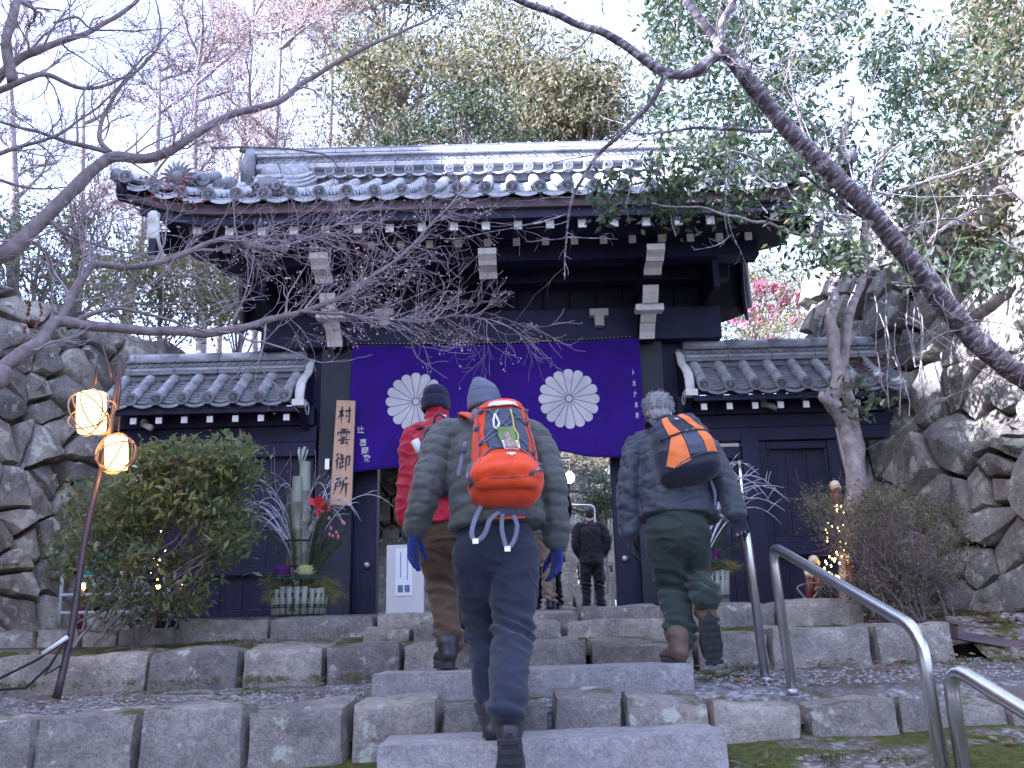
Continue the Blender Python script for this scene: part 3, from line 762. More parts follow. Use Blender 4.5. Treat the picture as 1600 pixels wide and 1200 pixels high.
# rafters: flying row then base row
zf_ = zb(352, 7.14); zb2 = zb(379, 7.55)
RAF = {}
def rafter_mesh(name, y0, z0, L, slope, w, h):
    mb = MB(); dz = L*slope
    mb.hexa([(-w/2, 0, -h/2), (w/2, 0, -h/2), (w/2, L, dz-h/2), (-w/2, L, dz-h/2), (-w/2, 0, h/2), (w/2, 0, h/2), (w/2, L, dz+h/2), (-w/2, L, dz+h/2)]); return mb.mesh(name, M['wood'])
def tip_mesh(w, h): mb = MB(); mb.box(-w/2-.002, w/2+.002, -.008, .012, -h/2-.002, h/2+.002); return mb.mesh('white_tip', M['white'])
r1 = rafter_mesh('flying_rafter', 0, 0, .75, .30, .066, .078); r2 = rafter_mesh('base_rafter', 0, 0, 1.35, .45, .062, .07)
t1 = tip_mesh(.066, .078); t2 = tip_mesh(.060, .066)
for i in range(-9, 10):
    up = .10*max(0, (abs(i)-7)/2)**2*.3
    o = link('flying_rafter', r1, gate, (GX+i*.2786, 7.14, zf_+up)); link('white_tip', t1, o, (GX+i*.2786, 7.14, zf_+up))
    o = link('base_rafter', r2, gate, (GX+i*.265, 7.55, zb2)); link('white_tip', t2, o, (GX+i*.265, 7.55, zb2))
gbox('flying_rafter_rail', GX-2.62, GX+2.62, 7.50, 7.56, zb2+.045, zb2+.10)
zp0 = zb(410, 7.75); gbox('eave_purlin', GX-2.52, GX+2.52, 7.72, 7.92, zp0, zp0+.24)
gbox('inner_purlin', GX-2.35, GX+2.35, 8.2, 8.34, zk1+.25, zk1+.42)
gbox('ridge_beam', GX-2.7, GX+2.7, 8.72, 8.88, 4.3, 4.55)
# arms with white painted wavy noses
def nose(x, w, pts, ytail, ztop, parent=gate):
    """pts: front profile from top to bottom as (Y, z)"""
    a = MB(); poly = [(x-w/2, y, z) for y, z in pts]+[(x-w/2, ytail, pts[-1][1]), (x-w/2, ytail, ztop)]
    a.prism(poly, (w, 0, 0)); o = a.build('bracket_arm', Wd, parent)
    b_ = MB(); n = len(pts); v = []
    for y, z in pts: v += [(x-w/2-.003, y-.012, z), (x+w/2+.003, y-.012, z), (x+w/2+.003, y+.004, z), (x-w/2-.003, y+.004, z)]
    f = []
    for i in range(n-1):
        for q in range(4): q2 = (q+1) % 4; f.append((i*4+q, i*4+q2, (i+1)*4+q2, (i+1)*4+q))
    f += [(3, 2, 1, 0), ((n-1)*4, (n-1)*4+1, (n-1)*4+2, (n-1)*4+3)]
    b_.add(v, f); b_.build('white_nose', M['white'], o); return o
def zat(py, Y): return P(768, py, Y).z
for sx, (p0, p1) in ((-1, (384, 434)), (0, (384, 432)), (1, (384, 430))):
    x = GX+sx*1.5
    ys = [7.36, 7.37, 7.44, 7.47, 7.50, 7.60, 7.64]; 
    pys = [388, 397, 408, 415, 416, 426, 436]
    pts = [(y, zat(q, y)) for y, q in zip(ys, pys)]
    nose(x, .155, pts, 8.4, pts[0][1])
for sx in (-1, 1):
    x = GX+sx*1.5; ys = [7.78, 7.80, 7.88, 7.92, 7.93, 8.02, 8.08, 8.1, 8.17, 8.2]; pys = [452, 462, 480, 481, 492, 498, 510, 511, 526, 536]
    nose(x, .14, [(y, zat(q, y)) for y, q in zip(ys, pys)], 8.36, zat(452, 7.78))
    mb = MB(); c = Vector((x, 7.93, zat(487, 7.93))); mb.box(x-.13, x+.13, 7.90, 8.02, c.z-.03, c.z+.03); mb.build('bearing_block', M['white'], gate)
# small bearing block with white face at right of the lintel and frog leg strut ornaments
for px_ in (936, 600):
    c = P(px_, 492, 8.24); mb = MB(); mb.box(c.x-.09, c.x+.09, 8.22, 8.3, c.z-.01, c.z+.06); mb.box(c.x-.045, c.x+.045, 8.225, 8.3, c.z-.11, c.z-.01); o = mb.build('small_bearing_block', M['plaster'], gate)
mb = MB(); c = P(770, 455, 8.3)
for s_ in (-1, 1): mb.tube([c+Vector((s_*.02, 0, .10)), c+Vector((s_*.13, 0, .08)), c+Vector((s_*.17, 0, -.02)), c+Vector((s_*.13, 0, -.12))], [(.035, .03)]*4, 8)
mb.build('frog_leg_strut', M['wood2'], gate, True)
mb = MB()
for px_, s_ in ((812, 1), (728, -1), (985, -1), (552, 1)):
    c = P(px_, 425, 8.28); mb.prism([c+Vector((0, 0, -.03)), c+Vector((s_*.1, 0, .02)), c+Vector((s_*.1, 0, .05)), c+Vector((0, 0, .03))], (0, .04, 0))
mb.build('carved_leaf_trim', M['fascia'], gate)
# bargeboards with a white curved tip
for sx in (-1, 1):
    x = GX+sx*2.86
    mb = MB(); P_ = []
    for k in range(13):
        t = k/12; y = 7.06+1.74*t; z = zb(352, 7.1)+(.98*t)*.98-.05*math.sin(t*math.pi); P_.append((y, z))
    top = P_; bot = [(y, z-.17-.05*math.cos(i/12*math.pi)) for i, (y, z) in enumerate(P_)]
    mb.prism([(x-.03, y, z) for y, z in top]+[(x-.03, y, z) for y, z in reversed(bot)], (.06, 0, 0)); o = mb.build('bargeboard', M['wood2'], gate)
    mb = MB(); q = []
    for k in range(10):
        t = k/9; a = -1.2+t*2.6
        q.append(Vector((x, 7.03+.25*t*t+.02*math.sin(t*9), zat(326, 7.03)-.34*t)))
    mb.tube(q, [(.055, .022) if k else (.05, .04) for k in range(10)], 10, side=(1, 0, 0)); mb.ball(q[0]+Vector((0, .02, .02)), (.055, .05, .05), 12, 8)
    mb.build('white_board_tip', M['white'], gate, True)

# ================================================================== SIDE WINGS
def wing(sx, x_in, x_out, label):
    w = thing('gate_wing', label, 'gate wing', (GX+sx*(x_in+x_out)/2, 8.35, ZT))
    ze = zb(613, 7.98); zrg = zb(577, 8.42); ye, yr = 7.98, 8.42
    X = lambda a: GX+sx*a
    def bx(name, a0, a1, y0, y1, z0, z1, mat=Wd, bev=.004):
        q = MB(); q.box(min(X(a0), X(a1)), max(X(a0), X(a1)), y0, y1, z0, z1); o = q.build(name, mat, w)
        if bev: bv = o.modifiers.new('b', 'BEVEL'); bv.width = bev; bv.segments = 2
        return o
    n = int((x_out-x_in)/.236)
    for i in range(n+1):
        x = x_in+.10+i*.236
        if x > x_out: break
        pa = [Vector((X(x), ye+(yr-ye)*t, ze+(zrg-ze)*t+.012)) for t in (0, .33, .66, 1)]
        tile_row(pa, .052, 'cover_tile_row', M['tile'], w, step=.2); link('eave_end_tile', EAVE_END, w, (X(x), ye-.035, ze+.012))
        q = MB(); q.tube([(X(x), yr, zrg), (X(x), 8.86, ze+.05)], .05, 6); q.build('rear_tile_row', M['tile2'], w, True)
        xm = x+.118
        if xm < x_out:
            pan_row(lambda t: Vector((X(xm), ye-.01+(yr-ye)*t, ze+(zrg-ze)*t-.01)), .186, 'pan_tile_row', M['tile2'], w)
            mb = MB(); v = []
            for k in range(7): t = k/6*2-1; v.append((X(xm)+t*.095, ye-.025, ze-.022-.026*(1-t*t)))
            v += [(a, b, c-.03) for a, b, c in v]; v += [(a, b+.03, c) for a, b, c in v[:7]]
            mb.add(v, [(k, 7+k, 8+k, k+1) for k in range(6)]+[(k, k+1, 15+k, 14+k) for k in range(6)]); mb.build('eave_lip_tile', M['tile2'], w, True)
    q = MB(); a0, a1 = X(x_in), X(x_out)
    q.hexa([(a0, ye+.03, ze-.07), (a1, ye+.03, ze-.07), (a1, 8.44, zrg-.07), (a0, 8.44, zrg-.07), (a0, ye+.03, ze-.03), (a1, ye+.03, ze-.03), (a1, 8.44, zrg-.03), (a0, 8.44, zrg-.03)]); q.build('roof_deck', M['wood2'], w)
    bx('eave_board', x_in, x_out, ye+.02, ye+.06, ze-.125, ze-.075, M['wood2'])
    # ridge
    x = x_in+.02
    while x < x_out:
        x2 = min(x_out, x+.42)
        bx('ridge_band_tile', x+.002, x2-.002, yr-.10, yr+.16, zrg+.0, zrg+.035, M['tile2']); bx('ridge_band_tile', x+.002, x2-.002, yr-.095, yr+.15, zrg+.038, zrg+.066, M['tile'])
        bx('ridge_band_tile', x+.002, x2-.002, yr-.09, yr+.15, zrg+.125, zrg+.15, M['tile2'])
        q = MB(); q.tube([(X(x), yr+.03, zrg+.165), (X(x2), yr+.03, zrg+.165)], [.085, .08], 12); q.build('ridge_cap_roll', M['tile'], w, True)
        x = x2
    bx('ridge_core', x_in, x_out, yr-.06, yr+.12, zrg-.05, zrg+.14, M['tile2'])
    k = 0
    while x_in+.05+k*.075 < x_out: link('wave_tile', HRm, w, (X(x_in+.05+k*.075), yr-.068, zrg+.120), None).scale = (.9, 1, .9); k += 1
    # rafters
    rm = rafter_mesh('rafter', 0, 0, .42, .55, .05, .055); tm = tip_mesh(.05, .055); zt_ = zb(644, 8.05)
    k = 0
    while x_in+.10+k*.236 < x_out-.05:
        xx = X(x_in+.10+k*.236); o = link('rafter', rm, w, (xx, 8.05, zt_)); link('white_tip', tm, o, (xx, 8.05, zt_)); k += 1
    bx('wall_plate', x_in-.1, x_out, 8.28, 8.42, zt_-.02, zt_+.16)
    # inner scrolled bargeboard with white front edge
    xb = x_in-.02; pr = [(8.46, zb(556, 8.46)), (8.38, zb(563, 8.38)), (8.33, zb(576, 8.33)), (8.27, zb(579, 8.27)), (8.16, zb(584, 8.16)), (8.07, zb(592, 8.07)), (8.03, zb(604, 8.03)), (8.02, zb(618, 8.02))]
    q = MB(); low = [(8.30, pr[-1][1]-.22), (8.62, pr[-1][1]-.08), (8.66, pr[0][1])]
    q.prism([(X(xb)-.03, y, z) for y, z in pr+low], (.06, 0, 0)); o = q.build('scrolled_bargeboard', Wd, w)
    q = MB(); q.tube([Vector((X(xb), y-.006, z)) for y, z in pr], [(.042, .016), (.042, .02), (.042, .016), (.045, .02), (.045, .022), (.045, .022), (.045, .02), (.045, .02)], 10, side=(1, 0, 0)); q.build('white_edge', M['white'], o, True)
    q = MB(); q.box(X(xb)-.055, X(xb)+.055, 7.96, 8.06, pr[-1][1]-.06, pr[-1][1]+.0); q.build('white_end_block', M['white'], o)
    q = MB(); xi = X(xb)-sx*.034
    def scr(cy, cz, r, turns, ph, dirn):
        pts = [Vector((xi, cy+math.cos(ph+dirn*t/14*turns*6.28)*r*(1-.6*t/14), cz+math.sin(ph+dirn*t/14*turns*6.28)*r*(1-.6*t/14))) for t in range(15)]
        q.tube(pts, .006, 4)
    scr(8.2, pr[-1][1]-.02, .09, 1.1, 2.5, 1); scr(8.36, pr[-1][1]-.06, .06, 1.0, 0, -1); scr(8.48, pr[-1][1]-.05, .045, 1.0, 1.5, 1)
    q.build('white_scroll', M['white'], o, True)
    return w, bx, X, zt_
wl_, bx, X, zt_ = wing(-1, 1.80, 3.56, 'left side wing wall with low tiled roof beside the signboard')
gtop = zt_-.02
bx('side_board', 1.60, 1.90, 8.45, 8.49, ZT, zk0)
n = 10
for i in range(n):
    a0 = 1.70+i*(3.75-1.70)/n; a1 = 1.70+(i+1)*(3.75-1.70)/n
    bx('wall_board', a0+.004, a1-.004, 8.37+(i % 2)*.004, 8.40, ZT+.46, gtop-.30, M['wood2'], .003)
    bx('wall_board', a0+.004, a1-.004, 8.37+(i % 2)*.004, 8.40, ZT+.09, ZT+.385, M['wood2'], .003)
bx('wall_rail', 1.68, 3.8, 8.32, 8.42, ZT+.39, ZT+.455); bx('wall_rail', 1.68, 3.8, 8.31, 8.42, gtop-.295, gtop-.16); bx('wall_rail', 1.68, 3.8, 8.33, 8.42, gtop-.155, gtop); bx('wall_sill', 1.68, 3.8, 8.30, 8.44, ZT, ZT+.085)
bx('wing_post', 2.62, 2.74, 8.30, 8.36, ZT+.46, gtop-.30)
wr_, bx, X, zt_ = wing(1, 1.86, 3.74, 'right side wing with a small studded wicket door and low tiled roof')
bx('side_board', 1.60, 1.90, 8.46, 8.50, ZT, zk0)
# boards: post, wicket door, post, wide framed panel
bx('wing_post', 1.68, 1.80, 8.31, 8.43, ZT, gtop)
for i in range(4): bx('door_board', 1.81+i*.128, 1.81+(i+1)*.128-.004, 8.40, 8.44, ZT+.02, gtop-.42, M['wood2'], .003)
bx('wall_rail', 1.80, 2.4, 8.35, 8.44, gtop-.415, gtop-.30); bx('wing_post', 2.34, 2.50, 8.30, 8.42, ZT, gtop-.16)
for k, z in enumerate((.60, .68, .92, .98)):
    q = MB(); q.ball((X(2.24), 8.39, ZT+z+.05), (.016, .014, .016), 8, 6); q.build('door_stud', M['steel'], wr_, True)
q = MB(); q.box(X(1.95), X(2.28), 8.38, 8.395, gtop-.47, gtop-.455); q.build('door_bolt', M['steel_dark'], wr_)
for i in range(3): bx('wall_board', 2.58+i*.19, 2.58+(i+1)*.19-.005, 8.40, 8.43, ZT+.62, gtop-.34, M['wood2'], .003)
bx('panel_frame', 2.50, 2.575, 8.34, 8.43, ZT+.45, gtop-.26); bx('panel_frame', 3.155, 3.36, 8.34, 8.43, ZT+.45, gtop-.26); bx('panel_frame', 2.58, 3.15, 8.35, 8.43, gtop-.335, gtop-.26); bx('panel_frame', 2.58, 3.15, 8.35, 8.43, ZT+.45, ZT+.61)
for i in range(6): bx('wall_board', 2.50+i*.2, 2.50+(i+1)*.2-.005, 8.42, 8.45, ZT+.05, ZT+.44, M['wood2'], .003)
bx('wall_rail', 1.68, 3.9, 8.31, 8.43, gtop-.255, gtop-.13); bx('wall_rail', 1.68, 3.9, 8.33, 8.43, gtop-.125, gtop); bx('wall_sill', 1.8, 3.7, 8.33, 8.46, ZT-.05, ZT+.045)
q = MB(); a = P(1308, 668, 8.3); b = P(1326, 740, 8.3); q.hexa([(b.x-.02, 8.3, b.z), (b.x+.04, 8.3, b.z), (b.x+.04, 8.36, b.z), (b.x-.02, 8.36, b.z), (a.x-.02, 8.3, a.z), (a.x+.04, 8.3, a.z), (a.x+.04, 8.36, a.z), (a.x-.02, 8.36, a.z)]); q.build('plaster_edge', M['plaster'], wr_)
# under-eave spot lamps
for px_, py_, lab in ((232, 666, 'small white spot lamp under the eave of the left wing'), (1203, 634, 'small white spot lamp under the eave of the right wing')):
    c = P(px_, py_, 8.2); t = thing('spot_lamp', lab, 'lamp', c)
    q = MB(); q.tube([c+Vector((-.05, 0, .02)), c+Vector((.05, -.05, -.03))], .03, 10); q.build('lamp_body', M['plaster'], t, True)
    q = MB(); q.box(c.x-.07, c.x-.03, 8.18, 8.26, c.z, c.z+.07); q.build('bracket', M['plaster'], t)
# ================================================================== NOREN CURTAIN
def cloth_mat(name, c, weave=300, rough=.85, bst=.15):
    m, n, l, b = nodes(name); co = world_co(n)
    t = ntex(n, l, co, 3.5, 5, .6); l.new(ramp(n, l, t, [(.3, tuple(x*.75 for x in c)), (.7, tuple(min(1, x*1.15) for x in c))]), b.inputs['Base Color'])
    b.inputs['Roughness'].default_value = rough; b.inputs['Specular IOR Level'].default_value = .2; b.inputs['Sheen Weight'].default_value = .15
    h = n.new('ShaderNodeMath'); h.operation = 'ADD'; l.new(ntex(n, l, co, weave, 2), h.inputs[0]); l.new(ntex(n, l, co, 9, 4, .5, 1.2), h.inputs[1])
    bump(n, l, b, h.outputs[0], bst, .01); return m
M['purple'] = cloth_mat('deep violet curtain cloth', (.034, .007, .20))
M['crest'] = cloth_mat('greyish white printed crest', (.60, .58, .62))
NY = 8.24
nl, nm, nr = P(548, 600, NY).x, P(772, 600, NY).x, P(1003, 600, NY).x
ntop = P(768, 533, NY).z
def nbot(x):
    px = 768+(x-GX)/ (nr-nl)*455
    ys = [(540, 735), (575, 731), (655, 724), (720, 712), (772, 703), (850, 703), (905, 716), (975, 722), (1010, 722)]
    px = max(541, min(1009, px))
    for (a, ya), (b, yb) in zip(ys, ys[1:]):
        if a <= px <= b: return zb(ya+(yb-ya)*(px-a)/(b-a), NY)
    return zb(720, NY)
def cloth(x, t):    # t = 0 at the rope, 1 at the hem
    top = ntop-.035*(1-((x-(nl+nr)/2)/((nr-nl)/2))**2)
    z = top+(nbot(x)-top)*t
    y = NY + (.012*math.sin(x*17+1.2*t)+.016*math.sin(x*7.3+.6+t*2))*(.3+.9*t) - .05*t*(1-t)*1.5 + .008*math.sin(t*9+x*3)
    return Vector((x, y, z))
noren = thing('noren_curtain', 'deep violet split curtain with two white chrysanthemum crests hung across the gate opening', 'curtain', (GX, NY, ntop))
for a, b, nm_ in ((nl, nm+.012, 'left'), (nm-.012, nr, 'right')):
    mb = MB(); nx, nt = 60, 36; v = [cloth(a+(b-a)*i/nx, j/nt)+Vector((0, .008 if nm_ == 'left' else 0, 0)) for j in range(nt+1) for i in range(nx+1)]
    mb.add(v, [(j*(nx+1)+i, j*(nx+1)+i+1, (j+1)*(nx+1)+i+1, (j+1)*(nx+1)+i) for j in range(nt) for i in range(nx)])
    o = mb.build('cloth_panel', M['purple'], noren, True); so_ = o.modifiers.new('s', 'SOLIDIFY'); so_.thickness = .003
def on_cloth(x, z, off=.006):
    top = ntop-.035*(1-((x-(nl+nr)/2)/((nr-nl)/2))**2); t = (z-top)/(nbot(x)-top)
    p = cloth(x, t); return Vector((x, p.y-off, z))
def crest(cx, cy, R):
    c = P(cx, cy, NY); o = []
    for k in range(16):
        a = math.pi/2+2*math.pi*k/16; d = Vector((math.cos(a), math.sin(a))); t = Vector((-d.y, d.x))
        mb = MB(); prof = [(q, .199*q-.010) for q in (.13, .3, .5, .7, .84)]+[(.90, .150), (.955, .112), (.99, .05)]
        left = [(d*(q*R)+t*(w*R)) for q, w in prof]; right = [(d*(q*R)-t*(w*R)) for q, w in prof]; mid = [d*(q*R) for q, w in prof]
        v = [on_cloth(c.x+p.x, c.z+p.y) for p in left+mid+right]; n_ = len(prof)
        f = [(i, i+1, n_+i+1, n_+i) for i in range(n_-1)]+[(n_+i, n_+i+1, 2*n_+i+1, 2*n_+i) for i in range(n_-1)]
        mb.add(v, f); mb.build('crest_petal', M['crest'], noren, True)
    mb = MB(); v = [on_cloth(c.x, c.z)]+[on_cloth(c.x+math.cos(q/20*6.283)*R*.105, c.z+math.sin(q/20*6.283)*R*.105) for q in range(20)]
    mb.add(v, [(0, 1+i, 1+(i+1) % 20) for i in range(20)]); mb.build('crest_centre', M['crest'], noren, True)
crest(650, 628, .285); crest(889, 624, .292)
# hanging rope with pale twist
mb = MB(); pts = [cloth(nl-.05+(nr-nl+.1)*i/30, 0)+Vector((0, -.01, .012)) for i in range(31)]; mb.tube(pts, .008, 6); mb.build('rope', M['wood2'], noren, True)
mb = MB()
for i in range(70):
    x = nl+.05+(nr-nl-.1)*i/70; q = cloth(x, 0)+Vector((0, -.018, .012)); mb.ball(q, (.008, .006, .004), 5, 4)
tag(mb.build('rope_twist', M['crest'], noren, True), kind='stuff')
def text_mesh(ch, size, name, mat, parent, loc, warp, bold=.004, extr=0):
    cu = bpy.data.curves.new('t', 'FONT'); cu.body = ch; cu.size = size; cu.align_x = 'CENTER'; cu.align_y = 'CENTER'; cu.offset = bold; cu.extrude = extr
    ob = bpy.data.objects.new('t', cu); COL.objects.link(ob); dg = bpy.context.evaluated_depsgraph_get(); me = bpy.data.meshes.new_from_object(ob.evaluated_get(dg))
    bpy.data.objects.remove(ob); me.materials.clear(); me.materials.append(mat)
    for v in me.vertices: v.co = warp(v.co)
    me.name = name; return link(name, me, parent)
for ch, px_, py_ in (('辻', 564, 677), ('喜', 568, 697), ('岡', 571, 710), ('敬', 574, 722)):
    c = P(px_, py_-4, NY); text_mesh(ch, .072, 'lettering', M['crest'], noren, None, lambda v, c=c: on_cloth(c.x+v.x, c.z+v.y, .008), .0015)
for k, ch in enumerate('ト水大木松'):
    c = P(989+k*1.6, 583+k*17, NY); text_mesh(ch, .066, 'lettering', M['crest'], noren, None, lambda v, c=c: on_cloth(min(nr-.01, c.x+v.x*.5), c.z+v.y, .008), .0015)
# ================================================================== SIGNBOARD
M['board'] = simple('pale planed sign board', (.62, .40, .26), (.50, .30, .19), 5, .6, 0, .3, .002, (6, 6, .5))
M['ink'] = simple('black ink', (.03, .028, .035), (.05, .045, .05), 40, .6, 0, 0)
SY = 8.14
tl, tr, br_, bl = P(526, 625, SY), P(555, 626, SY), P(549, 790, SY), P(515, 789, SY)
sign = thing('signboard', 'tall narrow pale wooden signboard with four brushed black characters on the left gate post', 'sign', (tl+br_)/2)
mb = MB(); d = Vector((0, .03, 0)); mb.hexa([bl, br_, br_+d, bl+d, tl, tr, tr+d, tl+d]); o = mb.build('board', M['board'], sign); bv = o.modifiers.new('b', 'BEVEL'); bv.width = .003
def onb(u, v): return (tl.lerp(tr, u)).lerp(bl.lerp(br_, u), v)+Vector((0, -.003, 0))
KAN = {
 'mura': [[(.05,.33),(.45,.27)], [(.27,.03),(.26,.5),(.25,.97)], [(.25,.36),(.14,.55),(.0,.72)], [(.28,.42),(.42,.6)], [(.5,.3),(.98,.22)], [(.80,.03),(.81,.5),(.80,.9),(.66,.80)], [(.56,.48),(.68,.63)]],
 'kumo': [[(.25,.08),(.78,.04)], [(.12,.22),(.03,.42)], [(.12,.24),(.9,.18),(.80,.34)], [(.5,.06),(.48,.42)], [(.27,.30),(.36,.34)], [(.25,.41),(.34,.43)], [(.62,.30),(.71,.33)], [(.62,.40),(.72,.42)], [(.3,.55),(.72,.51)], [(.10,.70),(.95,.62)], [(.52,.68),(.38,.82),(.30,.90),(.74,.82)], [(.66,.74),(.80,.97)]],
 'go': [[(.2,.02),(.05,.2)], [(.24,.22),(.14,.38),(.0,.52)], [(.15,.40),(.15,.97)], [(.42,.03),(.33,.18)], [(.34,.2),(.60,.15)], [(.29,.36),(.64,.30)], [(.48,.2),(.47,.70)], [(.48,.52),(.61,.49)], [(.35,.5),(.35,.78)], [(.27,.84),(.64,.70)], [(.71,.22),(.95,.17),(.92,.66),(.80,.60)], [(.73,.20),(.71,1.02)]],
 'sho': [[(.12,.12),(.47,.04)], [(.16,.28),(.44,.23),(.41,.45),(.15,.50)], [(.15,.27),(.12,.6),(-.03,.95)], [(.88,.0),(.60,.14)], [(.61,.14),(.58,.5),(.42,.92)], [(.60,.40),(1.0,.32)], [(.80,.37),(.80,1.05)]]}
for (ch, v0, v1) in (('mura', .055, .235), ('kumo', .275, .44), ('go', .51, .68), ('sho', .74, .915)):
    mb = MB()
    for st in KAN[ch]:
        pts = [Vector((x, y)) for x, y in st]
        dense = []
        for a, b in zip(pts, pts[1:]):
            for k in range(6): dense.append(a.lerp(b, k/6))
        dense.append(pts[-1]); n_ = len(dense); v = []
        for i, p in enumerate(dense):
            tdir = (dense[min(n_-1, i+1)]-dense[max(0, i-1)]).normalized(); nn_ = Vector((-tdir.y, tdir.x)); s_ = i/(n_-1)
            w = .055*(1.15-.55*s_)*(.75+.5*math.sin(s_*3.1+.4))*(1.0 if 0 < i < n_-1 else .5)
            for q in (-1, 1):
                r_ = p+nn_*w*q; v.append(onb(.13+r_.x*.74, v0+(v1-v0)*r_.y))
        mb.add(v, [(2*i, 2*i+1, 2*i+3, 2*i+2) for i in range(n_-1)])
    mb.build('brushed_character', M['ink'], sign)
c = P(511, 725, 8.3); mb = MB(); mb.box(c.x-.02, c.x+.02, 8.30, 8.35, c.z-.05, c.z+.05); tag(mb.build('door_intercom', M['steel']), 'small silver box fixed to the left gate post beside the signboard', 'box')
# ================================================================== WHITE NOTICE STAND
M['notice'] = simple('pale painted notice panel', (.62, .60, .60), (.55, .53, .54), 6, .6, 0, .05)
M['paper'] = simple('printed paper', (.78, .78, .8), (.7, .7, .74), 10, .5, 0, 0)
M['blue_ink'] = simple('blue grey print', (.12, .18, .32), None, 20, .6, 0, 0)
a, b = P(603, 962, 8.05), P(662, 962, 8.05); top = P(632, 851, 8.05).z
ns = thing('notice_stand', 'plain pale notice panel standing in the left half of the gate opening', 'sign', ((a.x+b.x)/2, 8.05, ZT))
mb = MB(); mb.box(a.x, b.x, 8.05, 8.12, ZT, top); mb.build('panel', M['notice'], ns)
mb = MB(); c = P(631, 905, 8.04); mb.box(c.x-.075, c.x+.075, 8.043, 8.048, c.z-.14, c.z+.27); mb.build('notice_sheet', M['paper'], ns)
for q, s_ in ((-.03, 0), (.03, 0)): mb = MB(); mb.box(c.x+q-.022, c.x+q+.022, 8.038, 8.042, c.z-.11, c.z-.05); mb.build('printed_picture', M['blue_ink'], ns)
mb = MB()
for k in range(11):
    for q in (-1, 1): mb.box(c.x+q*.03-.004, c.x+q*.03+.004, 8.038, 8.042, c.z+.22-k*.02-(.02 if q > 0 else 0), c.z+.232-k*.02-(.02 if q > 0 else 0))
mb.build('printed_lines', M['blue_ink'], ns)
# ================================================================== KADOMATSU
M['bamboo'] = simple('dry bamboo stave', (.40, .42, .36), (.24, .26, .22), 8, .45, 0, .2, .003, (2, 2, .4))
M['culm'] = simple('green grey bamboo culm', (.30, .31, .24), (.16, .17, .13), 6, .4, 0, .15, .003, (2, 2, .4))
M['cord'] = simple('black cord', (.02, .02, .022), None, 20, .8, 0, 0)
M['silver'] = simple('silvered twig', (.62, .62, .72), (.35, .35, .45), 20, .35, .3, 0)
M['pine'] = leaf_mat('pine needle', (.055, .085, .03), .2, .5); M['pine2'] = leaf_mat('yellowing pine needle', (.20, .19, .06), .2, .5)
M['kale_p'] = leaf_mat('purple kale leaf', (.28, .08, .36), .3, .5); M['kale_w'] = leaf_mat('cream kale leaf', (.72, .74, .42), .3, .5); M['kale_g'] = leaf_mat('blue green kale leaf', (.12, .2, .15), .3, .5)
M['ribbon'] = simple('red ribbon', (.55, .03, .04), (.4, .02, .03), 10, .5, 0, 0)
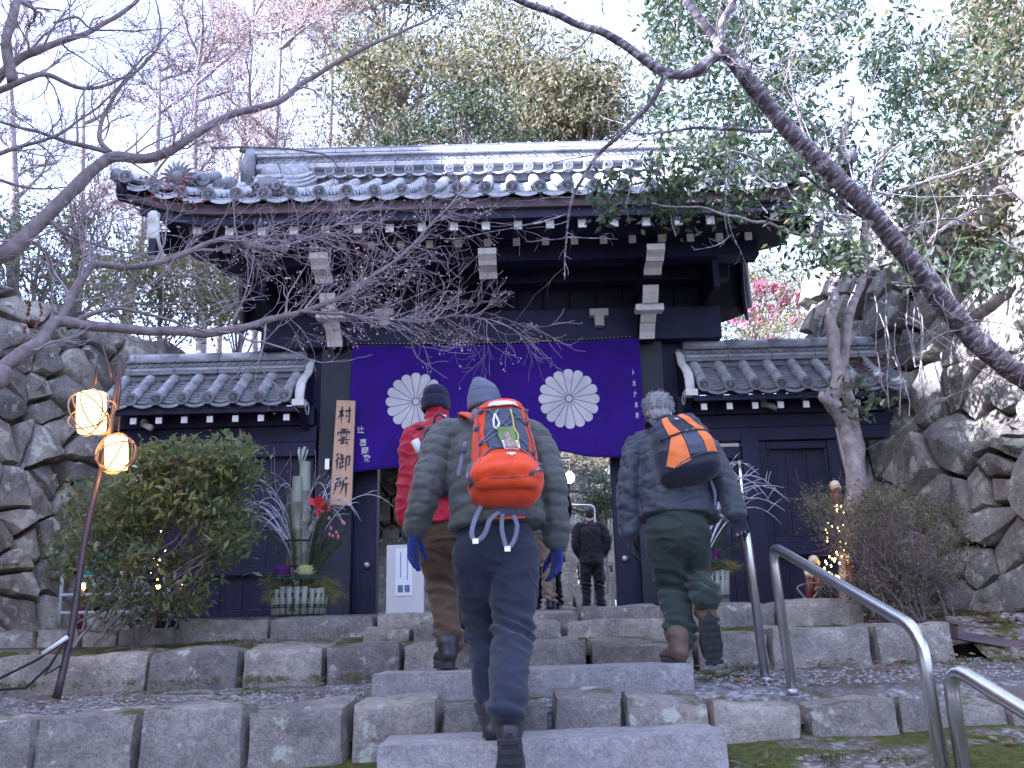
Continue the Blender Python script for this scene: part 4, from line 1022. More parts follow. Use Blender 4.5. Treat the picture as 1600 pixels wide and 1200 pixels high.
def kadomatsu(px0, px1, pyb, pyt, Y, label, kales, full, seed):
    r = random.Random(seed); a, b = P(px0, pyb, Y), P(px1, pyb, Y); cx = (a.x+b.x)/2; R = (b.x-a.x)/2; yc = Y+R; zb_, zt = ZT, P((px0+px1)/2, pyt, Y).z
    t = thing('new_year_pine_planter', label, 'planter', (cx, yc, zb_))
    N = 22
    for k in range(N):
        an = 2*math.pi*k/N; c = Vector((cx+math.cos(an)*R*.93, yc+math.sin(an)*R*.93, 0)); w = R*.13
        mb = MB(); zt2 = zt+r.uniform(-.012, .012); mb.tube([c+Vector((0, 0, zb_)), c+Vector((math.cos(an)*.02, math.sin(an)*.02, zt2))], w, 8); mb.build('bamboo_stave', M['bamboo'], t, True)
    for z in (zb_+.05, zb_+.065, zt-.06, zt-.045):
        mb = MB(); mb.tube([Vector((cx+math.cos(q/24*6.283)*R*1.075, yc+math.sin(q/24*6.283)*R*1.075, z)) for q in range(25)], .005, 5); mb.build('binding_cord', M['cord'], t, True)
    mb = MB(); c = Vector((cx, Y-.012, zb_+.06)); mb.tube([c, c+Vector((.02, -.01, .05))], .005, 4); mb.tube([c, c+Vector((-.02, -.01, -.04))], .005, 4); mb.tube([c, c+Vector((.025, -.01, -.04))], .005, 4); mb.build('knot', M['cord'], t)
    # straw collar and pine sprays drooping round the rim
    for (mat, mname, cnt, spread) in ((M['pine'], 'pine_spray', 15, 1), (M['pine2'], 'drooping_pine_spray', 12, 0)):
        for k in range(cnt):
            an = r.uniform(0, 6.283) if spread else r.uniform(math.pi*.95, math.pi*2.05)
            d = Vector((math.cos(an), math.sin(an)*.7, 0)); base = Vector((cx, yc, zt+.02))+d*R*.4
            up = r.uniform(.25, .62) if spread else r.uniform(-.12, .03)
            tip = base+d*(r.uniform(.12, .32) if spread else r.uniform(.14, .26))+Vector((0, 0, up*(1 if full else .6))); mb = MB(); mid = base.lerp(tip, .5)+Vector((0, 0, .05))
            P3 = [base, mid, tip]; mb.tube(P3, [.007, .005, .002], 5)
            for q in range(150):
                s_ = r.uniform(.25, 1); p = P3[0].lerp(P3[1], s_*2) if s_ < .5 else P3[1].lerp(P3[2], s_*2-1)
                ax = (tip-base).normalized(); dd = (ax*.9+Vector((r.gauss(0, .6), r.gauss(0, .6), r.gauss(0, .6)))).normalized(); L = r.uniform(.05, .09); s2 = dd.orthogonal().normalized()*.0016
                mb.add([p-s2, p+s2, p+dd*L], [(0, 1, 2)])
            mb.build(mname, mat, t)
    for (dx, mat) in kales:
        c = Vector((cx+dx*R, Y-.01, zt+.05)); mb = MB()
        for ring in range(5):
            for k in range(12):
                an = k*2*math.pi/12+ring*.4+r.uniform(-.1, .1); rr = .03+ring*.022; tilt = .9-ring*.28
                d = Vector((math.cos(an), -abs(0)+math.sin(an)*.8, 0)); p0 = c+d*rr*.5+Vector((0, 0, (4-ring)*.014)); e = Vector((-d.y, d.x, 0)); z1 = .03+tilt*.02
                q1 = p0+d*.025+Vector((0, 0, z1*.8)); q2 = p0+d*.04+Vector((0, 0, z1-.012*(ring > 2)))
                mb.add([p0-e*.01, p0+e*.01, q1+e*.032, q2+e*.012+Vector((0, 0, r.uniform(-.006, .006))), q2-e*.012+Vector((0, 0, r.uniform(-.006, .006))), q1-e*.032], [(0, 1, 2, 5), (5, 2, 3, 4)], 0 if ring < 3 else 1)
        mb.build('ornamental_kale', [mat, M['kale_g']], t, True)
    if full:
        for k, (px_, pb, pt, rr) in enumerate([(462, 915, 745, .040), (474, 915, 722, .043), (455, 915, 772, .036)]):
            A = P(px_, pb, yc-.03+k*.04); B = P(px_+(3 if k < 2 else 0), pt, yc-.03+k*.04)
            mb = MB(); n_ = 4; pts = []; rd_ = []
            for i in range(n_):
                p = A.lerp(B, i/n_); pts += [p, p+Vector((0, 0, .006)), p+Vector((0, 0, .014))]; rd_ += [rr, rr*1.08, rr]
            pts.append(B); rd_.append(rr); mb.tube(pts, rd_, 14, caps=False)
            v0 = len(mb.v); mb.add([B+Vector((math.cos(q/14*6.283)*rr, math.sin(q/14*6.283)*rr, -.001)) for q in range(14)], [tuple(range(14))]); mb.build('bamboo_culm', M['culm'], t, True)
        for z in (885, 845):
            q = P(464, z, yc-.07); mb = MB(); mb.tube([q+Vector((-.09, 0, 0)), q+Vector((-.04, -.05, .0)), q+Vector((.04, -.05, 0)), q+Vector((.10, 0, 0))], .008, 6); mb.build('binding_cord', M['cord'], t, True)
        tipc = P(472, 712, yc); mb = MB()
        for k in range(7): mb.tube([tipc+Vector((r.uniform(-.02, .02), 0, -.07)), tipc+Vector((r.uniform(-.045, .045), r.uniform(-.02, .02), r.uniform(.03, .07)))], [.009, .006], 6)
        mb.build('cut_stalks', M['bamboo'], t, True)
        mb = MB(); c = P(495, 792, Y+.05)
        for k in range(7):
            an = r.uniform(0, 6.28); d = Vector((math.cos(an), -.2, math.sin(an)*.8)); e = d.orthogonal().normalized()*.03; mb.add([c, c+d*.06+e, c+d*.12, c+d*.06-e], [(0, 1, 2), (0, 2, 3)])
        mb.build('red_ribbon_bow', M['ribbon'], t)
        mb = MB()
        for k in range(9): c = P(500+r.uniform(-15, 40), 830+r.uniform(-30, 20), Y+.05); mb.ball(c, (.012, .012, .018), 6, 4)
        tag(mb.build('pink_buds', M['flower'], t, True), kind='stuff')
    # arching silver twigs
    K = 22 if full else 16
    for k in range(K):
        bx_ = Vector((cx+r.uniform(-.05, .05), yc, zt+.15 if full else zt+.1)); sdir = r.choice((-1, 1)); reach = r.uniform(.15, .62); h = r.uniform(.45, .85) if full else r.uniform(.45, .95)
        if not full: sdir = 1 if r.random() < .8 else -1
        p1 = bx_+Vector((sdir*reach*.35, r.uniform(-.1, .1), h*.75)); p2 = bx_+Vector((sdir*reach*.8, r.uniform(-.15, .1), h)); p3 = bx_+Vector((sdir*reach*1.2, r.uniform(-.2, .1), h*r.uniform(.45, .85)))
        pts = []
        for i in range(13):
            s_ = i/12; pts.append((1-s_)**3*bx_+3*(1-s_)**2*s_*p1+3*(1-s_)*s_*s_*p2+s_**3*p3)
        mb = MB(); mb.tube(pts, [.0065*(1-.72*i/12) for i in range(13)], 5)
        for i in range(4, 12, 2):
            if r.random() < .7: d = Vector((sdir*r.uniform(.02, .14), r.uniform(-.05, .05), r.uniform(-.05, .12))); mb.tube([pts[i], pts[i]+d*.6+Vector((0, 0, .01)), pts[i]+d], [.003, .0025, .0015], 4)
        mb.build('silver_twig', M['silver'], t, True)
    for k in range(5):
        bx_ = Vector((cx+r.uniform(-.03, .03), yc, zt)); dx = r.uniform(-.3, .15); mb = MB(); h = r.uniform(.7, 1.15)
        pts = [bx_+Vector((dx*s_+.03*math.sin(s_*7+k), 0, h*s_)) for s_ in [i/8 for i in range(9)]]; mb.tube(pts, [.008*(1-.8*i/8) for i in range(9)], 5)
        for i in (3, 4, 5, 6): d = Vector((r.choice((-1, 1))*r.uniform(.05, .14), r.uniform(-.04, .04), r.uniform(.08, .18))); mb.tube([pts[i], pts[i]+d], [.004, .002], 4)
        mb.build('bare_twig', M['bark'], t, True)
    return t
kadomatsu(416, 497, 968, 918, 6.72, 'new year planter with bamboo culms, purple and cream kale in front of the signboard', [(-.45, M['kale_p']), (.45, M['kale_w'])], True, 4)
kadomatsu(1070, 1146, 945, 892, 7.0, 'new year planter with purple kale and arching silver twigs behind the right hiker', [(.3, M['kale_p']), (-.6, M['kale_w'])], False, 9)
# ================================================================== LANTERNS ON A LEANING POLE
M['pole'] = simple('dark lacquered bamboo pole', (.075, .05, .065), (.035, .025, .035), 8, .35, 0, .2, .002, (1, 1, .3))
LY = 5.35
pa, pb = P(88, 1092, LY), P(190, 560, LY+.15)
lp = thing('lantern_pole', 'dark thin pole leaning right and carrying the two glowing lanterns', 'pole', pa)
mb = MB(); pts = [pa.lerp(pb, i/20)+Vector((.012*math.sin(i*.5), 0, 0)) for i in range(21)]
mb.tube(pts, [.022-.008*i/20+(.003 if i % 5 == 0 else 0) for i in range(21)], 10); mb.build('shaft', M['pole'], lp, True)
for (u, v) in (((150, 600), (152, 555)), ((184, 640), (192, 558)), ((176, 590), (160, 540))):
    mb = MB(); mb.tube([P(*u, LY), P(*v, LY+.05)], [.008, .005], 6); mb.build('hanging_arm', M['pole'], lp, True)
M['paper_lit'] = emit_mat('lit paper shade', (1.0, .50, .13), 1.7)
M['wicker'] = simple('split cane', (.35, .24, .17), (.22, .14, .10), 10, .6, 0, 0)
def lantern(cx, cy, rad, pw, ph, Y, label, seed):
    r = random.Random(seed); c = P(cx, cy, Y); t = thing('lantern', label, 'lantern', c)
    mb = MB(); hw, hh = pw, ph; R = Matrix.Rotation(math.radians(-6), 3, 'Y')
    mb.tube([c+R@Vector((0, 0, -hh)), c+R@Vector((0, 0, -hh*.5)), c+R@Vector((0, 0, hh*.5)), c+R@Vector((0, 0, hh))], [hw*.93, hw, hw, hw*.95], 20); o = mb.build('paper_shade', M['paper_lit'], t, True)
    for k in range(6):
        ax = Vector((r.gauss(0, 1), r.gauss(0, .8), r.gauss(0, .9))).normalized(); u = ax.orthogonal().normalized(); w = ax.cross(u); off = ax*rad*r.uniform(-.25, .25); q = rad*r.uniform(.92, 1.04)
        mb = MB(); mb.tube([c+off+u*math.cos(i/28*6.283)*q+w*math.sin(i/28*6.283)*q*.92 for i in range(29)], .0045, 5); mb.build('cane_hoop', M['wicker'], t, True)
    mb = MB(); mb.tube([c+Vector((0, 0, hh)), c+Vector((0, 0, rad*1.15)), c+Vector((.0, 0, rad*1.9))], .004, 5); mb.build('hanging_cord', M['cord'], t)
    L = bpy.data.lights.new('lantern_bulb', 'POINT'); L.energy = 1.3; L.color = (1, .48, .12); L.shadow_soft_size = hw*1.1
    lo = bpy.data.objects.new('lantern_bulb', L); COL.objects.link(lo); lo.parent = t; lo.location = Vector((0, 0, -hh*1.25))
    L2 = L.copy(); lo2 = bpy.data.objects.new('lantern_bulb', L2); COL.objects.link(lo2); lo2.parent = t; lo2.location = Vector((0, 0, hh*1.3))
lantern(143, 645, .155, .084, .118, LY-.10, 'larger upper glowing lantern in a ball of cane hoops on the leaning pole', 3)
lantern(182, 709, .125, .066, .098, LY+.02, 'smaller lower glowing lantern in cane hoops just right of the pole', 5)
mb = MB(); c0 = P(103, 1000, LY-.03)
mb.tube([c0, P(60, 1030, LY-.05), P(20, 1050, LY-.05), P(-30, 1075, LY-.1)], .008, 6); mb.tube([c0, P(78, 1040, LY-.06), P(40, 1075, LY-.06), P(-30, 1080, LY-.1)], .008, 6); mb.tube([P(108, 990, LY-.03), P(85, 1030, LY-.03), P(70, 1055, LY-.03), P(95, 1040, LY-.03)], .006, 6)
tag(mb.build('cable', M['cord'], None, True), 'black cable looping down the foot of the lantern pole', 'cable')
mb = MB(); mb.tube([P(106, 995, LY-.035), P(92, 1005, LY-.035), P(66, 1022, LY-.05)], .013, 6); tag(mb.build('cable_tape', M['paper'], None, True), 'white tape round the cable joint at the foot of the lantern pole', 'tape')
# ================================================================== HANDRAILS
def bend(pts, rad, k=6):
    out = [pts[0]]
    for a, b, c in zip(pts, pts[1:], pts[2:]):
        u = (a-b).normalized(); w = (c-b).normalized(); r_ = min(rad, (a-b).length*.45, (c-b).length*.45); p0 = b+u*r_; p1 = b+w*r_
        for i in range(k+1): s_ = i/k; out.append((1-s_)**2*p0+2*(1-s_)*s_*b+s_*s_*p1)
    out.append(pts[-1]); return out
def rail(label, pts, feet, rad=.024):
    t = thing('handrail', label, 'handrail', feet[0])
    mb = MB(); mb.tube(bend(pts, .10), rad, 14); mb.build('pipe', M['steel'], t, True)
    for f in feet: mb = MB(); mb.tube([f+Vector((0, 0, -.02)), f+Vector((0, 0, .012))], rad*1.25, 14); mb.build('foot_collar', M['steel_dark'], t, True)
fa = P(1196, 1062, 5.02); ta = P(1158, 823, 5.02)
rail('upper steel handrail gripped by the right hiker', [fa, Vector((fa.x-.03, 5.02, ta.z)), P(1118, 800, 5.9), Vector((1.28, 6.75, P(1118, 800, 5.9).z+.10)), Vector((1.28, 6.8, ZT))], [fa])
fb = P(1238, 1080, 4.62); tb = P(1212, 852, 4.62); nb = P(1437, 985, 3.32); nf = P(1478, 1235, 3.32)
rail('long middle steel handrail sloping down towards the camera', [fb, Vector((fb.x-.03, 4.62, tb.z)), nb, nf], [fb, nf])
fc = P(1508, 1222, 3.28); tc = P(1490, 1036, 3.28)
e1 = Vector((1.75, 2.35, tc.z-.42)); rail('lowest steel handrail cut by the right edge of the picture', [fc, Vector((fc.x-.0, 3.28, tc.z)), e1, Vector((1.78, 2.35, -1.7))], [fc], .026)
# ================================================================== RED STUMPS WITH LIT ENDS, FAIRY LIGHTS, BARRIER
M['redwood'] = simple('dark red lacquered log', (.16, .03, .035), (.08, .015, .02), 8, .45, 0, .2)
M['endgrain'] = simple('pale sawn log end', (.80, .68, .50), (.65, .5, .34), 20, .7, 0, .1)
M['fairy'] = emit_mat('warm fairy light', (1.0, .62, .12), 6)
def log_post(px_, py_, Y, r_, label, foot=None):
    c = P(px_, py_, Y); t = thing('log_post', label, 'ornament', (c.x, Y, ZT)); mb = MB(); mb.tube([(c.x, Y+.05, ZT-.1), (c.x, Y+.0, c.z)], r_, 14); mb.build('log', M['redwood'], t, True)
    mb = MB(); mb.tube([c+Vector((0, -.03, -.012)), c+Vector((0, .015, .028))], r_*1.03, 18); mb.build('sawn_end', M['endgrain'], t, True)
log_post(1305, 762, 7.0, .038, 'tallest red log post with a pale sawn top in front of the wicket wall')
log_post(1272, 879, 6.95, .036, 'shorter red log post left of the fairy lights beside the framed panel')
log_post(1329, 877, 6.9, .040, 'red log post with a pale sawn top right of the fairy lights')
log_post(1263, 898, 6.9, .026, 'thinnest lowest red log post at the left of the group')
def fairy(spots, Y, label, n_, seed):
    r = random.Random(seed); mb = MB(); wire = MB()
    for (x0, y0, x1, y1) in spots:
        last = None
        for k in range(n_):
            t = k/(n_-1); p = P(x0+(x1-x0)*t+math.sin(t*14)*6, y0+(y1-y0)*t, Y+math.cos(t*14)*.03); mb.ball(p, (.006, .006, .009), 5, 4)
            if last is not None: wire.tube([last, p], .002, 3)
            last = p
    t = thing('fairy_lights', label, 'lights', P(spots[0][0], spots[0][1], Y)); tag(mb.build('bulbs', M['fairy'], t), kind='stuff'); wire.build('wire', M['cord'], t)
fairy([(1294, 818, 1296, 850), (1312, 815, 1316, 850), (1308, 790, 1312, 800), (1296, 870, 1290, 895), (1314, 856, 1306, 880), (1300, 898, 1305, 903)], 6.85, 'strings of yellow fairy lights wound between the red logs on the right', 8, 1)
fairy([(252, 830, 256, 890), (243, 860, 240, 905)], 7.3, 'strings of yellow fairy lights behind the left bush', 5, 2)
for q, (px_, py_) in enumerate([(247, 921), (284, 913), (130, 919)]):
    c = P(px_, py_, 7.2); t = thing('log_post', ['red log post with a lit end behind the middle of the left bush', 'red log post with a lit end behind the right edge of the left bush', 'red log post with a lit end behind the left edge of the left bush'][q], 'ornament', (c.x, 7.2, .1))
    mb = MB(); mb.tube([(c.x, 7.25, 0), c], .035, 12); mb.build('log', M['redwood'], t, True); mb = MB(); mb.tube([c+Vector((0, -.03, -.01)), c+Vector((0, .01, .02))], .024, 14); mb.build('sawn_end', M['fairy'], t, True)
t = thing('pipe_barrier', 'white pipe barrier half hidden behind the left bush', 'barrier', P(200, 975, 7.0))
wp = simple('white painted pipe', (.70, .72, .78), (.5, .52, .6), 10, .4, 0, 0)
for pts in ([(262, 975), (266, 930), (250, 888), (160, 885), (98, 890), (92, 975)], [(95, 930), (262, 928)], [(190, 886), (186, 975)], [(95, 958), (264, 955)]):
    mb = MB(); mb.tube(bend([P(a, b, 7.0) for a, b in pts], .06), .013, 8); mb.build('pipe', wp, t, True)
mb = MB(); a, b = P(128, 900, 7.12), P(190, 858, 7.12); mb.box(a.x, b.x, 7.1, 7.14, a.z, b.z); tag(mb.build('teal_panel', simple('teal plastic net', (.10, .38, .38), (.06, .25, .27), 30, .5, 0, .1)), 'small teal panel leaning behind the white pipe barrier', 'panel')
c = P(213, 745, 7.6); t = thing('standing_lamp', 'tall white cylindrical lamp showing through the left bush', 'lamp', (c.x, 7.6, .1)); mb = MB(); mb.tube([(c.x-.02, 7.6, c.z-.26), (c.x, 7.6, c.z+.1), (c.x+.01, 7.6, c.z+.19)], [.045, .055, .03], 14); mb.build('shade', M['white'], t, True); mb = MB(); mb.tube([(c.x, 7.6, .05), (c.x, 7.6, c.z-.26)], .015, 8); mb.build('stand', M['steel_dark'], t)
# beyond the gate: lamp and rail
c = P(890, 746, 13.5); t = thing('hanging_lamp', 'round glowing lamp hanging beyond the gate opening', 'lamp', c)
mb = MB(); mb.ball(c, (.072, .072, .09), 14, 10); mb.build('globe', emit_mat('lit globe', (1, .72, .42), 7), t, True); mb = MB(); mb.tube([c+Vector((0, 0, .08)), c+Vector((0, 0, .27)), c+Vector((-.2, 0, .27))], .01, 6); mb.build('arm', M['steel'], t)
mb = MB(); mb.tube(bend([P(800, 786, 14.5), P(928, 790, 14.5), P(930, 945, 14.5)], .08), .022, 8)
tag(mb.build('handrail', M['steel'], None, True), 'thin steel handrail beyond the gate behind the man in black', 'handrail')
# ================================================================== PEOPLE
M['skin'] = simple('skin', (.62, .42, .34), (.52, .33, .27), 20, .5, 0, .05)
M['eye'] = simple('eye', (.08, .06, .05), None, 20, .2, 0, 0)
def remesh(mb, voxel, name, mat, parent, smooth_it=2, disp=None, post=None):
    me0 = mb.mesh(name, mat, True); ob = bpy.data.objects.new(name, me0); COL.objects.link(ob)
    r = ob.modifiers.new('r', 'REMESH'); r.mode = 'VOXEL'; r.voxel_size = voxel; r.use_smooth_shade = True
    if smooth_it: s_ = ob.modifiers.new('s', 'SMOOTH'); s_.iterations = smooth_it; s_.factor = .5
    dg = bpy.context.evaluated_depsgraph_get(); me = bpy.data.meshes.new_from_object(ob.evaluated_get(dg)); bpy.data.objects.remove(ob)
    me.name = name
    if not me.materials: me.materials.append(mat)
    if disp:
        nrm = [v.normal.copy() for v in me.vertices]; co = [v.co.copy() for v in me.vertices]
        for v, n_, c in zip(me.vertices, nrm, co): v.co = c+n_*disp(c, n_)
    me.polygons.foreach_set('use_smooth', [True]*len(me.polygons)); me.update()
    return link(name, me, parent)
def dense(pts, rad, k=5):
    """smooth a chain of joints and radii"""
    pts = [Vector(p) for p in pts]; rad = [r if hasattr(r, '__len__') else (r, r) for r in rad]; o, q = [], []
    n = len(pts)
    for i in range(n-1):
        p0, p1, p2, p3 = pts[max(0, i-1)], pts[i], pts[i+1], pts[min(n-1, i+2)]
        for j in range(k):
            t = j/k; o.append(.5*((2*p1)+(-p0+p2)*t+(2*p0-5*p1+4*p2-p3)*t*t+(-p0+3*p1-3*p2+p3)*t**3))
            s_ = t*t*(3-2*t); q.append((rad[i][0]*(1-s_)+rad[i+1][0]*s_, rad[i][1]*(1-s_)+rad[i+1][1]*s_))
    o.append(pts[-1]); q.append(rad[-1]); return o, q
def limb(mb, pts, rad, n=16, side=None, balls=True):
    o, q = dense(pts, rad); mb.tube(o, q, n, side=side)
    if balls:
        for e in (0, -1): mb.ball(o[e], (q[e][0]*.97, q[e][1]*.97, min(q[e])*.8), 12, 8)
def chain_pos(chains, p):
    best = None
    for ci, (pts, r) in enumerate(chains):
        L = 0
        for a, b in zip(pts, pts[1:]):
            ab = b-a; t = max(0, min(1, (p-a).dot(ab)/ab.length_squared)); d = (p-(a+ab*t)).length/r
            if best is None or d < best[0]: best = (d, ci, L+t*ab.length)
            L += ab.length
    return best
def quilt(chains, spacing, amp, fold, seed, wob=.15):
    def f(p, n_):
        d, ci, t = chain_pos(chains, p)
        sp = spacing*(1.0 if ci else 1.15); t += wob*spacing*noise.noise(p*5+Vector((seed, 0, 0)))*3
        w = abs(math.sin(math.pi*t/sp)); q = w**.38
        return amp*(q-.75)+.006*(1-q)*noise.noise(p*55)+fold*noise.noise(Vector((p.x*9, p.y*9, p.z*14))+Vector((seed, 3, 1)))+fold*.5*noise.noise(Vector((p.x*26, p.y*26, p.z*38)))
    return f
def folds(a, b, seed, knees=(), rag=1.0):
    def f(p, n_):
        v = a*noise.noise(Vector((p.x*5, p.y*5, p.z*7+noise.noise(p*6)*1.5))+Vector((seed, 0, 0)))
        r_ = 1-abs(noise.noise(Vector((p.x*7+p.z*5, p.y*7, p.z*13))+Vector((0, seed, 0)))*2); v += b*(r_**3)*rag-b*.3
        for (kz, w) in knees:
            e = math.exp(-((p.z-kz)/w)**2); v += b*1.5*e*math.sin((p.z+.3*noise.noise(p*6)*.2+p.x*.35)*95)
        return v
    return f
def hand(mb, wrist, d, palm_n, thumb_side, size=1.0, curl=.35, spread=1.0, th_=1.0):
    """palm and five fingers; d = direction to the fingertips, palm_n = where the palm faces, thumb_side = sideways"""
    d = d.normalized(); t = (thumb_side - d*thumb_side.dot(d)).normalized(); n = d.cross(t).normalized()
    if n.dot(palm_n) < 0: n = -n
    s_ = size; pc = wrist+d*.045*s_
    limb(mb, [wrist-d*.02*s_, wrist+d*.02*s_, wrist+d*.06*s_, wrist+d*.092*s_], [(.027*s_*th_, .021*s_*th_), (.034*s_*th_, .019*s_*th_), (.043*s_*th_, .017*s_*th_), (.041*s_*th_, .014*s_*th_)], 12, side=t, balls=False)
    for k, (off, L) in enumerate([(.030, .072), (.010, .080), (-.011, .074), (-.031, .058)]):
        b = wrist+d*.085*s_+t*off*s_; a = curl*(1+.12*k); pts = [b-d*.02*s_]; dirv = (d+t*off*3.0*spread).normalized(); p = b
        for q in range(3):
            ang = a*(.6+q*.55); dd = dirv*math.cos(ang)+n*math.sin(ang); p = p+dd*L*s_*(.42, .32, .26)[q]; pts.append(p)
        limb(mb, pts, [.0105*s_*th_, .010*s_*th_, .009*s_*th_, .0078*s_*th_], 8)
    b = wrist+d*.025*s_+t*.028*s_; dd = (d*.75+t*.6+n*.25).normalized(); p1 = b+dd*.038*s_; p2 = p1+(dd*.8+d*.4+n*.15).normalized()*.032*s_; p3 = p2+(d*.8+n*.3+dd*.3).normalized()*.026*s_
    limb(mb, [b-dd*.01, p1, p2, p3], [.015*s_*th_, .0125*s_*th_, .011*s_*th_, .009*s_*th_], 8)
def head_shape(mb, c, fwd, up, s_=1.0):
    side = fwd.cross(up).normalized(); R = Matrix((side, fwd, up)).transposed()
    mb.ball(c+up*.03*s_, (.073*s_, .092*s_, .093*s_), 20, 14, R=R)
    mb.ball(c+fwd*.025*s_-up*.045*s_, (.058*s_, .068*s_, .068*s_), 16, 10, R=R)
    mb.ball(c+fwd*.098*s_-up*.012*s_, (.012*s_, .020*s_, .022*s_), 8, 6, R=R)      # nose
    mb.ball(c+fwd*.086*s_-up*.056*s_, (.022*s_, .010*s_, .008*s_), 8, 6, R=R)      # lips
    mb.ball(c+fwd*.078*s_+up*.022*s_, (.045*s_, .016*s_, .010*s_), 8, 6, R=R)      # brow
    for q in (-1, 1): mb.ball(c+side*q*.074*s_-fwd*.005*s_-up*.008*s_, (.010*s_, .020*s_, .032*s_), 10, 8, R=R)
def shoe(parent, heel, fwd, up, mat_up, mat_sole, L=.285, w=.048, shaft=.10, name='shoe'):
    w *= 1.16; L *= 1.04
    fwd = fwd.normalized(); side = fwd.cross(up).normalized(); up = side.cross(fwd).normalized()
    mb = MB(); g = lambda a, h: heel+fwd*L*a+up*h
    limb(mb, [g(.06, .055), g(.3, .052), g(.58, .045), g(.82, .034), g(.95, .028)], [(w*.80, .045), (w*.86, .045), (w*1.02, .037), (w*.95, .027), (w*.62, .018)], 14, side=side)
    limb(mb, [g(.13, .05), g(.15, .05+shaft*.6), g(.16, .05+shaft)], [(w*.85, .058), (w*.93, .055), (w*1.0, .058)], 14, side=side)
    mb.ball(g(.09, .045), (w*.8, .04, .04), 10, 8)
    o = remesh(mb, .007, name, mat_up, parent, 2, folds(.002, .003, 3))
    m2 = MB(); out = []
    for i in range(24):
        a = i/24*6.283; x = math.cos(a); y = math.sin(a); lw = w*(1.02 if y > 0 else .86)*(1-.12*abs(y)); out.append((x*lw*(1.0 if abs(y) > .1 else .97), .5+.5*y*1.02))
    v = []
    for h, k in ((-.012, .97), (.0, 1.02), (.016, 1.04), (.026, .98)): v += [heel+fwd*L*b_+side*a_*k+up*h for a_, b_ in out]
    n = 24; f = [tuple(range(n-1, -1, -1)), tuple(3*n+i for i in range(n))]
    for j in range(3): f += [(j*n+i, j*n+(i+1) % n, (j+1)*n+(i+1) % n, (j+1)*n+i) for i in range(n)]
    m2.add(v, f)
    for j in range(7):
        a = .08+j*.135; m2.hexa([heel+fwd*L*(a+da)+side*sx*w*.8+up*h for h in (-.019, -.011) for sx, da in ((-1, 0), (1, 0), (1, .07), (-1, .07))])
    m2.build('sole', mat_sole, o, False)
    return o
def person(label, spec, root):
    return thing('person', label, 'person', root)
V = Vector; UP = V((0, 0, 1))
M['puffer'] = cloth_mat('grey olive quilted nylon', (.070, .076, .072), 200, .45, .1)
M['puffer2'] = cloth_mat('slate quilted nylon', (.042, .048, .066), 200, .40, .1)
M['navy_trouser'] = cloth_mat('navy trouser cloth', (.021, .026, .046), 400, .8, .25)
M['green_trouser'] = cloth_mat('dark green trouser cloth', (.030, .044, .040), 400, .8, .25)
M['brown_trouser'] = cloth_mat('olive brown corduroy', (.085, .056, .036), 400, .85, .25)
M['tan_trouser'] = cloth_mat('tan trouser cloth', (.38, .27, .21), 400, .85, .25)
M['black_cloth'] = cloth_mat('black cloth', (.016, .016, .024), 400, .8, .2)
M['red_jacket'] = cloth_mat('crimson shell jacket', (.34, .008, .030), 300, .5, .2)
M['grey_jacket'] = cloth_mat('light grey jacket', (.30, .29, .30), 300, .7, .2)
M['orange'] = cloth_mat('orange red pack nylon', (.70, .065, .012), 250, .5, .2)
M['orange2'] = cloth_mat('orange pack nylon', (.78, .20, .05), 250, .55, .2)
M['packgrey'] = cloth_mat('slate grey pack mesh', (.075, .085, .13), 300, .6, .25)
M['packblack'] = cloth_mat('dark navy pack nylon', (.028, .030, .05), 300, .5, .25)
M['strap'] = cloth_mat('grey webbing', (.17, .18, .26), 500, .7, .3)
M['glove_blue'] = cloth_mat('blue knit glove', (.018, .028, .16), 500, .9, .4)
M['glove_black'] = cloth_mat('black glove', (.02, .022, .035), 500, .8, .3)
M['knit_grey'] = cloth_mat('grey blue knit', (.13, .14, .21), 600, .95, .4)
M['knit_navy'] = cloth_mat('navy fleece knit', (.020, .022, .055), 600, .95, .4)
M['boot_brown'] = simple('brown suede boot', (.16, .10, .075), (.09, .06, .05), 20, .8, 0, .2)
M['boot_dark'] = simple('black leather shoe', (.035, .03, .045), (.02, .018, .025), 20, .45, 0, .1)
M['sole'] = simple('rubber sole', (.055, .05, .06), (.03, .03, .035), 30, .8, 0, .1)
M['sole_pale'] = simple('pale rubber sole', (.55, .47, .38), (.42, .36, .3), 30, .8, 0, .1)
M['hair_grey'] = simple('grey hair', (.33, .32, .34), (.14, .14, .16), 60, .5, 0, .2, .002, (1, 1, .2))
M['hair_black'] = simple('black hair', (.02, .018, .02), None, 60, .5, 0, .2, .002, (1, 1, .2))
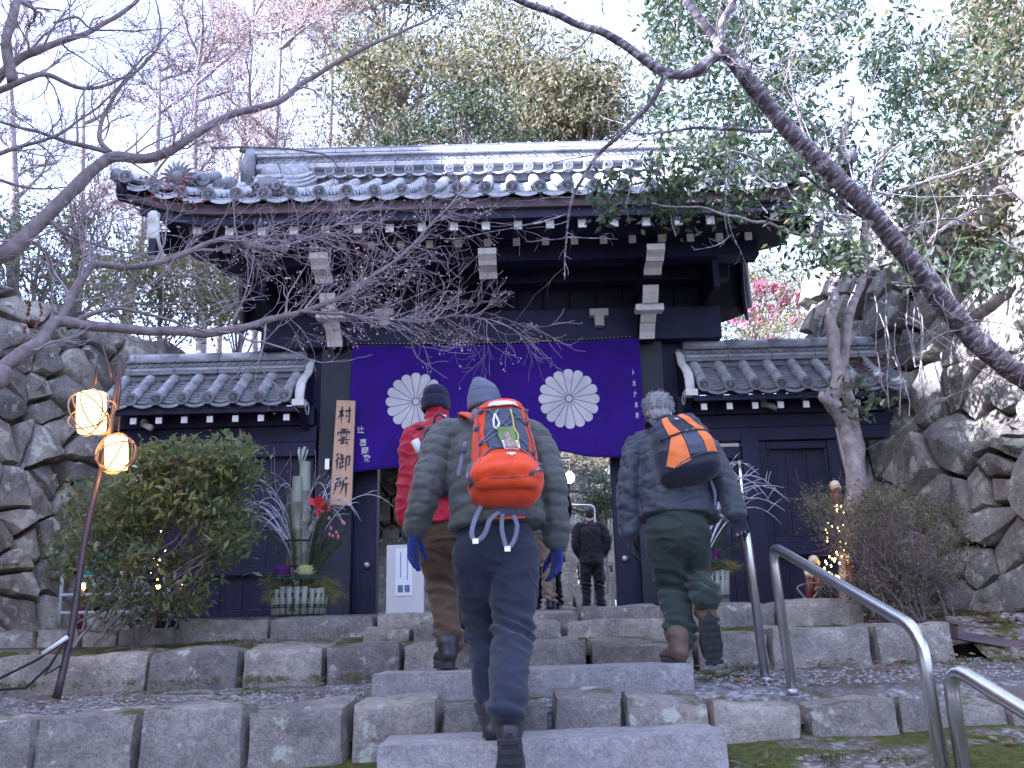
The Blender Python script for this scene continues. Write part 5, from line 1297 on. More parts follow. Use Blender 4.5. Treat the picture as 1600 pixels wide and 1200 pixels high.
def make_body(p, head_c, hf, hu, neck, chest, waist, hip, arms, legs, feet, s_=1.0, rgl=None, hs=1.0, gl=None):
    mb = MB(); head_shape(mb, head_c, hf, hu, hs)
    limb(mb, [head_c-hu*.03-hf*.02, neck, neck.lerp(chest, .25)], [.054, .056, .08], 14)
    side = V((1, 0, 0))
    limb(mb, [neck.lerp(chest, .2), chest, waist, hip], [(.12*s_, .08*s_), (.165*s_, .105*s_), (.135*s_, .095*s_), (.155*s_, .11*s_)], 20, side=side)
    for (sh, el, wr, hd, pn, th, cu) in arms:
        limb(mb, [neck.lerp(chest, .55), sh, el, wr], [.06, .052, .038, .026], 12); hand(mb, wr+(hd.normalized()*gl[1] if gl else V((0, 0, 0))), hd, pn, th, gl[0] if gl else .93, cu, 1.0, .62 if gl else 1.0)
    for (hp, kn, an), ft in zip(legs, feet):
        limb(mb, [hip.lerp(hp, .5), hp, kn, an], [.10, .085, .055, .038], 14); limb(mb, [an, an+ft*.06-V((0, 0, .03)), an+ft*.16-V((0, 0, .045))], [.04, .035, .022], 10)
    o = remesh(mb, .0105, 'body', M['skin'], p, 1)
    sd_ = hf.cross(hu).normalized()
    for q in (-1, 1): e = MB(); e.ball(head_c+hf*.086*hs+hu*.004+sd_*q*.030, (.012, .008, .009), 10, 8); e.build('eye', M['eye'], p, True)
    return o
def jacket(p, neck, chest, waist, hem, arms, mat, rx, ry, sr, disp_f, collar=.075, voxel=.0095, name='jacket', side=V((1, 0, 0)), hemr=None, ch_=.035):
    mb = MB(); hemr = hemr or (rx*1.02, ry*1.02)
    top = neck.lerp(chest, .02)
    limb(mb, [neck+(neck-chest).normalized()*ch_, top, neck.lerp(chest, .3), neck.lerp(chest, .62), chest, waist, hem], [(collar, collar), (collar*1.05, collar*1.05), (rx*.66, ry*.72), (rx*.93, ry*.93), (rx, ry), (rx*.98, ry), hemr], 28, side=side, balls=False)
    ch = [([hem, waist, chest, neck], rx)]
    for (sh, el, wr) in arms:
        limb(mb, [neck.lerp(chest, .45).lerp(sh, .35), sh, el, wr], [sr*1.15, sr*1.12, sr, sr*.82], 16); ch.append(([sh, el, wr], sr))
    return remesh(mb, voxel, name, mat, p, 3, disp_f(ch))
def trousers(p, hip, legs, mat, r, disp, voxel=.0095, side=V((1, 0, 0)), up_extra=.10):
    mb = MB(); limb(mb, [hip+V((0, 0, up_extra)), hip, hip-V((0, 0, .07))], [(r[0]*1.45, r[0]*1.15), (r[0]*1.72, r[0]*1.32), (r[0]*1.6, r[0]*1.25)], 24, side=side)
    for (hp, kn, an) in legs: limb(mb, [hp+V((0, 0, .02)), hp.lerp(kn, .35), kn, kn.lerp(an, .5), an], [r[0], r[0]*.98, r[1], r[2], r[3]], 18)
    return remesh(mb, voxel, 'trousers', mat, p, 3, disp)
def gloves(p, specs, mat, size=1.06, cuff=True, name='glove'):
    for (wr, d, pn, th, cu) in specs:
        mb = MB(); hand(mb, wr, d, pn, th, size, cu)
        if cuff: limb(mb, [wr-d.normalized()*.05, wr-d.normalized()*.0, wr+d.normalized()*.02], [(.036, .034), (.038, .032), (.036, .026)], 12)
        remesh(mb, .0048, name, mat, p, 1, folds(.0015, .0015, 9))
class Pack:
    """soft bag: superellipse rings stacked along Z in its own frame; front faces the camera (-Y)"""
    def __init__(s, c, side, up, rows, exp=3.0):
        s.c = c; s.x = side.normalized(); s.z = (up-s.x*up.dot(s.x)).normalized(); s.y = s.z.cross(s.x).normalized(); s.rows = rows; s.e = exp   # rows: (z, half width, depth out, depth in)
    zmap = None
    def row(s, z):
        R = s.rows
        if z <= R[0][0]: return R[0]
        for a, b in zip(R, R[1:]):
            if z <= b[0]:
                t = (z-a[0])/(b[0]-a[0]); t = t*t*(3-2*t); return tuple(a[i]+(b[i]-a[i])*t for i in range(4))
        return R[-1]
    def pt(s, a, z, off=0):
        _, w, do, di = s.row(z); ca, sa = math.cos(a), math.sin(a); e = 2/s.e
        x = math.copysign(abs(ca)**e, ca)*(w+off); d = do if sa > 0 else di; y = -math.copysign(abs(sa)**e, sa)*(d+off)
        p = s.c+s.x*x+s.y*y+s.z*z
        return p
    def front(s, u, z, off=0):     # u in -1..1 across the front
        _, w, do, di = s.row(z); y = (max(0, 1-abs(u)**s.e))**(1/s.e)
        p = s.c+s.x*u*w+s.z*z-s.y*(y*do+off); return p + V((0, 0, 0))
    def w(s, p, a=.006):
        rg = (1-abs(noise.noise(V((p.x*9+p.z*5, p.y*9, p.z*15-p.x*6))))*2.2)
        return p+noise.noise_vector(p*9)*a+noise.noise_vector(p*24)*a*.55-s.y*(max(0, rg)**3)*.009
    def body(s, name, mat, parent, nz_=40, na=44, z0=None, z1=None):
        z0 = s.rows[0][0] if z0 is None else z0; z1 = s.rows[-1][0] if z1 is None else z1; mb = MB(); v = []
        for j in range(nz_+1):
            z = z0+(z1-z0)*j/nz_
            for i in range(na): v.append(s.w(s.pt(2*math.pi*i/na, z)))
        f = [(j*na+i, j*na+(i+1) % na, (j+1)*na+(i+1) % na, (j+1)*na+i) for j in range(nz_) for i in range(na)]+[tuple(range(na-1, -1, -1)), tuple(nz_*na+i for i in range(na))]
        mb.add(v, f); return mb.build(name, mat, parent, True)
    def patch(s, name, mat, parent, zs, off=.004, n=10):
        """zs: list of (z, u_left, u_right)"""
        mb = MB(); v = []; R = []
        if s.zmap: zs = [(s.zmap(q[0]), q[1], q[2]) for q in zs]
        for (a, b) in zip(zs, zs[1:]):
            for k in range(6): t = k/6; R.append(tuple(a[i]+(b[i]-a[i])*t for i in range(3)))
        R.append(zs[-1])
        for (z, ul, ur) in R:
            for i in range(n+1): u = ul+(ur-ul)*i/n; q = s.front(u, z, 0); v.append(s.w(q)-s.y*off)
        m = len(R); mb.add(v, [(j*(n+1)+i, j*(n+1)+i+1, (j+1)*(n+1)+i+1, (j+1)*(n+1)+i) for j in range(m-1) for i in range(n)])
        o = mb.build(name, mat, parent, True); q = o.modifiers.new('s', 'SOLIDIFY'); q.thickness = .004; q.offset = 0; return o
    def line(s, name, mat, parent, uz, r=.003, off=.007, sag=0):
        pts = []
        if s.zmap: uz = [(q[0], s.zmap(q[1])) for q in uz]
        for (a, b) in zip(uz, uz[1:]):
            for k in range(5): t = k/5; pts.append(s.w(s.front(a[0]+(b[0]-a[0])*t, a[1]+(b[1]-a[1])*t, off)))
        pts.append(s.w(s.front(uz[-1][0], uz[-1][1], off))); mb = MB(); mb.tube(pts, r, 6); return mb.build(name, mat, parent, True)
def ribbon(pts, w, name, mat, parent, side=V((1, 0, 0)), th=.0025):
    o, _ = dense(pts, [w]*len(pts), 6); mb = MB(); mb.tube(o, [(w, th)]*len(o), 8, side=side); return mb.build(name, mat, parent, True)
# ---------------------------------------------------------------- A: centre hiker
A = {'head': P(756, 631, 4.47), 'neck': P(758, 664, 4.42), 'chest': P(766, 722, 4.33), 'waist': P(773, 785, 4.22), 'hem': P(776, 826, 4.19), 'hip': P(775, 858, 4.19)}
A_arms = [(P(694, 683, 4.37), P(668, 757, 4.22), P(649, 827, 4.22)), (P(833, 685, 4.40), P(862, 758, 4.27), P(870, 846, 4.24))]
A_legs = [(P(744, 866, 4.17), P(757, 985, 4.26), P(771, 1118, 4.13)), (P(806, 866, 4.18), P(800, 990, 4.05), P(793, 1112, 3.72))]
pA = person('person in grey puffer jacket, grey knit hat and blue gloves wearing the orange red backpack', None, V((-.07, 4.12, -.435)))
hfA = V((0, .95, -.2)).normalized(); huA = V((-.03, .2, .95)).normalized()
hA = [(A_arms[0][2], V((-.10, -.12, -1)), V((.9, .3, 0)), V((.35, .8, 0)), .30), (A_arms[1][2], V((-.02, -.1, -1)), V((-.9, .3, 0)), V((-.4, .8, 0)), .45)]
make_body(pA, A['head'], hfA, huA, A['neck'], A['chest'], A['waist'], A['hip'], [a+h[1:] for a, h in zip(A_arms, hA)], A_legs, [V((0, 1, 0)), V((0, .6, -.8))], 1.0, hs=1.0, gl=(1.12, .012))
jacket(pA, A['neck'], A['chest'], A['waist'], A['hem'], A_arms, M['puffer'], .222, .155, .076, lambda ch: quilt(ch, .060, .0100, .012, 2), .078, hemr=(.225, .155), ch_=.06)
trousers(pA, A['hip'], A_legs, M['navy_trouser'], (.112, .092, .083, .074), folds(.010, .0065, 5, [(A_legs[0][1].z, .07), (A_legs[0][2].z+.05, .05)]))
gloves(pA, [(a[2]+h[1].normalized()*.012,)+h[1:] for a, h in zip(A_arms, hA)], M['glove_blue'], 1.12)
shoe(pA, P(770, 1164, 4.03), V((.05, 1, 0)), UP, M['boot_dark'], M['sole'], .28, .05, .09)
shoe(pA, P(795, 1142, 3.66)+V((0, -.02, 0)), V((.03, .35, -.93)), V((0, .93, .35)), M['boot_dark'], M['sole'], .28, .05, .08)
def knit_hat(parent, c, up, fwd, prof, mat, ribs=0, peak=None, name='hat'):
    side = fwd.cross(up).normalized(); mb = MB(); N = 48; v = []
    P2 = []
    for (a, b) in zip(prof, prof[1:]):
        for k in range(4): t = k/4; P2.append(tuple(a[i]+(b[i]-a[i])*t for i in range(len(a))))
    P2.append(prof[-1])
    for (h, r_, dx) in P2:
        for i in range(N):
            a = 2*math.pi*i/N; rr_ = r_*(1+.012*math.sin(a*24)); p = c+side*(math.cos(a)*rr_*.93+dx)+fwd*(math.sin(a)*rr_*1.12)+up*h; v.append(p+noise.noise_vector(p*13)*.006)
    m = len(P2); mb.add(v, [(j*N+i, j*N+(i+1) % N, (j+1)*N+(i+1) % N, (j+1)*N+i) for j in range(m-1) for i in range(N)]+[tuple((m-1)*N+i for i in range(N))])
    o = mb.build(name, mat, parent, True); s2 = o.modifiers.new('s', 'SOLIDIFY'); s2.thickness = .004; return o
hs_c = A['head']
knit_hat(pA, hs_c, huA, hfA, [(-.045, .086, 0), (-.035, .093, 0), (.02, .096, 0), (.035, .0945, 0), (.037, .086, 0), (.06, .086, 0), (.095, .072, -.004), (.118, .052, -.012), (.137, .037, -.02), (.148, .020, -.022), (.151, .004, -.022)], M['knit_grey'])
# backpack of A
upA = (A['neck']-A['hem']).normalized(); upA = V((-.045, upA.y*.75, 1)).normalized()
bc = P(787, 712, 4.115)
PA = Pack(bc, V((1, 0, .04)), upA, [(-.262, .06, .04, .05), (-.245, .135, .09, .07), (-.20, .165, .145, .08), (-.15, .176, .170, .085), (-.10, .170, .155, .085), (-.05, .153, .128, .085), (.05, .148, .115, .085), (.15, .135, .11, .085), (.215, .122, .105, .08), (.255, .095, .075, .065), (.268, .05, .03, .03)], 2.6)
tA = thing('backpack', 'orange red hiking backpack with grey centre panel and crossed cords on the middle person', 'backpack', bc)
PA.body('main_bag', M['orange'], tA)
PA.zmap = lambda z: (z*1.28-.056 if z > 0 else max(-.235, z*.82-.056)) if z < .2 else z
PA.patch('centre_panel', M['packgrey'], tA, [(.012, -.42, .76), (.06, -.52, .78), (.12, -.56, .76), (.19, -.50, .70)], .005)
PA.patch('lid_flap', M['orange'], tA, [(.196, -.80, .80), (.225, -.85, .85), (.25, -.75, .75)], .010)
PA.patch('lower_pocket', M['orange'], tA, [(-.205, -.8, .86), (-.12, -.9, .92), (-.04, -.80, .86), (.0, -.55, .80), (.012, -.35, .6)], .014, 16)
PA.patch('side_pocket', M['packgrey'], tA, [(-.16, -.985, -.86), (-.08, -.99, -.80), (-.01, -.99, -.82)], .008)
PA.patch('white_label', M['paper'], tA, [(.198, -.46, .66), (.214, -.40, .58), (.220, -.08, .20)], .016)
# logo on the pocket: a small white pine like mark
PA.patch('pocket_logo', M['paper'], tA, [(-.040, .16, .26), (-.030, .17, .25)], .020)
PA.patch('pocket_logo', M['paper'], tA, [(-.027, .06, .36), (-.014, .10, .32)], .020)
for uz in ([(-.72, .19), (-.4, .185), (.30, .09), (.72, .03)], [(.80, .15), (.5, .15), (-.2, .08), (-.62, .045)], [(-.75, .045), (-.62, .06), (-.1, .115), (.4, .17), (.82, .13)], [(-.55, -.005), (-.35, .03), (-.1, .018), (.3, .02)]):
    PA.line('bungee_cord', M['strap'], tA, uz, .0032, .012)
PA.line('zip_arc', M['packgrey'], tA, [(-.62, -.06), (-.60, -.02), (-.42, .01), (-.1, .018), (.4, .016), (.74, -.01), (.84, -.05)], .004, .017)
PA.line('seam', M['packgrey'], tA, [(-.84, -.155), (-.3, -.165), (.3, -.165), (.88, -.15)], .0022, .016)
PA.line('seam', M['packgrey'], tA, [(-.9, .20), (-.72, .10), (-.70, .02), (-.8, -.03)], .0025, .006)
PA.line('seam', M['packgrey'], tA, [(.9, .19), (.86, .10), (.9, .02), (.92, -.03)], .0025, .006)
for (u, z) in ((-.74, .19), (-.86, .125), (-.66, .055), (.84, .135), (.92, .19), (.88, .01), (.95, -.06), (.88, -.11), (.70, -.135)):
    q = PA.front(u, PA.zmap(z), .014); mb = MB(); mb.ball(q, (.011, .009, .013), 8, 6); mb.tube([q+V((-.010, -.004, -.012)), q+V((.012, -.004, .010))], .005, 6); mb.build('cord_toggle', M['packgrey'], tA, True)
PA.line('compression_strap', M['strap'], tA, [(.70, -.135), (.84, -.115), (.97, -.08)], .006, .016)
PA.line('compression_strap', M['strap'], tA, [(-.95, -.02), (-.97, -.07), (-.92, -.13)], .008, .010)
PA.line('white_carabiner', M['paper'], tA, [(-.20, .165), (-.27, .14), (-.26, .11), (-.15, .10), (-.10, .125), (-.16, .15), (-.2, .165)], .0055, .020)
PA.line('green_clip', simple('green clip', (.15, .5, .3), None, 10, .4, 0, 0), tA, [(-.08, .18), (-.16, .17), (-.2, .15)], .005, .020)
PA.line('yellow_cord', simple('yellow cord', (.65, .55, .15), None, 10, .6, 0, 0), tA, [(.34, .175), (.36, .14), (.38, .10), (.47, .07), (.44, .03)], .0042, .020)
M['photo_green'] = simple('green print', (.16, .24, .05), (.10, .16, .03), 80, .4, 0, 0); M['photo_skin'] = simple('small printed figure', (.45, .32, .26), (.2, .12, .1), 60, .4, 0, 0)
PA.patch('photo_card', M['paper'], tA, [(.008, .02, .50), (.045, -.04, .46)], .019); PA.patch('photo_card', M['photo_green'], tA, [(.045, -.06, .46), (.105, -.18, .36)], .019)
PA.patch('photo_figure', M['photo_skin'], tA, [(.012, .06, .42), (.045, .04, .36), (.05, .10, .26), (.075, .06, .22), (.085, .08, .18)], .024)
# hip belt pad and dangling straps
hb = P(783, 797, 4.10)
mb = MB(); mb.tube([hb+V((-.155, .05, .012)), hb+V((-.09, -.02, -.006)), hb+V((.0, -.05, -.014)), hb+V((.09, -.02, -.01)), hb+V((.14, .05, .0))], [(.03, .012), (.034, .022), (.038, .024), (.034, .022), (.03, .012)], 12, side=(0, 0, 1)); mb.build('hip_pad', M['packgrey'], tA, True)
mb = MB(); mb.tube([hb+V((-.158, .04, -.015)), hb+V((-.09, -.035, -.034)), hb+V((.0, -.07, -.046)), hb+V((.09, -.035, -.04)), hb+V((.145, .04, -.026))], .006, 8); mb.build('pad_piping', M['orange'], tA, True)
st = lambda pts: [P(a, b, 3.98+c) for a, b, c in pts]
ribbon(st([(752, 790, .05), (742, 812, .02), (737, 835, 0), (744, 845, 0), (757, 835, 0), (766, 812, .01), (780, 800, .03)]), .011, 'webbing_loop', M['strap'], tA)
ribbon(st([(785, 803, .03), (784, 825, .01), (788, 845, 0), (793, 857, 0), (803, 845, 0), (808, 822, .01), (802, 805, .03)]), .010, 'webbing_loop', M['strap'], tA)
for a, b in ((743, 846), (793, 858)): q = P(a, b, 3.97); mb = MB(); mb.box(q.x-.013, q.x+.013, q.y-.006, q.y+.006, q.z-.010, q.z+.012); mb.build('strap_buckle', M['steel'], tA)
for sx in (-1, 1):
    s0 = bc+upA*.20+V((sx*.10, .06, 0)); ribbon([s0, A['neck'].lerp(A['chest'], .2)+V((sx*.105, -.06, .085)), A['neck'].lerp(A['chest'], .3)+V((sx*.12, .06, .10)), A['chest']+V((sx*.13, .19, .05)), A['chest']+V((sx*.17, .13, -.12)), bc+V((sx*.16, .09, -.14))], .026, 'shoulder_strap', M['orange'] if sx < 0 else M['strap'], tA, th=.008)
ribbon([P(728, 690, 4.13), P(722, 715, 4.10), P(716, 745, 4.08)], .010, 'strap_tail', M['strap'], tA); q = P(724, 702, 4.09); mb = MB(); mb.box(q.x-.018, q.x+.018, q.y-.008, q.y+.008, q.z-.012, q.z+.012); mb.build('strap_buckle', M['packgrey'], tA)
mb = MB(); 
for pts in ([(744, 640), (738, 652), (744, 664)],): mb.tube([P(a, b, 4.25) for a, b in pts], .011, 8)
mb.build('grab_loop', M['strap'], tA, True)
# ---------------------------------------------------------------- B: red jacket, left
B = {'head': P(681, 631, 5.52), 'neck': P(683, 656, 5.48), 'chest': P(688, 712, 5.40), 'waist': P(690, 775, 5.30), 'hem': P(690, 828, 5.25), 'hip': P(697, 826, 5.25)}
B_arms = [(P(648, 682, 5.45), P(638, 745, 5.36), P(634, 812, 5.30)), (P(728, 682, 5.45), P(742, 745, 5.40), P(742, 805, 5.45))]
B_legs = [(P(676, 838, 5.24), P(690, 915, 5.32), P(704, 1008, 5.12)), (P(716, 838, 5.26), P(732, 905, 5.50), P(738, 975, 5.55))]
pB = person('person in crimson jacket, navy knit hat and brown trousers stepping up on the left', None, V((-.40, 5.1, -.19)))
hB = [(B_arms[0][2], V((0, -.1, -1)), V((.9, .2, 0)), V((.3, .9, 0)), .4), (B_arms[1][2], V((0, .2, -1)), V((-.9, .2, 0)), V((-.3, .9, 0)), .4)]
hfB = V((.05, .96, -.15)).normalized(); huB = V((0, .15, 1)).normalized()
make_body(pB, B['head'], hfB, huB, B['neck'], B['chest'], B['waist'], B['hip'], [a+h[1:] for a, h in zip(B_arms, hB)], B_legs, [V((0, 1, 0)), V((0, 1, 0))], gl=(1.03, 0))
jacket(pB, B['neck'], B['chest'], B['waist'], B['hem'], B_arms, M['red_jacket'], .205, .145, .068, lambda ch: folds(.014, .012, 8), .07, hemr=(.225, .16), ch_=.075)
trousers(pB, B['hip'], B_legs, M['brown_trouser'], (.105, .088, .080, .078), folds(.010, .008, 11, [(B_legs[0][1].z, .07), (B_legs[0][2].z+.05, .06)]))
gloves(pB, [(a[2],)+h[1:] for a, h in zip(B_arms, hB)], M['glove_black'], 1.03)
shoe(pB, P(703, 1040, 5.02), V((-.25, 1, 0)), UP, M['boot_dark'], M['sole'], .29, .052, .07)
shoe(pB, V((B_legs[1][2].x, 5.5, -.04)), V((0, 1, 0)), UP, M['boot_dark'], M['sole'], .28, .05, .07)
knit_hat(pB, B['head'], huB, hfB, [(-.055, .088, 0), (-.045, .097, 0), (.01, .100, 0), (.022, .098, 0), (.024, .090, 0), (.06, .092, 0), (.09, .082, 0), (.108, .062, 0), (.118, .035, 0), (.121, .004, 0)], M['knit_navy'])
mb = MB(); q = P(690, 650, 5.40); mb.box(q.x-.03, q.x+.03, 5.393, 5.398, q.z-.006, q.z+.006); mb.build('collar_print', M['paper'], pB)
bB = P(701, 716, 5.20); upB = V((.04, .12, 1)).normalized()
PB = Pack(bB, V((1, -.15, .1)), upB, [(-.24, .07, .04, .04), (-.22, .15, .09, .06), (-.1, .17, .13, .07), (.05, .165, .12, .07), (.16, .14, .09, .06), (.215, .09, .05, .05), (.225, .04, .02, .02)], 2.8)
tB = thing('backpack', 'navy blue daypack on the person in the crimson jacket', 'backpack', bB); PB.body('main_bag', M['packblack'], tB)
PB.line('zip', M['strap'], tB, [(-.85, -.1), (-.8, .08), (-.4, .17), (.4, .17), (.8, .08)], .003, .006)
mb = MB(); q = P(686, 652, 5.30); mb.tube([q+V((-.04, .02, -.06)), q+V((-.025, 0, .0)), q+V((0, 0, .02)), q+V((.03, 0, 0)), q+V((.05, .02, -.06))], .007, 8); mb.build('grab_loop', M['packblack'], tB, True)
ribbon([P(662, 668, 5.34), P(654, 672, 5.42), P(650, 682, 5.50)], .03, 'shoulder_strap', M['packblack'], tB, th=.008)
mb = MB(); a, b = P(648, 688, 5.2), P(658, 708, 5.2); mb.tube([a, a.lerp(b, .8), b], [.026, .026, .018], 12); tag(mb.build('bottle', M['paper'], None, True), 'white bottle in the side pocket of the navy daypack', 'bottle')
# ---------------------------------------------------------------- C: grey haired hiker, right
C = {'head': P(1029, 644, 5.50), 'neck': P(1040, 668, 5.44), 'chest': P(1052, 722, 5.34), 'waist': P(1060, 778, 5.22), 'hem': P(1062, 812, 5.18), 'hip': P(1058, 826, 5.17)}
C_arms = [(P(998, 700, 5.38), P(982, 766, 5.28), P(984, 832, 5.24)), (P(1103, 700, 5.35), P(1133, 758, 5.16), P(1151, 803, 5.03))]
C_legs = [(P(1034, 836, 5.17), P(1051, 915, 5.30), P(1066, 1000, 5.10)), (P(1083, 836, 5.17), P(1085, 900, 5.34), P(1106, 935, 5.02))]
pC = person('grey haired person in slate puffer jacket and green trousers holding the handrail on the right', None, V((.93, 5.05, -.19)))
hfC = V((-.05, .94, -.25)).normalized(); huC = V((-.04, .3, .95)).normalized()
hC = [(C_arms[0][2], V((.03, .1, -1)), V((.9, .2, 0)), V((.3, .9, 0)), .5), (C_arms[1][2], V((.10, -.05, -.6)), V((-.5, 0, -.6)), V((-.9, .3, 0)), .95)]
make_body(pC, C['head'], hfC, huC, C['neck'], C['chest'], C['waist'], C['hip'], [a+h[1:] for a, h in zip(C_arms, hC)], C_legs, [V((0, 1, 0)), V((0, .5, -.8))], gl=(1.08, 0))
jacket(pC, C['neck'], C['chest'], C['waist'], C['hem'], C_arms, M['puffer2'], .225, .155, .076, lambda ch: quilt(ch, .10, .011, .015, 6, .3), .085, hemr=(.225, .155))
trousers(pC, C['hip'], C_legs, M['green_trouser'], (.108, .092, .085, .080), folds(.012, .008, 17, [(C_legs[0][1].z, .08), (C_legs[0][2].z+.05, .06)]))
gloves(pC, [(a[2],)+h[1:] for a, h in zip(C_arms, hC)], M['glove_black'], 1.08)
shoe(pC, P(1066, 1036, 5.0), V((-.12, 1, 0)), UP, M['boot_brown'], M['sole'], .29, .053, .10)
shoe(pC, P(1108, 958, 4.98), V((.10, .42, -.9)), V((0, .9, .42)), M['boot_brown'], M['sole'], .29, .053, .10)
mb = MB(); sC = hfC.cross(huC).normalized(); RC = Matrix((sC, hfC, huC)).transposed()
mb.ball(C['head']+huC*.035-hfC*.012, (.084, .094, .096), 24, 16, R=RC); mb.ball(C['head']-hfC*.035-huC*.03, (.070, .055, .07), 16, 10, R=RC)
remesh(mb, .008, 'hair', M['hair_grey'], pC, 1, lambda p, n_: .006*noise.noise(V((p.x*60, p.y*60, p.z*14)))+.004*noise.noise(p*120))
mb = MB(); r = random.Random(4)
for k in range(900):
    a, b = r.uniform(0, 6.283), r.uniform(-.5, 1); n_ = V((math.cos(a)*math.sqrt(1-b*b), math.sin(a)*math.sqrt(1-b*b), b)); base = C['head']+huC*.035-hfC*.012+RC@V((n_.x*.083, n_.y*.093, n_.z*.095))
    if (RC@n_).dot(hfC) > .55: continue
    fl = RC@n_; dn = (fl*r.uniform(.2, .9)+V((r.gauss(0, .5), r.gauss(0, .4), r.gauss(-.1, .5)))).normalized(); L = r.uniform(.012, .038); s2 = dn.orthogonal().normalized()*.0011
    mb.add([base-s2, base+s2, base+dn*L*.6+s2*.6, base+dn*L+V((0, 0, -.3*L))], [(0, 1, 2), (0, 2, 3)])
tag(mb.build('loose_hair', M['hair_grey'], pC), kind='stuff')
for (a, b) in ((1, 1),):
    mb = MB(); n0 = C['neck']; mb.tube([n0+V((-.10, .02, -.02)), n0+V((-.07, -.08, .01)), n0+V((0, -.11, .025)), n0+V((.07, -.08, .01)), n0+V((.10, .02, -.03))], [(.035, .02)]*5, 10, side=(0, 0, 1)); mb.build('hood', M['black_cloth'], pC, True)
bC = P(1066, 702, 5.10); upC = V((-.17, .22, 1)).normalized()
PC_ = Pack(bC, V((1, 0, .20)), upC, [(-.215, .06, .03, .04), (-.20, .15, .10, .07), (-.15, .178, .15, .08), (-.05, .180, .16, .08), (.05, .168, .14, .08), (.13, .15, .11, .075), (.185, .118, .075, .06), (.205, .06, .03, .03)], 3.0)
tC = thing('backpack', 'dark daypack with two orange stripes on the grey haired person', 'backpack', bC); PC_.body('main_bag', M['packblack'], tC)
PC_.patch('orange_stripe', M['orange2'], tC, [(-.155, -.62, -.50), (-.13, -.80, -.06), (-.06, -.62, -.06), (.035, -.42, -.08)], .006, 10)
PC_.patch('orange_stripe', M['orange2'], tC, [(.045, -.46, -.08), (.10, -.56, -.26), (.18, -.66, -.38)], .006, 10)
PC_.patch('orange_stripe', M['orange2'], tC, [(-.105, .52, .88), (-.04, .52, .86), (.035, .50, .80)], .006, 10)
PC_.patch('orange_stripe', M['orange2'], tC, [(.045, .46, .78), (.10, .36, .62), (.18, .14, .42)], .006, 10)
PC_.patch('centre_pocket', M['packgrey'], tC, [(-.105, -.05, .50), (-.04, -.05, .50), (.035, -.06, .48)], .005, 10)
PC_.line('zip', M['packblack'], tC, [(-.8, .03), (-.3, .042), (.3, .045), (.85, .035)], .005, .010)
for u in (.12, .34): PC_.line('zip_pull', M['strap'], tC, [(u-.05, .034), (u, .05), (u+.05, .036)], .004, .016)
PC_.patch('small_label', M['paper'], tC, [(.135, -.08, .06), (.142, -.08, .06)], .010)
PC_.line('bottom_seam', M['packgrey'], tC, [(-.85, -.12), (-.6, -.155), (-.1, -.118), (.5, -.108), (.9, -.11)], .003, .009)
for sx in (-1, 1): ribbon([bC+upC*.16+V((sx*.09, .06, 0)), C['neck'].lerp(C['chest'], .25)+V((sx*.11, -.02, .085)), C['chest']+V((sx*.13, .18, .06)), C['chest']+V((sx*.18, .10, -.13)), bC+V((sx*.15, .09, -.15))], .026, 'shoulder_strap', M['packblack'], tC, th=.008)
ribbon([bC+V((.155, .04, -.17)), bC+V((.165, -.01, -.26)), bC+V((.16, .0, -.36))], .010, 'strap_tail', M['strap'], tC)
# ---------------------------------------------------------------- D, E, F: beyond the gate
def far_person(label, px_head, py_head, Y, floor, jk, tr, hair, arms_in=.0, stride=(0, 0), hs=1.0, shoes='boot_dark', sole='sole', lift=False):
    h = P(px_head, py_head, Y); x = h.x; H = h.z-floor; k = H/1.56
    p = person(label, None, V((x, Y, floor))); z = lambda q: floor+q*k
    nk, ch, wa, hi = V((x, Y, z(1.43))), V((x, Y, z(1.25))), V((x, Y, z(1.02))), V((x, Y, z(.90)))
    arms = [(V((x-.19*k, Y, z(1.36))), V((x-.25*k, Y-.04, z(1.10))), V((x-(.20-arms_in)*k, Y+.06, z(.88)))), (V((x+.19*k, Y, z(1.36))), V((x+.26*k, Y-.04, z(1.10))), V((x+(.20-arms_in)*k, Y+.06, z(.88))))]
    legs = [(V((x-.09*k, Y, z(.86))), V((x-.10*k, Y+stride[0]*.5+.02, z(.48))), V((x-.11*k, Y+stride[0], z(.10)))), (V((x+.09*k, Y, z(.86))), V((x+.10*k, Y+stride[1]*.5+.02, z(.48))), V((x+.115*k, Y+stride[1], z(.10))))]
    if lift: legs[0] = (legs[0][0], V((x-.10*k, Y+.04, z(.48))), V((x-.13*k, Y-.22, z(.20))))
    hd = [(V((.05, .1, -1)), V((.9, 0, 0)), V((.2, .9, 0)), .5), (V((-.05, .1, -1)), V((-.9, 0, 0)), V((-.2, .9, 0)), .5)]
    make_body(p, h, V((0, 1, -.05)).normalized(), UP, nk, ch, wa, hi, [a+q for a, q in zip(arms, hd)], legs, [V((0, 1, 0))]*2, .95)
    jacket(p, nk, ch, wa, V((x, Y, z(.80))), arms, M[jk], .19*k, .13*k, .058*k, lambda c_: folds(.010, .010, px_head), .06, .013)
    trousers(p, hi, legs, M[tr], (.095*k, .075*k, .068*k, .066*k), folds(.010, .012, px_head+2, [(z(.48), .07), (z(.15), .06)]), .012)
    for i, L in enumerate(legs):
        if lift and i == 0: shoe(p, L[2]+V((0, -.05, -.02)), V((0, .45, -.9)), V((0, .9, .45)), M[shoes], M[sole], .27, .048, .06)
        else: shoe(p, V((L[2].x, L[2].y-.07, floor+.012)), V((0, 1, 0)), UP, M[shoes], M[sole], .27, .048, .06)
    mb = MB(); mb.ball(h+V((0, -.012, .035)), (.084*k, .098*k, .094*k), 18, 12); mb.ball(h+V((0, -.05, -.02)), (.068*k, .05*k, .055*k), 14, 8)
    remesh(mb, .009, 'hair', M[hair], p, 1, lambda q, n_: .007*noise.noise(q*45)); return p
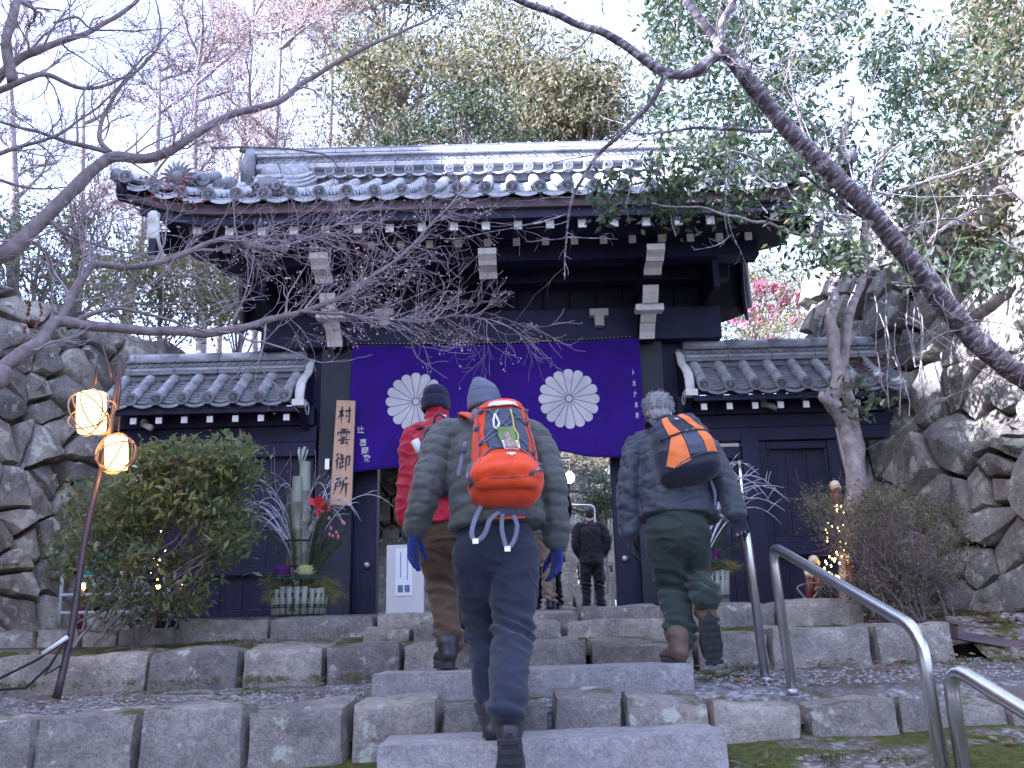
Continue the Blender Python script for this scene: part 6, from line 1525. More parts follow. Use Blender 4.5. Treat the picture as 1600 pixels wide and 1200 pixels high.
far_person('person in black coat and dark trousers standing alone beyond the gate', 921, 803, 14.0, ZT, 'black_cloth', 'black_cloth', 'hair_black', .05)
far_person('person in tan trousers and pale grey jacket lifting the left heel inside the gate', 836, 722, 9.3, ZT, 'grey_jacket', 'tan_trouser', 'hair_black', .03, (0, .05), sole='sole_pale', lift=True)
far_person('person in black trousers half hidden just beyond the one in tan trousers', 846, 735, 10.4, ZT, 'black_cloth', 'black_cloth', 'hair_black', .03)
# ================================================================== VEGETATION
def leaves(name, C, size, mats, parent, seed=0, probs=None, elong=.42, droop=.0, jit=.35, kind=None, fold=.18, nrm_up=0.0):
    """many small folded leaves (two triangles each) at the points C"""
    g = np.random.default_rng(seed); C = np.asarray(C, dtype=float); n = len(C)
    d = g.normal(size=(n, 3)); d[:, 2] -= droop; d /= np.linalg.norm(d, axis=1)[:, None]
    u = g.normal(size=(n, 3)); u[:, 2] += nrm_up*2; s_ = np.cross(d, u); s_ /= np.linalg.norm(s_, axis=1)[:, None]+1e-9; nn_ = np.cross(s_, d)
    L = size*(1+jit*(g.random(n)*2-1)); L = L[:, None]; w = L*elong
    v = np.empty((n, 4, 3)); v[:, 0] = C-d*L*.5; v[:, 1] = C+s_*w*.5+nn_*L*fold*.5-d*L*.05; v[:, 2] = C+d*L*.5; v[:, 3] = C-s_*w*.5+nn_*L*fold*.5-d*L*.05
    me = bpy.data.meshes.new(name); me.vertices.add(n*4); me.vertices.foreach_set('co', v.ravel())
    idx = np.arange(n*4).reshape(n, 4); f = np.concatenate([idx[:, [0, 1, 2]], idx[:, [0, 2, 3]]], axis=1).ravel()
    me.loops.add(n*6); me.loops.foreach_set('vertex_index', f); me.polygons.add(n*2)
    me.polygons.foreach_set('loop_start', np.arange(0, n*6, 3)); me.polygons.foreach_set('loop_total', np.full(n*2, 3))
    for m in mats: me.materials.append(m)
    mi = g.choice(len(mats), size=n, p=probs); me.polygons.foreach_set('material_index', np.repeat(mi, 2))
    me.update(); me.validate(); o = link(name, me, parent)
    if kind: o['kind'] = kind
    return o
def wander(p, d, L, seg, r, curl=.25, up=.0):
    pts = [Vector(p)]; d = Vector(d).normalized()
    for k in range(seg):
        d = (d+Vector((r.gauss(0, curl), r.gauss(0, curl), r.gauss(0, curl)+up))).normalized(); pts.append(pts[-1]+d*L/seg)
    return pts, d
def grow(mb, p, d, L, rad, depth, r, tips, curl=.22, up=.03, kids=(2, 4), ang=.7, shrink=.62, sides=4, minr=.0012, seg=4):
    pts, dn = wander(p, d, L, seg, r, curl, up); n = len(pts)
    mb.tube(pts, [max(minr, rad*(1-.6*i/(n-1))) for i in range(n)], sides if rad > .004 else 3, caps=False)
    if depth <= 0: tips.append((pts[-1], dn)); return
    for k in range(r.randint(*kids)):
        t = r.uniform(.3, 1); i = min(n-2, int(t*(n-1))); q = pts[i].lerp(pts[i+1], t*(n-1)-i); dd = (pts[i+1]-pts[i]).normalized()
        ax = Vector((r.gauss(0, 1), r.gauss(0, 1), r.gauss(0, 1))).cross(dd)
        if ax.length < 1e-3: continue
        nd = (dd*math.cos(ang)+ax.normalized()*math.sin(ang)*r.uniform(.6, 1.3)).normalized()
        grow(mb, q, nd, L*shrink*r.uniform(.7, 1.15), max(minr, rad*.5), depth-1, r, tips, curl, up, kids, ang, shrink, sides, minr, seg)
    grow(mb, pts[-1], dn, L*shrink, max(minr, rad*.42), depth-1, r, tips, curl, up, kids, ang, shrink, sides, minr, seg)
M['twig_maple'] = simple('pale lavender maple twigs', (.42, .35, .38), (.20, .155, .18), 8, .8, 0, 0)
# ------------------------------------------------------------------ bare maple coming in from the left
def px_branch(pts, r0, r1, mb, k=6, wob=.006, seed=0):
    Q = [P(a, b, y) for a, b, y in pts]; o, _ = dense(Q, [1]*len(Q), k); n = len(o)
    o = [p+noise.noise_vector(p*6+Vector((seed, 0, 0)))*wob*2 for p in o]
    rad = [(r0+(r1-r0)*i/(n-1))*(1+.12*noise.noise(o[i]*9)) for i in range(n)]
    mb.tube(o, rad, 10 if r0 > .012 else 6, caps=True); return o, rad
maple = thing('maple_tree', 'bare grey branched maple reaching in from the left in front of the gate roof', 'tree', (-4.2, 3.4, -.5))
mb = MB(); r = random.Random(12)
trunkbase = Vector((-4.2, 3.4, -.6))
tb_, tr_ = dense([trunkbase, Vector((-4.05, 3.5, .2)), Vector((-3.6, 3.6, .75)), P(-60, 610, 3.75), P(0, 575, 3.8)], [.16, .14, .10, .055, .05])
mb.tube(tb_, [q[0] for q in tr_], 12); 
tb_, tr_ = dense([Vector((-4.05, 3.5, .2)), Vector((-3.75, 3.7, 1.0)), P(-90, 440, 3.9), P(0, 390, 4.0)], [.14, .10, .055, .045]); mb.tube(tb_, [q[0] for q in tr_], 12)
tb_, tr_ = dense([Vector((-3.75, 3.7, 1.0)), P(-190, 250, 3.9), P(-40, 140, 4.0)], [.08, .05, .03]); mb.tube(tb_, [q[0] for q in tr_], 10)
B1 = [(-20, 405, 4.0), (20, 388, 4.0), (60, 350, 4.05), (110, 300, 4.1), (150, 262, 4.15), (180, 244, 4.2), (235, 247, 4.25), (300, 215, 4.3), (370, 175, 4.4), (430, 160, 4.5), (480, 125, 4.6), (520, 102, 4.65), (580, 70, 4.7), (650, 40, 4.8), (700, 10, 4.9)]
B2 = [(-10, 585, 3.8), (35, 552, 3.85), (62, 535, 3.9), (85, 506, 3.95), (120, 505, 4.0), (180, 512, 4.05), (250, 518, 4.15), (320, 520, 4.25), (380, 512, 4.35), (430, 496, 4.45), (480, 484, 4.55), (520, 470, 4.6), (570, 440, 4.7), (625, 402, 4.8), (680, 345, 4.9), (720, 300, 5.0)]
B2b = [(470, 488, 4.5), (540, 492, 4.6), (600, 500, 4.7), (660, 500, 4.8), (720, 492, 4.9), (765, 500, 4.95)]
B2c = [(120, 503, 4.0), (150, 488, 4.0), (190, 482, 4.05), (240, 492, 4.1), (300, 510, 4.2)]
B3 = [(92, 500, 3.96), (110, 468, 4.0), (130, 435, 4.05), (148, 412, 4.1), (200, 418, 4.15), (250, 408, 4.2), (300, 392, 4.3), (350, 372, 4.4), (390, 384, 4.5), (440, 386, 4.6), (490, 368, 4.7), (530, 350, 4.75)]
B4 = [(-10, 145, 4.0), (40, 125, 4.0), (75, 118, 4.05), (130, 138, 4.1), (190, 122, 4.2), (235, 80, 4.3)]
B5 = [(-10, 130, 4.0), (30, 92, 4.1), (60, 78, 4.1), (100, 62, 4.2), (150, 45, 4.3), (200, 12, 4.4), (230, -15, 4.5)]
B6 = [(172, 240, 4.2), (158, 222, 4.2), (160, 185, 4.25), (180, 148, 4.3), (215, 110, 4.35), (245, 75, 4.4), (252, 40, 4.5), (240, -10, 4.5)]
B7 = [(170, 238, 4.2), (110, 225, 4.15), (60, 205, 4.1), (0, 190, 4.05), (-20, 188, 4.0)]
B8 = [(0, 240, 4.0), (30, 228, 4.05), (80, 215, 4.1), (120, 190, 4.15), (160, 160, 4.2), (200, 118, 4.25)]
B9 = [(78, 345, 4.05), (110, 368, 4.1), (160, 385, 4.2), (230, 400, 4.3)]
B10 = [(0, 282, 4.0), (50, 296, 4.05), (110, 292, 4.1)]
B11 = [(82, 35, 4.1), (120, 28, 4.15), (145, 45, 4.2), (200, 48, 4.3), (260, 45, 4.4)]
B12 = [(20, 130, 4.0), (12, 60, 4.0), (28, 0, 4.1)]
B13 = [(330, 230, 4.3), (420, 232, 4.5), (500, 240, 4.6), (530, 262, 4.7)]
BR = [(B1, .042, .005), (B2, .034, .005), (B2b, .010, .003), (B2c, .014, .004), (B3, .022, .006), (B4, .018, .005), (B5, .024, .010), (B6, .014, .004), (B7, .014, .004), (B8, .012, .004), (B9, .011, .004), (B10, .008, .003), (B11, .008, .003), (B12, .03, .02), (B13, .008, .003)]
tw = MB(); tips = []
for i, (b_, r0, r1) in enumerate(BR):
    o, rad = px_branch(b_, r0, r1, mb, seed=i)
    n = len(o)
    for k in range(4, n-1):
        prob = .36 if i in (0, 4, 5, 6, 7, 9) else .26
        px_frac = k/n
        if i in (0, 1) and px_frac < .3: prob = .15
        if r.random() < prob:
            dd = (o[k+1]-o[k]).normalized(); side = Vector((r.gauss(0, .5), r.gauss(0, .5), r.gauss(.25, .8)))
            nd = (dd*.8+side).normalized(); grow(tw, o[k], nd, r.uniform(.16, .38), min(.007, rad[k]*.5), 2, r, tips, .20, .03, (1, 3), .6, .66)
    for q in range(2): grow(tw, o[-1], (o[-1]-o[-3]).normalized()+Vector((r.gauss(0, .3), 0, r.gauss(0, .3))), .3, r1, 2, r, tips, .2, 0, (2, 3), .5, .65)
# fine sprays with seeds in front of the eaves
tips2 = []
for (b_, f0) in ((B2, .6), (B2b, .1), (B3, .5)):
    Q = [P(a, b, y) for a, b, y in b_]; o, _ = dense(Q, [1]*len(Q), 6); n = len(o)
    for k in range(int(f0*n), n-1):
        for q in range(1 if r.random() < .45 else 2):
            dd = (o[k+1]-o[k]).normalized(); nd = (dd+Vector((r.gauss(.1, .5), r.gauss(0, .4), r.gauss(-.02, .6)))).normalized()
            grow(tw, o[k], nd, r.uniform(.12, .24), .0030, 2, r, tips2, .2, 0, (1, 3), .55, .66, minr=.0009)
mb.build('trunk_and_boughs', M['bark'], maple, True)
tag(tw.build('twigs', M['twig_maple'], maple, True), kind='stuff')
pts = []
for (p, d) in tips2+tips[::4]:
    for k in range(2 if r.random() < .7 else 0): pts.append(p+Vector((r.gauss(0, .012), r.gauss(0, .012), r.gauss(-.008, .01))))
pts = [p for p in pts if r.random() < .62]
leaves('seed_husks', pts, .014, [M['bud'], M['leaf_br']], maple, 3, [.8, .2], .7, .6, kind='stuff')
# ------------------------------------------------------------------ leaning cherry from the right
cherry = thing('cherry_tree', 'leaning banded bark cherry crossing the picture from the right rampart to the sky', 'tree', P(1600, 592, 6.0))
mb = MB(); tw = MB(); tips = []; r = random.Random(5)
T0 = [(1680, 640, 6.35), (1640, 615, 6.2), (1600, 590, 6.05), (1540, 545, 5.85), (1480, 480, 5.65), (1420, 402, 5.4), (1370, 342, 5.2), (1300, 272, 5.0), (1240, 213, 4.85), (1180, 140, 4.65), (1140, 92, 4.55), (1120, 72, 4.5)]
Q = [P(a, b, y) for a, b, y in T0]; o, _ = dense(Q, [1]*len(Q), 8); n = len(o)
rad = [(.088-.050*i/(n-1))*(1+.07*noise.noise(o[i]*7)) for i in range(n)]; o = [p+noise.noise_vector(p*4)*.014 for p in o]; mb.tube(o, rad, 18)
for i in (14, 30, 43, 58, 70): 
    if i < n: mb.ball(o[i]+Vector((0, -rad[i]*.5, 0)), (rad[i]*.75, rad[i]*.75, rad[i]*.8), 10, 8)
CB = [([(1128, 84, 4.5), (1112, 92, 4.5), (1085, 113, 4.5), (1042, 114, 4.5), (1000, 90, 4.45), (945, 52, 4.4), (885, 30, 4.4), (815, 2, 4.3), (780, -20, 4.3)], .036, .016),
      ([(1122, 72, 4.5), (1110, 55, 4.5), (1090, 25, 4.45), (1062, -15, 4.4)], .030, .022), ([(1122, 66, 4.5), (1128, 35, 4.5), (1155, -10, 4.5)], .024, .018),
      ([(1040, 114, 4.5), (1022, 155, 4.55), (985, 195, 4.6), (945, 230, 4.7), (905, 285, 4.8), (888, 335, 4.85), (883, 390, 4.9), (882, 438, 4.9)], .018, .003),
      ([(1206, 204, 4.75), (1150, 202, 4.7), (1080, 200, 4.65), (1030, 208, 4.6), (970, 205, 4.6)], .012, .004),
      ([(1345, 336, 5.2), (1295, 300, 5.1), (1240, 260, 5.0), (1222, 245, 5.0)], .013, .006), ([(1262, 228, 4.9), (1250, 190, 4.9), (1238, 140, 4.9), (1235, 90, 4.9), (1262, 60, 4.9), (1340, 10, 5.0)], .009, .004),
      ([(1358, 322, 5.2), (1362, 285, 5.2), (1372, 255, 5.2), (1400, 230, 5.25), (1450, 210, 5.3)], .010, .004), ([(925, 48, 4.4), (905, 70, 4.45), (870, 95, 4.5), (840, 120, 4.5)], .005, .002),
      ([(945, 20, 4.4), (940, 5, 4.4), (942, -30, 4.4)], .004, .003), ([(885, 335, 4.85), (840, 348, 4.85), (780, 360, 4.8), (725, 372, 4.8), (690, 372, 4.8)], .005, .0015),
      ([(890, 308, 4.85), (860, 310, 4.85), (800, 318, 4.85), (740, 340, 4.8)], .004, .0015), ([(883, 372, 4.9), (920, 372, 4.9), (965, 374, 4.95)], .004, .0015), ([(883, 372, 4.9), (850, 377, 4.9), (822, 380, 4.9)], .004, .0015),
      ([(1130, 190, 4.7), (1135, 260, 4.75), (1132, 320, 4.8), (1150, 380, 4.85), (1162, 405, 4.9)], .005, .002), ([(1145, 365, 4.85), (1120, 385, 4.85), (1082, 391, 4.85)], .004, .0015), ([(960, 215, 4.65), (930, 240, 4.65), (880, 250, 4.65), (850, 262, 4.65)], .004, .002),
      ([(1395, 365, 5.3), (1440, 350, 5.35), (1500, 345, 5.4), (1560, 372, 5.5), (1600, 395, 5.5)], .007, .003), ([(1120, 90, 4.5), (1160, 105, 4.5), (1210, 100, 4.5), (1240, 85, 4.5)], .006, .003)]
for i, (b_, r0, r1) in enumerate(CB):
    o2, ra = px_branch(b_, r0, r1, mb, seed=30+i, wob=.008)
    for k in range(2, len(o2)-1):
        if r.random() < (.55 if r0 < .02 else .2):
            dd = (o2[k+1]-o2[k]).normalized(); nd = (dd*.4+Vector((r.gauss(0, .8), r.gauss(0, .4), r.gauss(0, .7)))).normalized()
            L = r.uniform(.04, .1) if r0 < .006 or r.random() < .6 else r.uniform(.15, .4); grow(tw, o2[k], nd, L, min(.004, ra[k]*.6), 1 if L > .12 else 0, r, tips, .2, 0, (0, 2), .6, .6)
for k in range(50):
    i = r.randrange(8, n-2); nd = Vector((r.gauss(0, .8), r.gauss(-.3, .5), r.gauss(.3, .7))).normalized(); grow(tw, o[i], nd, r.uniform(.2, .7), .005, 2, r, tips, .18, .02, (1, 2), .6, .65)
mb.build('trunk_and_boughs', M['cherry'], cherry, True); tag(tw.build('twigs', M['bark_light'], cherry, True), kind='stuff')
# ------------------------------------------------------------------ leafy trees
def in_ell(c, rr, r, shell=.5):
    while True:
        v = Vector((r.uniform(-1, 1), r.uniform(-1, 1), r.uniform(-1, 1))); L = v.length
        if shell < L < 1: return Vector(c)+Vector((v.x*rr[0], v.y*rr[1], v.z*rr[2]))
def crown_pts(clumps, per, rad, seed, flat=.6):
    g = np.random.default_rng(seed); out = []
    for c in clumps:
        k = int(per*g.uniform(.6, 1.4)); q = g.normal(size=(k, 3))*np.array([rad, rad, rad*flat])*g.uniform(.7, 1.25); out.append(q+np.array(c))
    return np.concatenate(out)
def leafy_tree(label, base, crown, rr, ncl, per, crad, lsize, mats, probs, seed, trunk_r=.12, bark='bark', shell=.45, extra=None, name='evergreen_tree', group=None, limbs=26, elong=.42, flat=.6, mid=None, flowers=None):
    r = random.Random(seed); base = Vector(base); t = thing(name, label, 'tree', base, group)
    cl = [in_ell(crown, rr, r, shell) for _ in range(ncl)]
    if extra: cl += extra
    mb = MB(); c = Vector(crown); top = c+Vector((0, 0, rr[2]*.2)); o, ra = dense([base]+([Vector(m) for m in mid] if mid else [base.lerp(top, .4)+Vector((r.gauss(0, .1), 0, 0))])+[top], [1]*(3 if not mid else 2+len(mid)), 6)
    n = len(o); mb.tube(o, [trunk_r*(1-.75*i/(n-1)) for i in range(n)], 10)
    for q in r.sample(cl, min(limbs, len(cl))):
        i = r.randint(n//2, n-1); a = o[i]; m_ = a.lerp(q, .5)+Vector((r.gauss(0, .1), r.gauss(0, .1), r.gauss(.05, .12)))*rr[0]*.5; oo, _ = dense([a, m_, q], [1]*3, 4)
        mb.tube(oo, [max(.006, trunk_r*.28*(1-.8*k/(len(oo)-1))) for k in range(len(oo))], 5, caps=False)
    mb.build('trunk', M[bark], t, True)
    leaves('crown', crown_pts(cl, per, crad, seed, flat), lsize, [M[m] for m in mats], t, seed, probs, elong, .25, kind='stuff')
    if flowers: leaves('flowers', np.concatenate([crown_pts([q], 7, .035, seed+i, 1) for i, q in enumerate(flowers)]), .08, [M['flower']], t, seed+5, None, .9, 0, kind='stuff')
    return t
# camellia like evergreen whose twin trunk stands at the end of the right wing
ev = thing('evergreen_tree', 'glossy leaved evergreen with twin pale trunks standing before the right rampart', 'tree', P(1335, 950, 7.0))
mb = MB(); r = random.Random(21)
TR = [([(1330, 965, 7.0), (1330, 850, 7.0), (1336, 740, 7.0), (1322, 670, 7.0), (1300, 625, 7.0), (1312, 600, 7.0), (1303, 560, 7.05), (1300, 500, 7.1), (1308, 430, 7.1), (1325, 350, 7.15), (1310, 270, 7.2), (1330, 150, 7.2)], .088, .028, 'a'),
      ([(1345, 960, 7.15), (1340, 800, 7.15), (1342, 720, 7.12), (1330, 640, 7.15), (1318, 580, 7.2), (1325, 500, 7.2), (1345, 440, 7.25), (1352, 380, 7.3), (1360, 300, 7.3), (1400, 200, 7.3), (1440, 90, 7.4)], .060, .024, 'b'),
      ([(1318, 670, 7.0), (1298, 635, 6.9), (1284, 622, 6.85), (1283, 612, 6.85)], .05, .02, 'c'), ([(1325, 350, 7.1), (1280, 310, 6.9), (1220, 270, 6.7), (1150, 240, 6.5), (1080, 250, 6.3)], .022, .008, 'd'),
      ([(1325, 360, 7.1), (1270, 370, 6.8), (1200, 350, 6.5), (1120, 330, 6.3), (1020, 320, 6.2)], .02, .006, 'e'), ([(1360, 330, 7.2), (1400, 300, 7.0), (1460, 280, 6.9), (1540, 250, 6.8)], .025, .008, 'f'),
      ([(1310, 280, 7.1), (1260, 180, 7.0), (1180, 100, 6.9), (1100, 60, 6.8)], .02, .008, 'g')]
for b_, r0, r1, _ in TR: px_branch(b_, r0, r1, mb, 8, .015, 50)
mb.build('trunk', M['bark_light'], ev, True)
cl = []
def px_clumps(n_, boxes, r, Y0, Y1):
    out = []
    for (x0, x1, y0, y1, w) in boxes:
        for k in range(int(n_*w)): out.append(P(r.uniform(x0, x1), r.uniform(y0, y1), r.uniform(Y0, Y1)))
    return out
cl += px_clumps(100, [(1010, 1160, -30, 90, .30), (1020, 1300, 0, 130, .38), (1080, 1290, 130, 230, .30), (1290, 1430, 0, 160, .18), (1300, 1440, 160, 330, .20), (1060, 1250, 220, 300, .16), (1380, 1500, 60, 190, .12), (1000, 1060, 140, 210, .06)], r, 6.3, 8.0)
cl += px_clumps(100, [(940, 1060, 285, 345, .05), (1040, 1150, 290, 350, .06), (1140, 1290, 290, 370, .07), (1020, 1180, 225, 300, .10), (1230, 1340, 360, 420, .08)], r, 6.1, 6.6)
leaves('crown', crown_pts(cl, 60, .11, 21, .75), .072, [M['leaf_a'], M['leaf_b'], M['leaf_g'], M['leaf_c']], ev, 21, [.62, .26, .10, .02], .40, .3, kind='stuff')
r2 = random.Random(77); tw = MB(); tips = []
for c in r2.sample(cl, 70): grow(tw, c+Vector((r2.gauss(0, .05), 0, -.2)), Vector((r2.gauss(0, .5), r2.gauss(0, .3), 1)), .45, .006, 1, r2, tips, .2, 0, (1, 3), .6, .6)
tag(tw.build('twigs', M['bark_light'], ev, True), kind='stuff')
sh = crown_pts([P(1345+random.uniform(-25, 40), 635+random.uniform(-40, 30), 6.8) for _ in range(9)], 14, .07, 5); leaves('epicormic_leaves', sh, .075, [M['leaf_b'], M['leaf_g']], ev, 4, None, .42, .3, kind='stuff')
# trees hanging over the right rampart
ov = thing('evergreen_tree', 'olive green tree leaning over the top of the right rampart at the picture edge', 'tree', (6.2, 8.0, 4.2))
mb = MB(); px_branch([(1700, 420, 8.2), (1640, 330, 8.0), (1580, 240, 7.8), (1560, 100, 7.8)], .09, .03, mb, 8, .03, 3); px_branch([(1620, 300, 7.9), (1560, 330, 7.2), (1500, 340, 6.8), (1450, 380, 6.6)], .03, .01, mb, 8, .02, 4); px_branch([(1610, 290, 7.9), (1540, 240, 7.6), (1480, 290, 7.4)], .03, .01, mb, 8, .02, 6)
mb.build('trunk', M['bark'], ov, True); r = random.Random(8)
cl = px_clumps(100, [(1500, 1640, -20, 120, .30), (1450, 1620, 100, 240, .24), (1520, 1640, 240, 400, .22), (1430, 1560, 250, 360, .13), (1400, 1520, 350, 420, .10)], r, 7.0, 8.6)
leaves('crown', crown_pts(cl, 85, .15, 8, .7), .085, [M['leaf_d'], M['leaf_b'], M['leaf_e'], M['leaf_a']], ov, 8, [.3, .3, .2, .2], .42, .3, kind='stuff')
cl = px_clumps(20, [(1530, 1600, 395, 450, .5), (1420, 1500, 400, 440, .4)], r, 6.2, 6.5); leaves('hanging_leaves', crown_pts(cl, 14, .08, 8, .7), .11, [M['leaf_b'], M['leaf_g'], M['leaf_a']], ov, 8, None, .38, .8, kind='stuff')
# ------------------------------------------------------------------ wood behind the gate
def pxc(px, py, Y): return P(px, py, Y)
def bt(label, cx, cy, rx, ry, Y, mats, probs, seed, bz=3.6, ncl=62, per=170, ls=.13, crad=.42, **k):
    c = P(cx, cy, Y); sc = c.dot(F_)/FPX
    return leafy_tree(label, (c.x+k.pop('dx', 0), Y, bz), c, (rx*sc, rx*sc*.8, ry*sc), ncl, per, crad, ls, mats, probs, seed, k.pop('tr', .2), shell=k.pop('shell', .35), group='trees on the hill behind the gate', flat=.42, **k)
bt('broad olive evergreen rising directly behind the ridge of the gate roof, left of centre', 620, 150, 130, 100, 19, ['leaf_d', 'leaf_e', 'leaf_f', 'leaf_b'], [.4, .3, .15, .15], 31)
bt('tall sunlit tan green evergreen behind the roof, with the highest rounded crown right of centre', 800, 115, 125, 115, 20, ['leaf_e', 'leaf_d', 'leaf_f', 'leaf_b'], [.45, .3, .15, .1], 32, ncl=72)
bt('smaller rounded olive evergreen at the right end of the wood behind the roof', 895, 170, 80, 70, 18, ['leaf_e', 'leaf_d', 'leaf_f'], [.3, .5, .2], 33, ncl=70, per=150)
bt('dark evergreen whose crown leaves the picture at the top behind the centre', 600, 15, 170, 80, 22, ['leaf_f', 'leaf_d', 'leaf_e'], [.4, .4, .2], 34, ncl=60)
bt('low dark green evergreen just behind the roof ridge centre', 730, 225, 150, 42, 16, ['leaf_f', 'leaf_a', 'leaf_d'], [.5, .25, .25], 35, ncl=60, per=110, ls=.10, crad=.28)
bt('thin green tree behind the left end of the gate roof', 385, 440, 70, 90, 14, ['leaf_d', 'leaf_b', 'leaf_e'], [.4, .4, .2], 36, ncl=38, per=75, ls=.09, crad=.3, bz=3.0, tr=.07, shell=.2)
bt('green yellow tree above the left rampart beside the wing roof', 250, 455, 120, 70, 13, ['leaf_d', 'leaf_c', 'leaf_b', 'leaf_e'], [.35, .1, .35, .2], 37, ncl=60, per=80, ls=.085, crad=.28, bz=2.8, tr=.07, shell=.1)
bt('grey green tree at the far left above the left rampart', 60, 400, 120, 90, 14, ['leaf_g', 'leaf_d', 'leaf_b'], [.4, .3, .3], 38, ncl=44, per=60, ls=.09, crad=.36, bz=2.8, tr=.08, shell=.1)
bt('pale green tree behind the right wing between gate and rampart', 1180, 470, 75, 75, 15, ['leaf_g', 'leaf_e', 'leaf_b'], [.4, .3, .3], 39, ncl=36, per=60, ls=.09, crad=.28, bz=2.8, tr=.07, shell=.1)
r = random.Random(3)
leafy_tree('pink flowering camellia seen between the gate and the right rampart', (3.3, 12.6, 2.8), P(1200, 455, 12.6), (.75, .5, .55), 34, 40, .17, .07, ['leaf_c', 'leaf_b', 'leaf_e'], [.3, .4, .3], 40, .05, name='flowering_tree', flowers=[P(r.uniform(1115, 1270), min(525, 440+abs(r.gauss(0, 35))), 12.3+r.uniform(0, .4)) for _ in range(75)])
leafy_tree('yellowish shrub just above the right wing roof', (3.4, 11.4, 2.6), P(1205, 512, 11.4), (.55, .4, .16), 16, 50, .12, .055, ['leaf_c', 'leaf_e', 'leaf_d'], [.3, .5, .2], 41, .03, name='shrub')
bt('round green shrub beyond the gate opening at the right of the stairs', 935, 775, 34, 45, 15.2, ['leaf_b', 'leaf_g', 'leaf_f'], [.4, .3, .3], 42, ncl=30, per=90, ls=.06, crad=.16, bz=ZT, tr=.04)
bt('dark shrubs on the bank far beyond the gate opening', 860, 735, 90, 20, 18.6, ['leaf_f', 'leaf_d', 'leaf_br'], [.4, .4, .2], 43, ncl=40, per=80, ls=.08, crad=.25, bz=3.0, tr=.05)
# bare reddish trees
def bare_tree(label, base, top, spread, mat, seed, twigs, trunk_r=.14, depth=4, L0=2.2, leafy=0, group='bare trees on the hill'):
    r = random.Random(seed); base = Vector(base); top = Vector(top); t = thing('bare_tree', label, 'tree', base, group)
    mb = MB(); tw = MB(); tips = []; o, _ = dense([base, base.lerp(top, .35)+Vector((r.gauss(0, .2), 0, 0)), base.lerp(top, .7)+Vector((r.gauss(0, .25), 0, 0)), top], [1]*4, 6); n = len(o)
    mb.tube(o, [trunk_r*(1-.82*i/(n-1)) for i in range(n)], 8)
    for k in range(twigs):
        i = r.randint(int(n*.25), n-1); a = r.uniform(0, 6.283); d = Vector((math.cos(a)*spread, math.sin(a)*spread*.6, r.uniform(.4, 1.2))).normalized()
        L = L0*r.uniform(.6, 1.1)*(1-.35*i/n)
        oo, dn = wander(o[i], d, L, 6, r, .14, .03); mb.tube(oo, [max(.012, trunk_r*.32*(1-.75*j/6)) for j in range(7)], 5, caps=False)
        for j in range(1, 7):
            for q in range(2): 
                nd = (dn+Vector((r.gauss(0, .7), r.gauss(0, .5), r.gauss(.1, .6)))).normalized(); grow(tw, oo[j], nd, L*.36*r.uniform(.6, 1.2), .014, 2, r, tips, .18, .03, (2, 3), .55, .66, 3, .0055, 3)
    mb.build('trunk', M['bark_light'], t, True); tag(tw.build('twigs', mat, t), kind='stuff')
    if leafy: leaves('withered_leaves', [p+Vector((r.gauss(0, .08), r.gauss(0, .08), r.gauss(0, .08))) for p, d in tips for _ in range(leafy)], .07, [M['leaf_br'], M['leaf_e'], M['bud']], t, seed, [.35, .3, .35], .6, .3, kind='stuff')
    return t
def bz_(px, py, Y, pt, label, seed, **k):
    b = P(px, py, Y); bare_tree(label, (b.x, Y, min(b.z, 3.5)), P(*pt, Y), k.pop('spread', 1.0), M[k.pop('mat', 'twig_pink')], seed, k.pop('n', 14), **k)
bz_(420, 330, 19, (440, 30), 'reddish bare tree with dense fine twigs behind the left end of the roof', 61, n=22, L0=2.6, leafy=2)
bz_(330, 360, 17, (310, 90), 'reddish bare tree left of the gate roof, half way to the corner', 62, n=18, L0=2.0, leafy=1)
bz_(500, 300, 21, (520, 40), 'reddish bare tree merging with the evergreens behind the left of the ridge', 63, n=18, L0=2.6, leafy=2)
bz_(370, 250, 23, (400, -60), 'tall reddish bare tree whose crown leaves the picture at the top left of centre', 64, n=20, L0=3.0, leafy=2)
bz_(215, 420, 16, (250, 110), 'slim pale bare tree behind the upper maple bough', 65, n=12, L0=1.6, mat='twig')
bz_(115, 430, 15, (130, 130), 'slim grey bare tree standing above the left rampart', 66, n=10, L0=1.5, mat='twig', leafy=1)
bz_(20, 420, 15, (10, 30), 'grey bare tree at the far left edge of the picture', 67, n=12, L0=1.7, mat='twig')
bz_(960, 300, 20, (940, 190), 'small bare tree at the right end of the wood behind the roof', 68, n=7, L0=1.2, mat='twig', trunk_r=.06)
bz_(1560, 200, 14, (1590, 10), 'bare twiggy tree high above the right rampart', 69, n=12, L0=1.6, leafy=2)
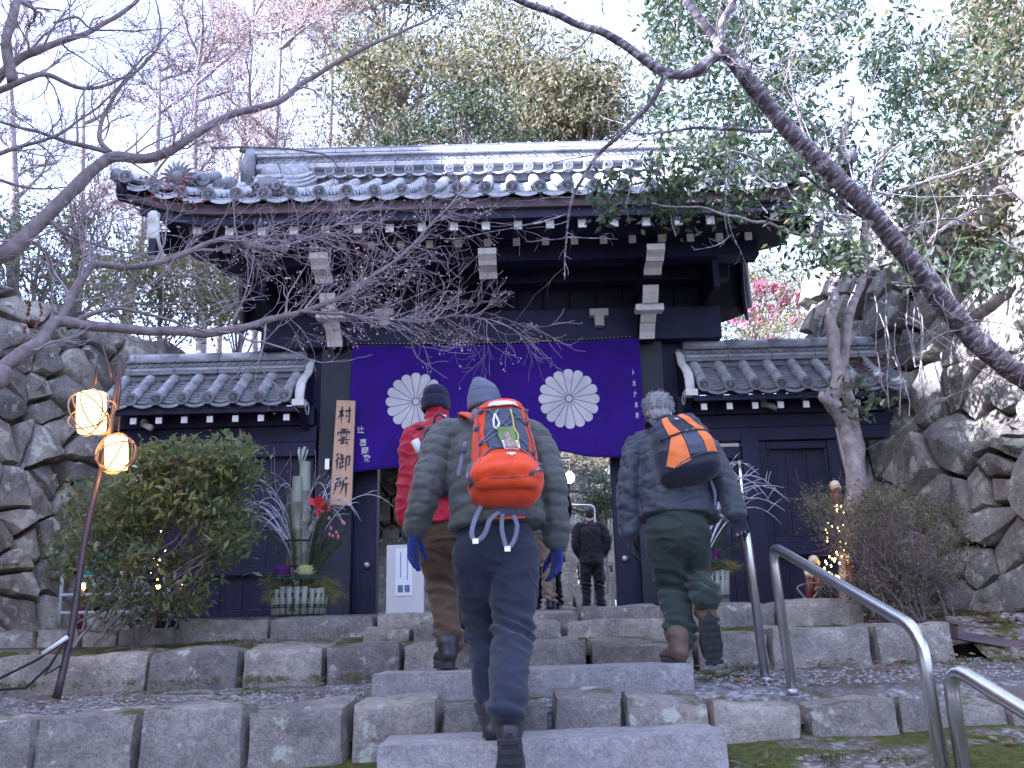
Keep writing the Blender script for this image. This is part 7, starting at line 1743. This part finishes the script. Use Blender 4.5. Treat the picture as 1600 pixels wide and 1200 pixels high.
# ------------------------------------------------------------------ bushes by the wings
M['leaf_az'] = leaf_mat('fresh azalea leaf', (.16, .21, .095), .4, .45)
def bush(label, spots, Y0, Y1, base_pts, lsize, mats, probs, per, crad, seed, stem='bark', nstem=26, twg=2, elong=.36, sr=.011, wig=.03):
    r = random.Random(seed); b0 = P(*base_pts[0]); t = thing('bush', label, 'bush', b0); cl = []
    for (x0, x1, y0, y1, n_) in spots:
        for k in range(n_): cl.append(P(r.uniform(x0, x1), r.uniform(y0, y1), r.uniform(Y0, Y1)))
    mb = MB(); tw = MB(); tips = []
    for k in range(nstem):
        b_ = P(*r.choice(base_pts))+Vector((r.gauss(0, .09), r.gauss(0, .06), -.02)); q = r.choice(cl); m_ = b_.lerp(q, .45)+Vector((r.gauss(0, .07), r.gauss(0, .05), .07)); oo, _ = dense([b_, m_, q], [1]*3, 5)
        oo = [p+noise.noise_vector(p*5+Vector((k, 0, 0)))*wig for p in oo]; n = len(oo); w = sr*r.uniform(.5, 1.25); mb.tube(oo, [w*(1-.72*i/(n-1)) for i in range(n)], 6, caps=False)
        for j in range(3, n): 
            for z in range(twg): grow(tw, oo[j], (oo[j]-oo[j-1]).normalized()+Vector((r.gauss(0, .7), r.gauss(0, .5), r.gauss(.2, .5))), r.uniform(.08, .2), .0035, 1, r, tips, .2, .05, (1, 2), .6, .7)
    mb.build('stems', M[stem], t, True); tag(tw.build('twigs', M['twig'], t), kind='stuff')
    # leaf rosettes: leaves radiate from the tips
    leaves('foliage', crown_pts(cl, per, crad, seed, .7), lsize, [M[m] for m in mats], t, seed, probs, elong, -.1, kind='stuff', nrm_up=.8); return t
bush('green azalea bush with tangled pale stems in front of the left wing', [(215, 385, 700, 745, 62), (190, 380, 735, 810, 62), (120, 260, 755, 850, 34), (90, 200, 790, 900, 22), (300, 390, 800, 870, 20), (150, 330, 850, 965, 34), (340, 400, 690, 760, 14)], 5.95, 6.7,
     [(170, 990, 6.2), (215, 985, 6.3), (130, 985, 6.2), (260, 975, 6.4), (160, 1000, 6.1), (290, 965, 6.4)], .066, ['leaf_az', 'leaf_b', 'leaf_d', 'leaf_c'], [.50, .25, .15, .10], 36, .078, 81, nstem=22, twg=0, sr=.010, wig=.07)
bush('fine twigged brownish bush at the foot of the right rampart below the twin trunks', [(1270, 1400, 770, 850, 46), (1360, 1480, 775, 900, 46), (1300, 1480, 850, 940, 22), (1440, 1520, 800, 900, 12)], 6.1, 6.8,
     [(1400, 965, 6.4), (1430, 965, 6.4), (1460, 965, 6.3), (1380, 960, 6.5)], .026, ['leaf_d', 'leaf_br', 'leaf_b', 'leaf_e'], [.42, .10, .28, .20], 110, .085, 82, stem='bark', nstem=40, twg=2, sr=.007)
bush('small green fern at the foot of the red logs on the right', [(1285, 1310, 905, 930, 8)], 6.75, 6.85, [(1297, 935, 6.8)], .03, ['leaf_b'], [1.0], 20, .035, 83, nstem=5, twg=0)
tag(leaves('grass_tufts', crown_pts([Vector((random.uniform(-4, 3.8), 5.55+random.uniform(-.1, .08), -.24)) for _ in range(120)]+[Vector((random.uniform(.8, 3.6), 4.28+random.uniform(-.3, .06), -.56)) for _ in range(90)]+[Vector((random.uniform(-2.4, 2.8), 6.4, -.03)) for _ in range(50)], 16, .03, 5, .35), .035, [M['leaf_d'], M['leaf_b'], M['leaf_c']], None, 6, [.4, .4, .2], .22, -.8), 'short moss and grass tufts at the foot of the stone courses', 'moss', kind='stuff')
# dead leaves lying on roofs, red sprig on the left corner
mb = MB(); r = random.Random(2)
for k in range(260):
    t_ = r.random()**.7; mb_p = P(r.uniform(1325, 1392), 600-40*t_*r.random()**.5, 8.05+.35*t_); leaf_quad(mb, (mb_p.x, mb_p.y, zb(613, 7.98)+(mb_p.y-7.98)/.44*(zb(577, 8.42)-zb(613, 7.98))+.06), r.uniform(.015, .03), mi=r.choice((0, 0, 1)))
for k in range(120):
    x = r.uniform(-3.6, -1.9); y = r.uniform(8.02, 8.3); leaf_quad(mb, (GX+x, y, zb(613, 7.98)+(y-7.98)/.44*(zb(577, 8.42)-zb(613, 7.98))+.02), r.uniform(.012, .024), mi=r.choice((0, 1)))
tag(mb.build('roof_leaves', [M['leaf_br'], M['leaf_red']]), 'dead leaves lying on the low wing roofs', 'leaves', kind='stuff')
sp_ = thing('red_leaf_sprig', 'sprig with red leaves in front of the left corner of the gate roof', 'twig', P(250, 300, 6.2)); mb = MB(); tips = []
px_branch([(175, 240, 4.25), (220, 262, 5.0), (250, 285, 5.8), (290, 300, 6.2)], .006, .003, mb, 6, .01, 2)
for k in range(9): grow(mb, P(r.uniform(225, 295), r.uniform(270, 310), 6.0), Vector((r.gauss(0, 1), 0, r.gauss(.2, .6))), .22, .003, 1, r, tips)
mb.build('stem', M['twig'], sp_); leaves('red_leaves', crown_pts([P(r.uniform(225, 300), r.uniform(275, 325), 6.0) for _ in range(12)], 8, .05, 9), .035, [M['leaf_red'], M['leaf_br']], sp_, 2, None, .5, .3, kind='stuff')
# dry roots hanging down the right rampart, red creeper on the left one
mb = MB()
for k in range(9):
    x = 1370+r.uniform(-15, 60); y0 = 450+r.uniform(-20, 60); Y0_ = 7.55+r.uniform(-.1, .1); pts = [P(x+math.sin(j*.9+k)*6+j*3, y0+j*r.uniform(18, 26), Y0_-.10*j) for j in range(8)]; mb.tube(pts, .005, 4)
tag(mb.build('hanging_roots', M['bark_light']), 'dry pale roots hanging down the upper right rampart', 'roots', kind='stuff')
cr = []
for k in range(60): t_ = r.random(); cr.append(P(33+8*math.sin(t_*5)+t_*14, 430+t_*110, 6.62))
for k in range(26): t_ = r.random(); cr.append(P(60+5*math.sin(t_*5), 470+t_*50, 6.7))
o = leaves('creeper', cr, .035, [M['leaf_red'], M['leaf_br']], None, 4, None, .7, .2); tag(o, 'thin red creeper climbing the left rampart near the picture edge', 'creeper', kind='stuff')
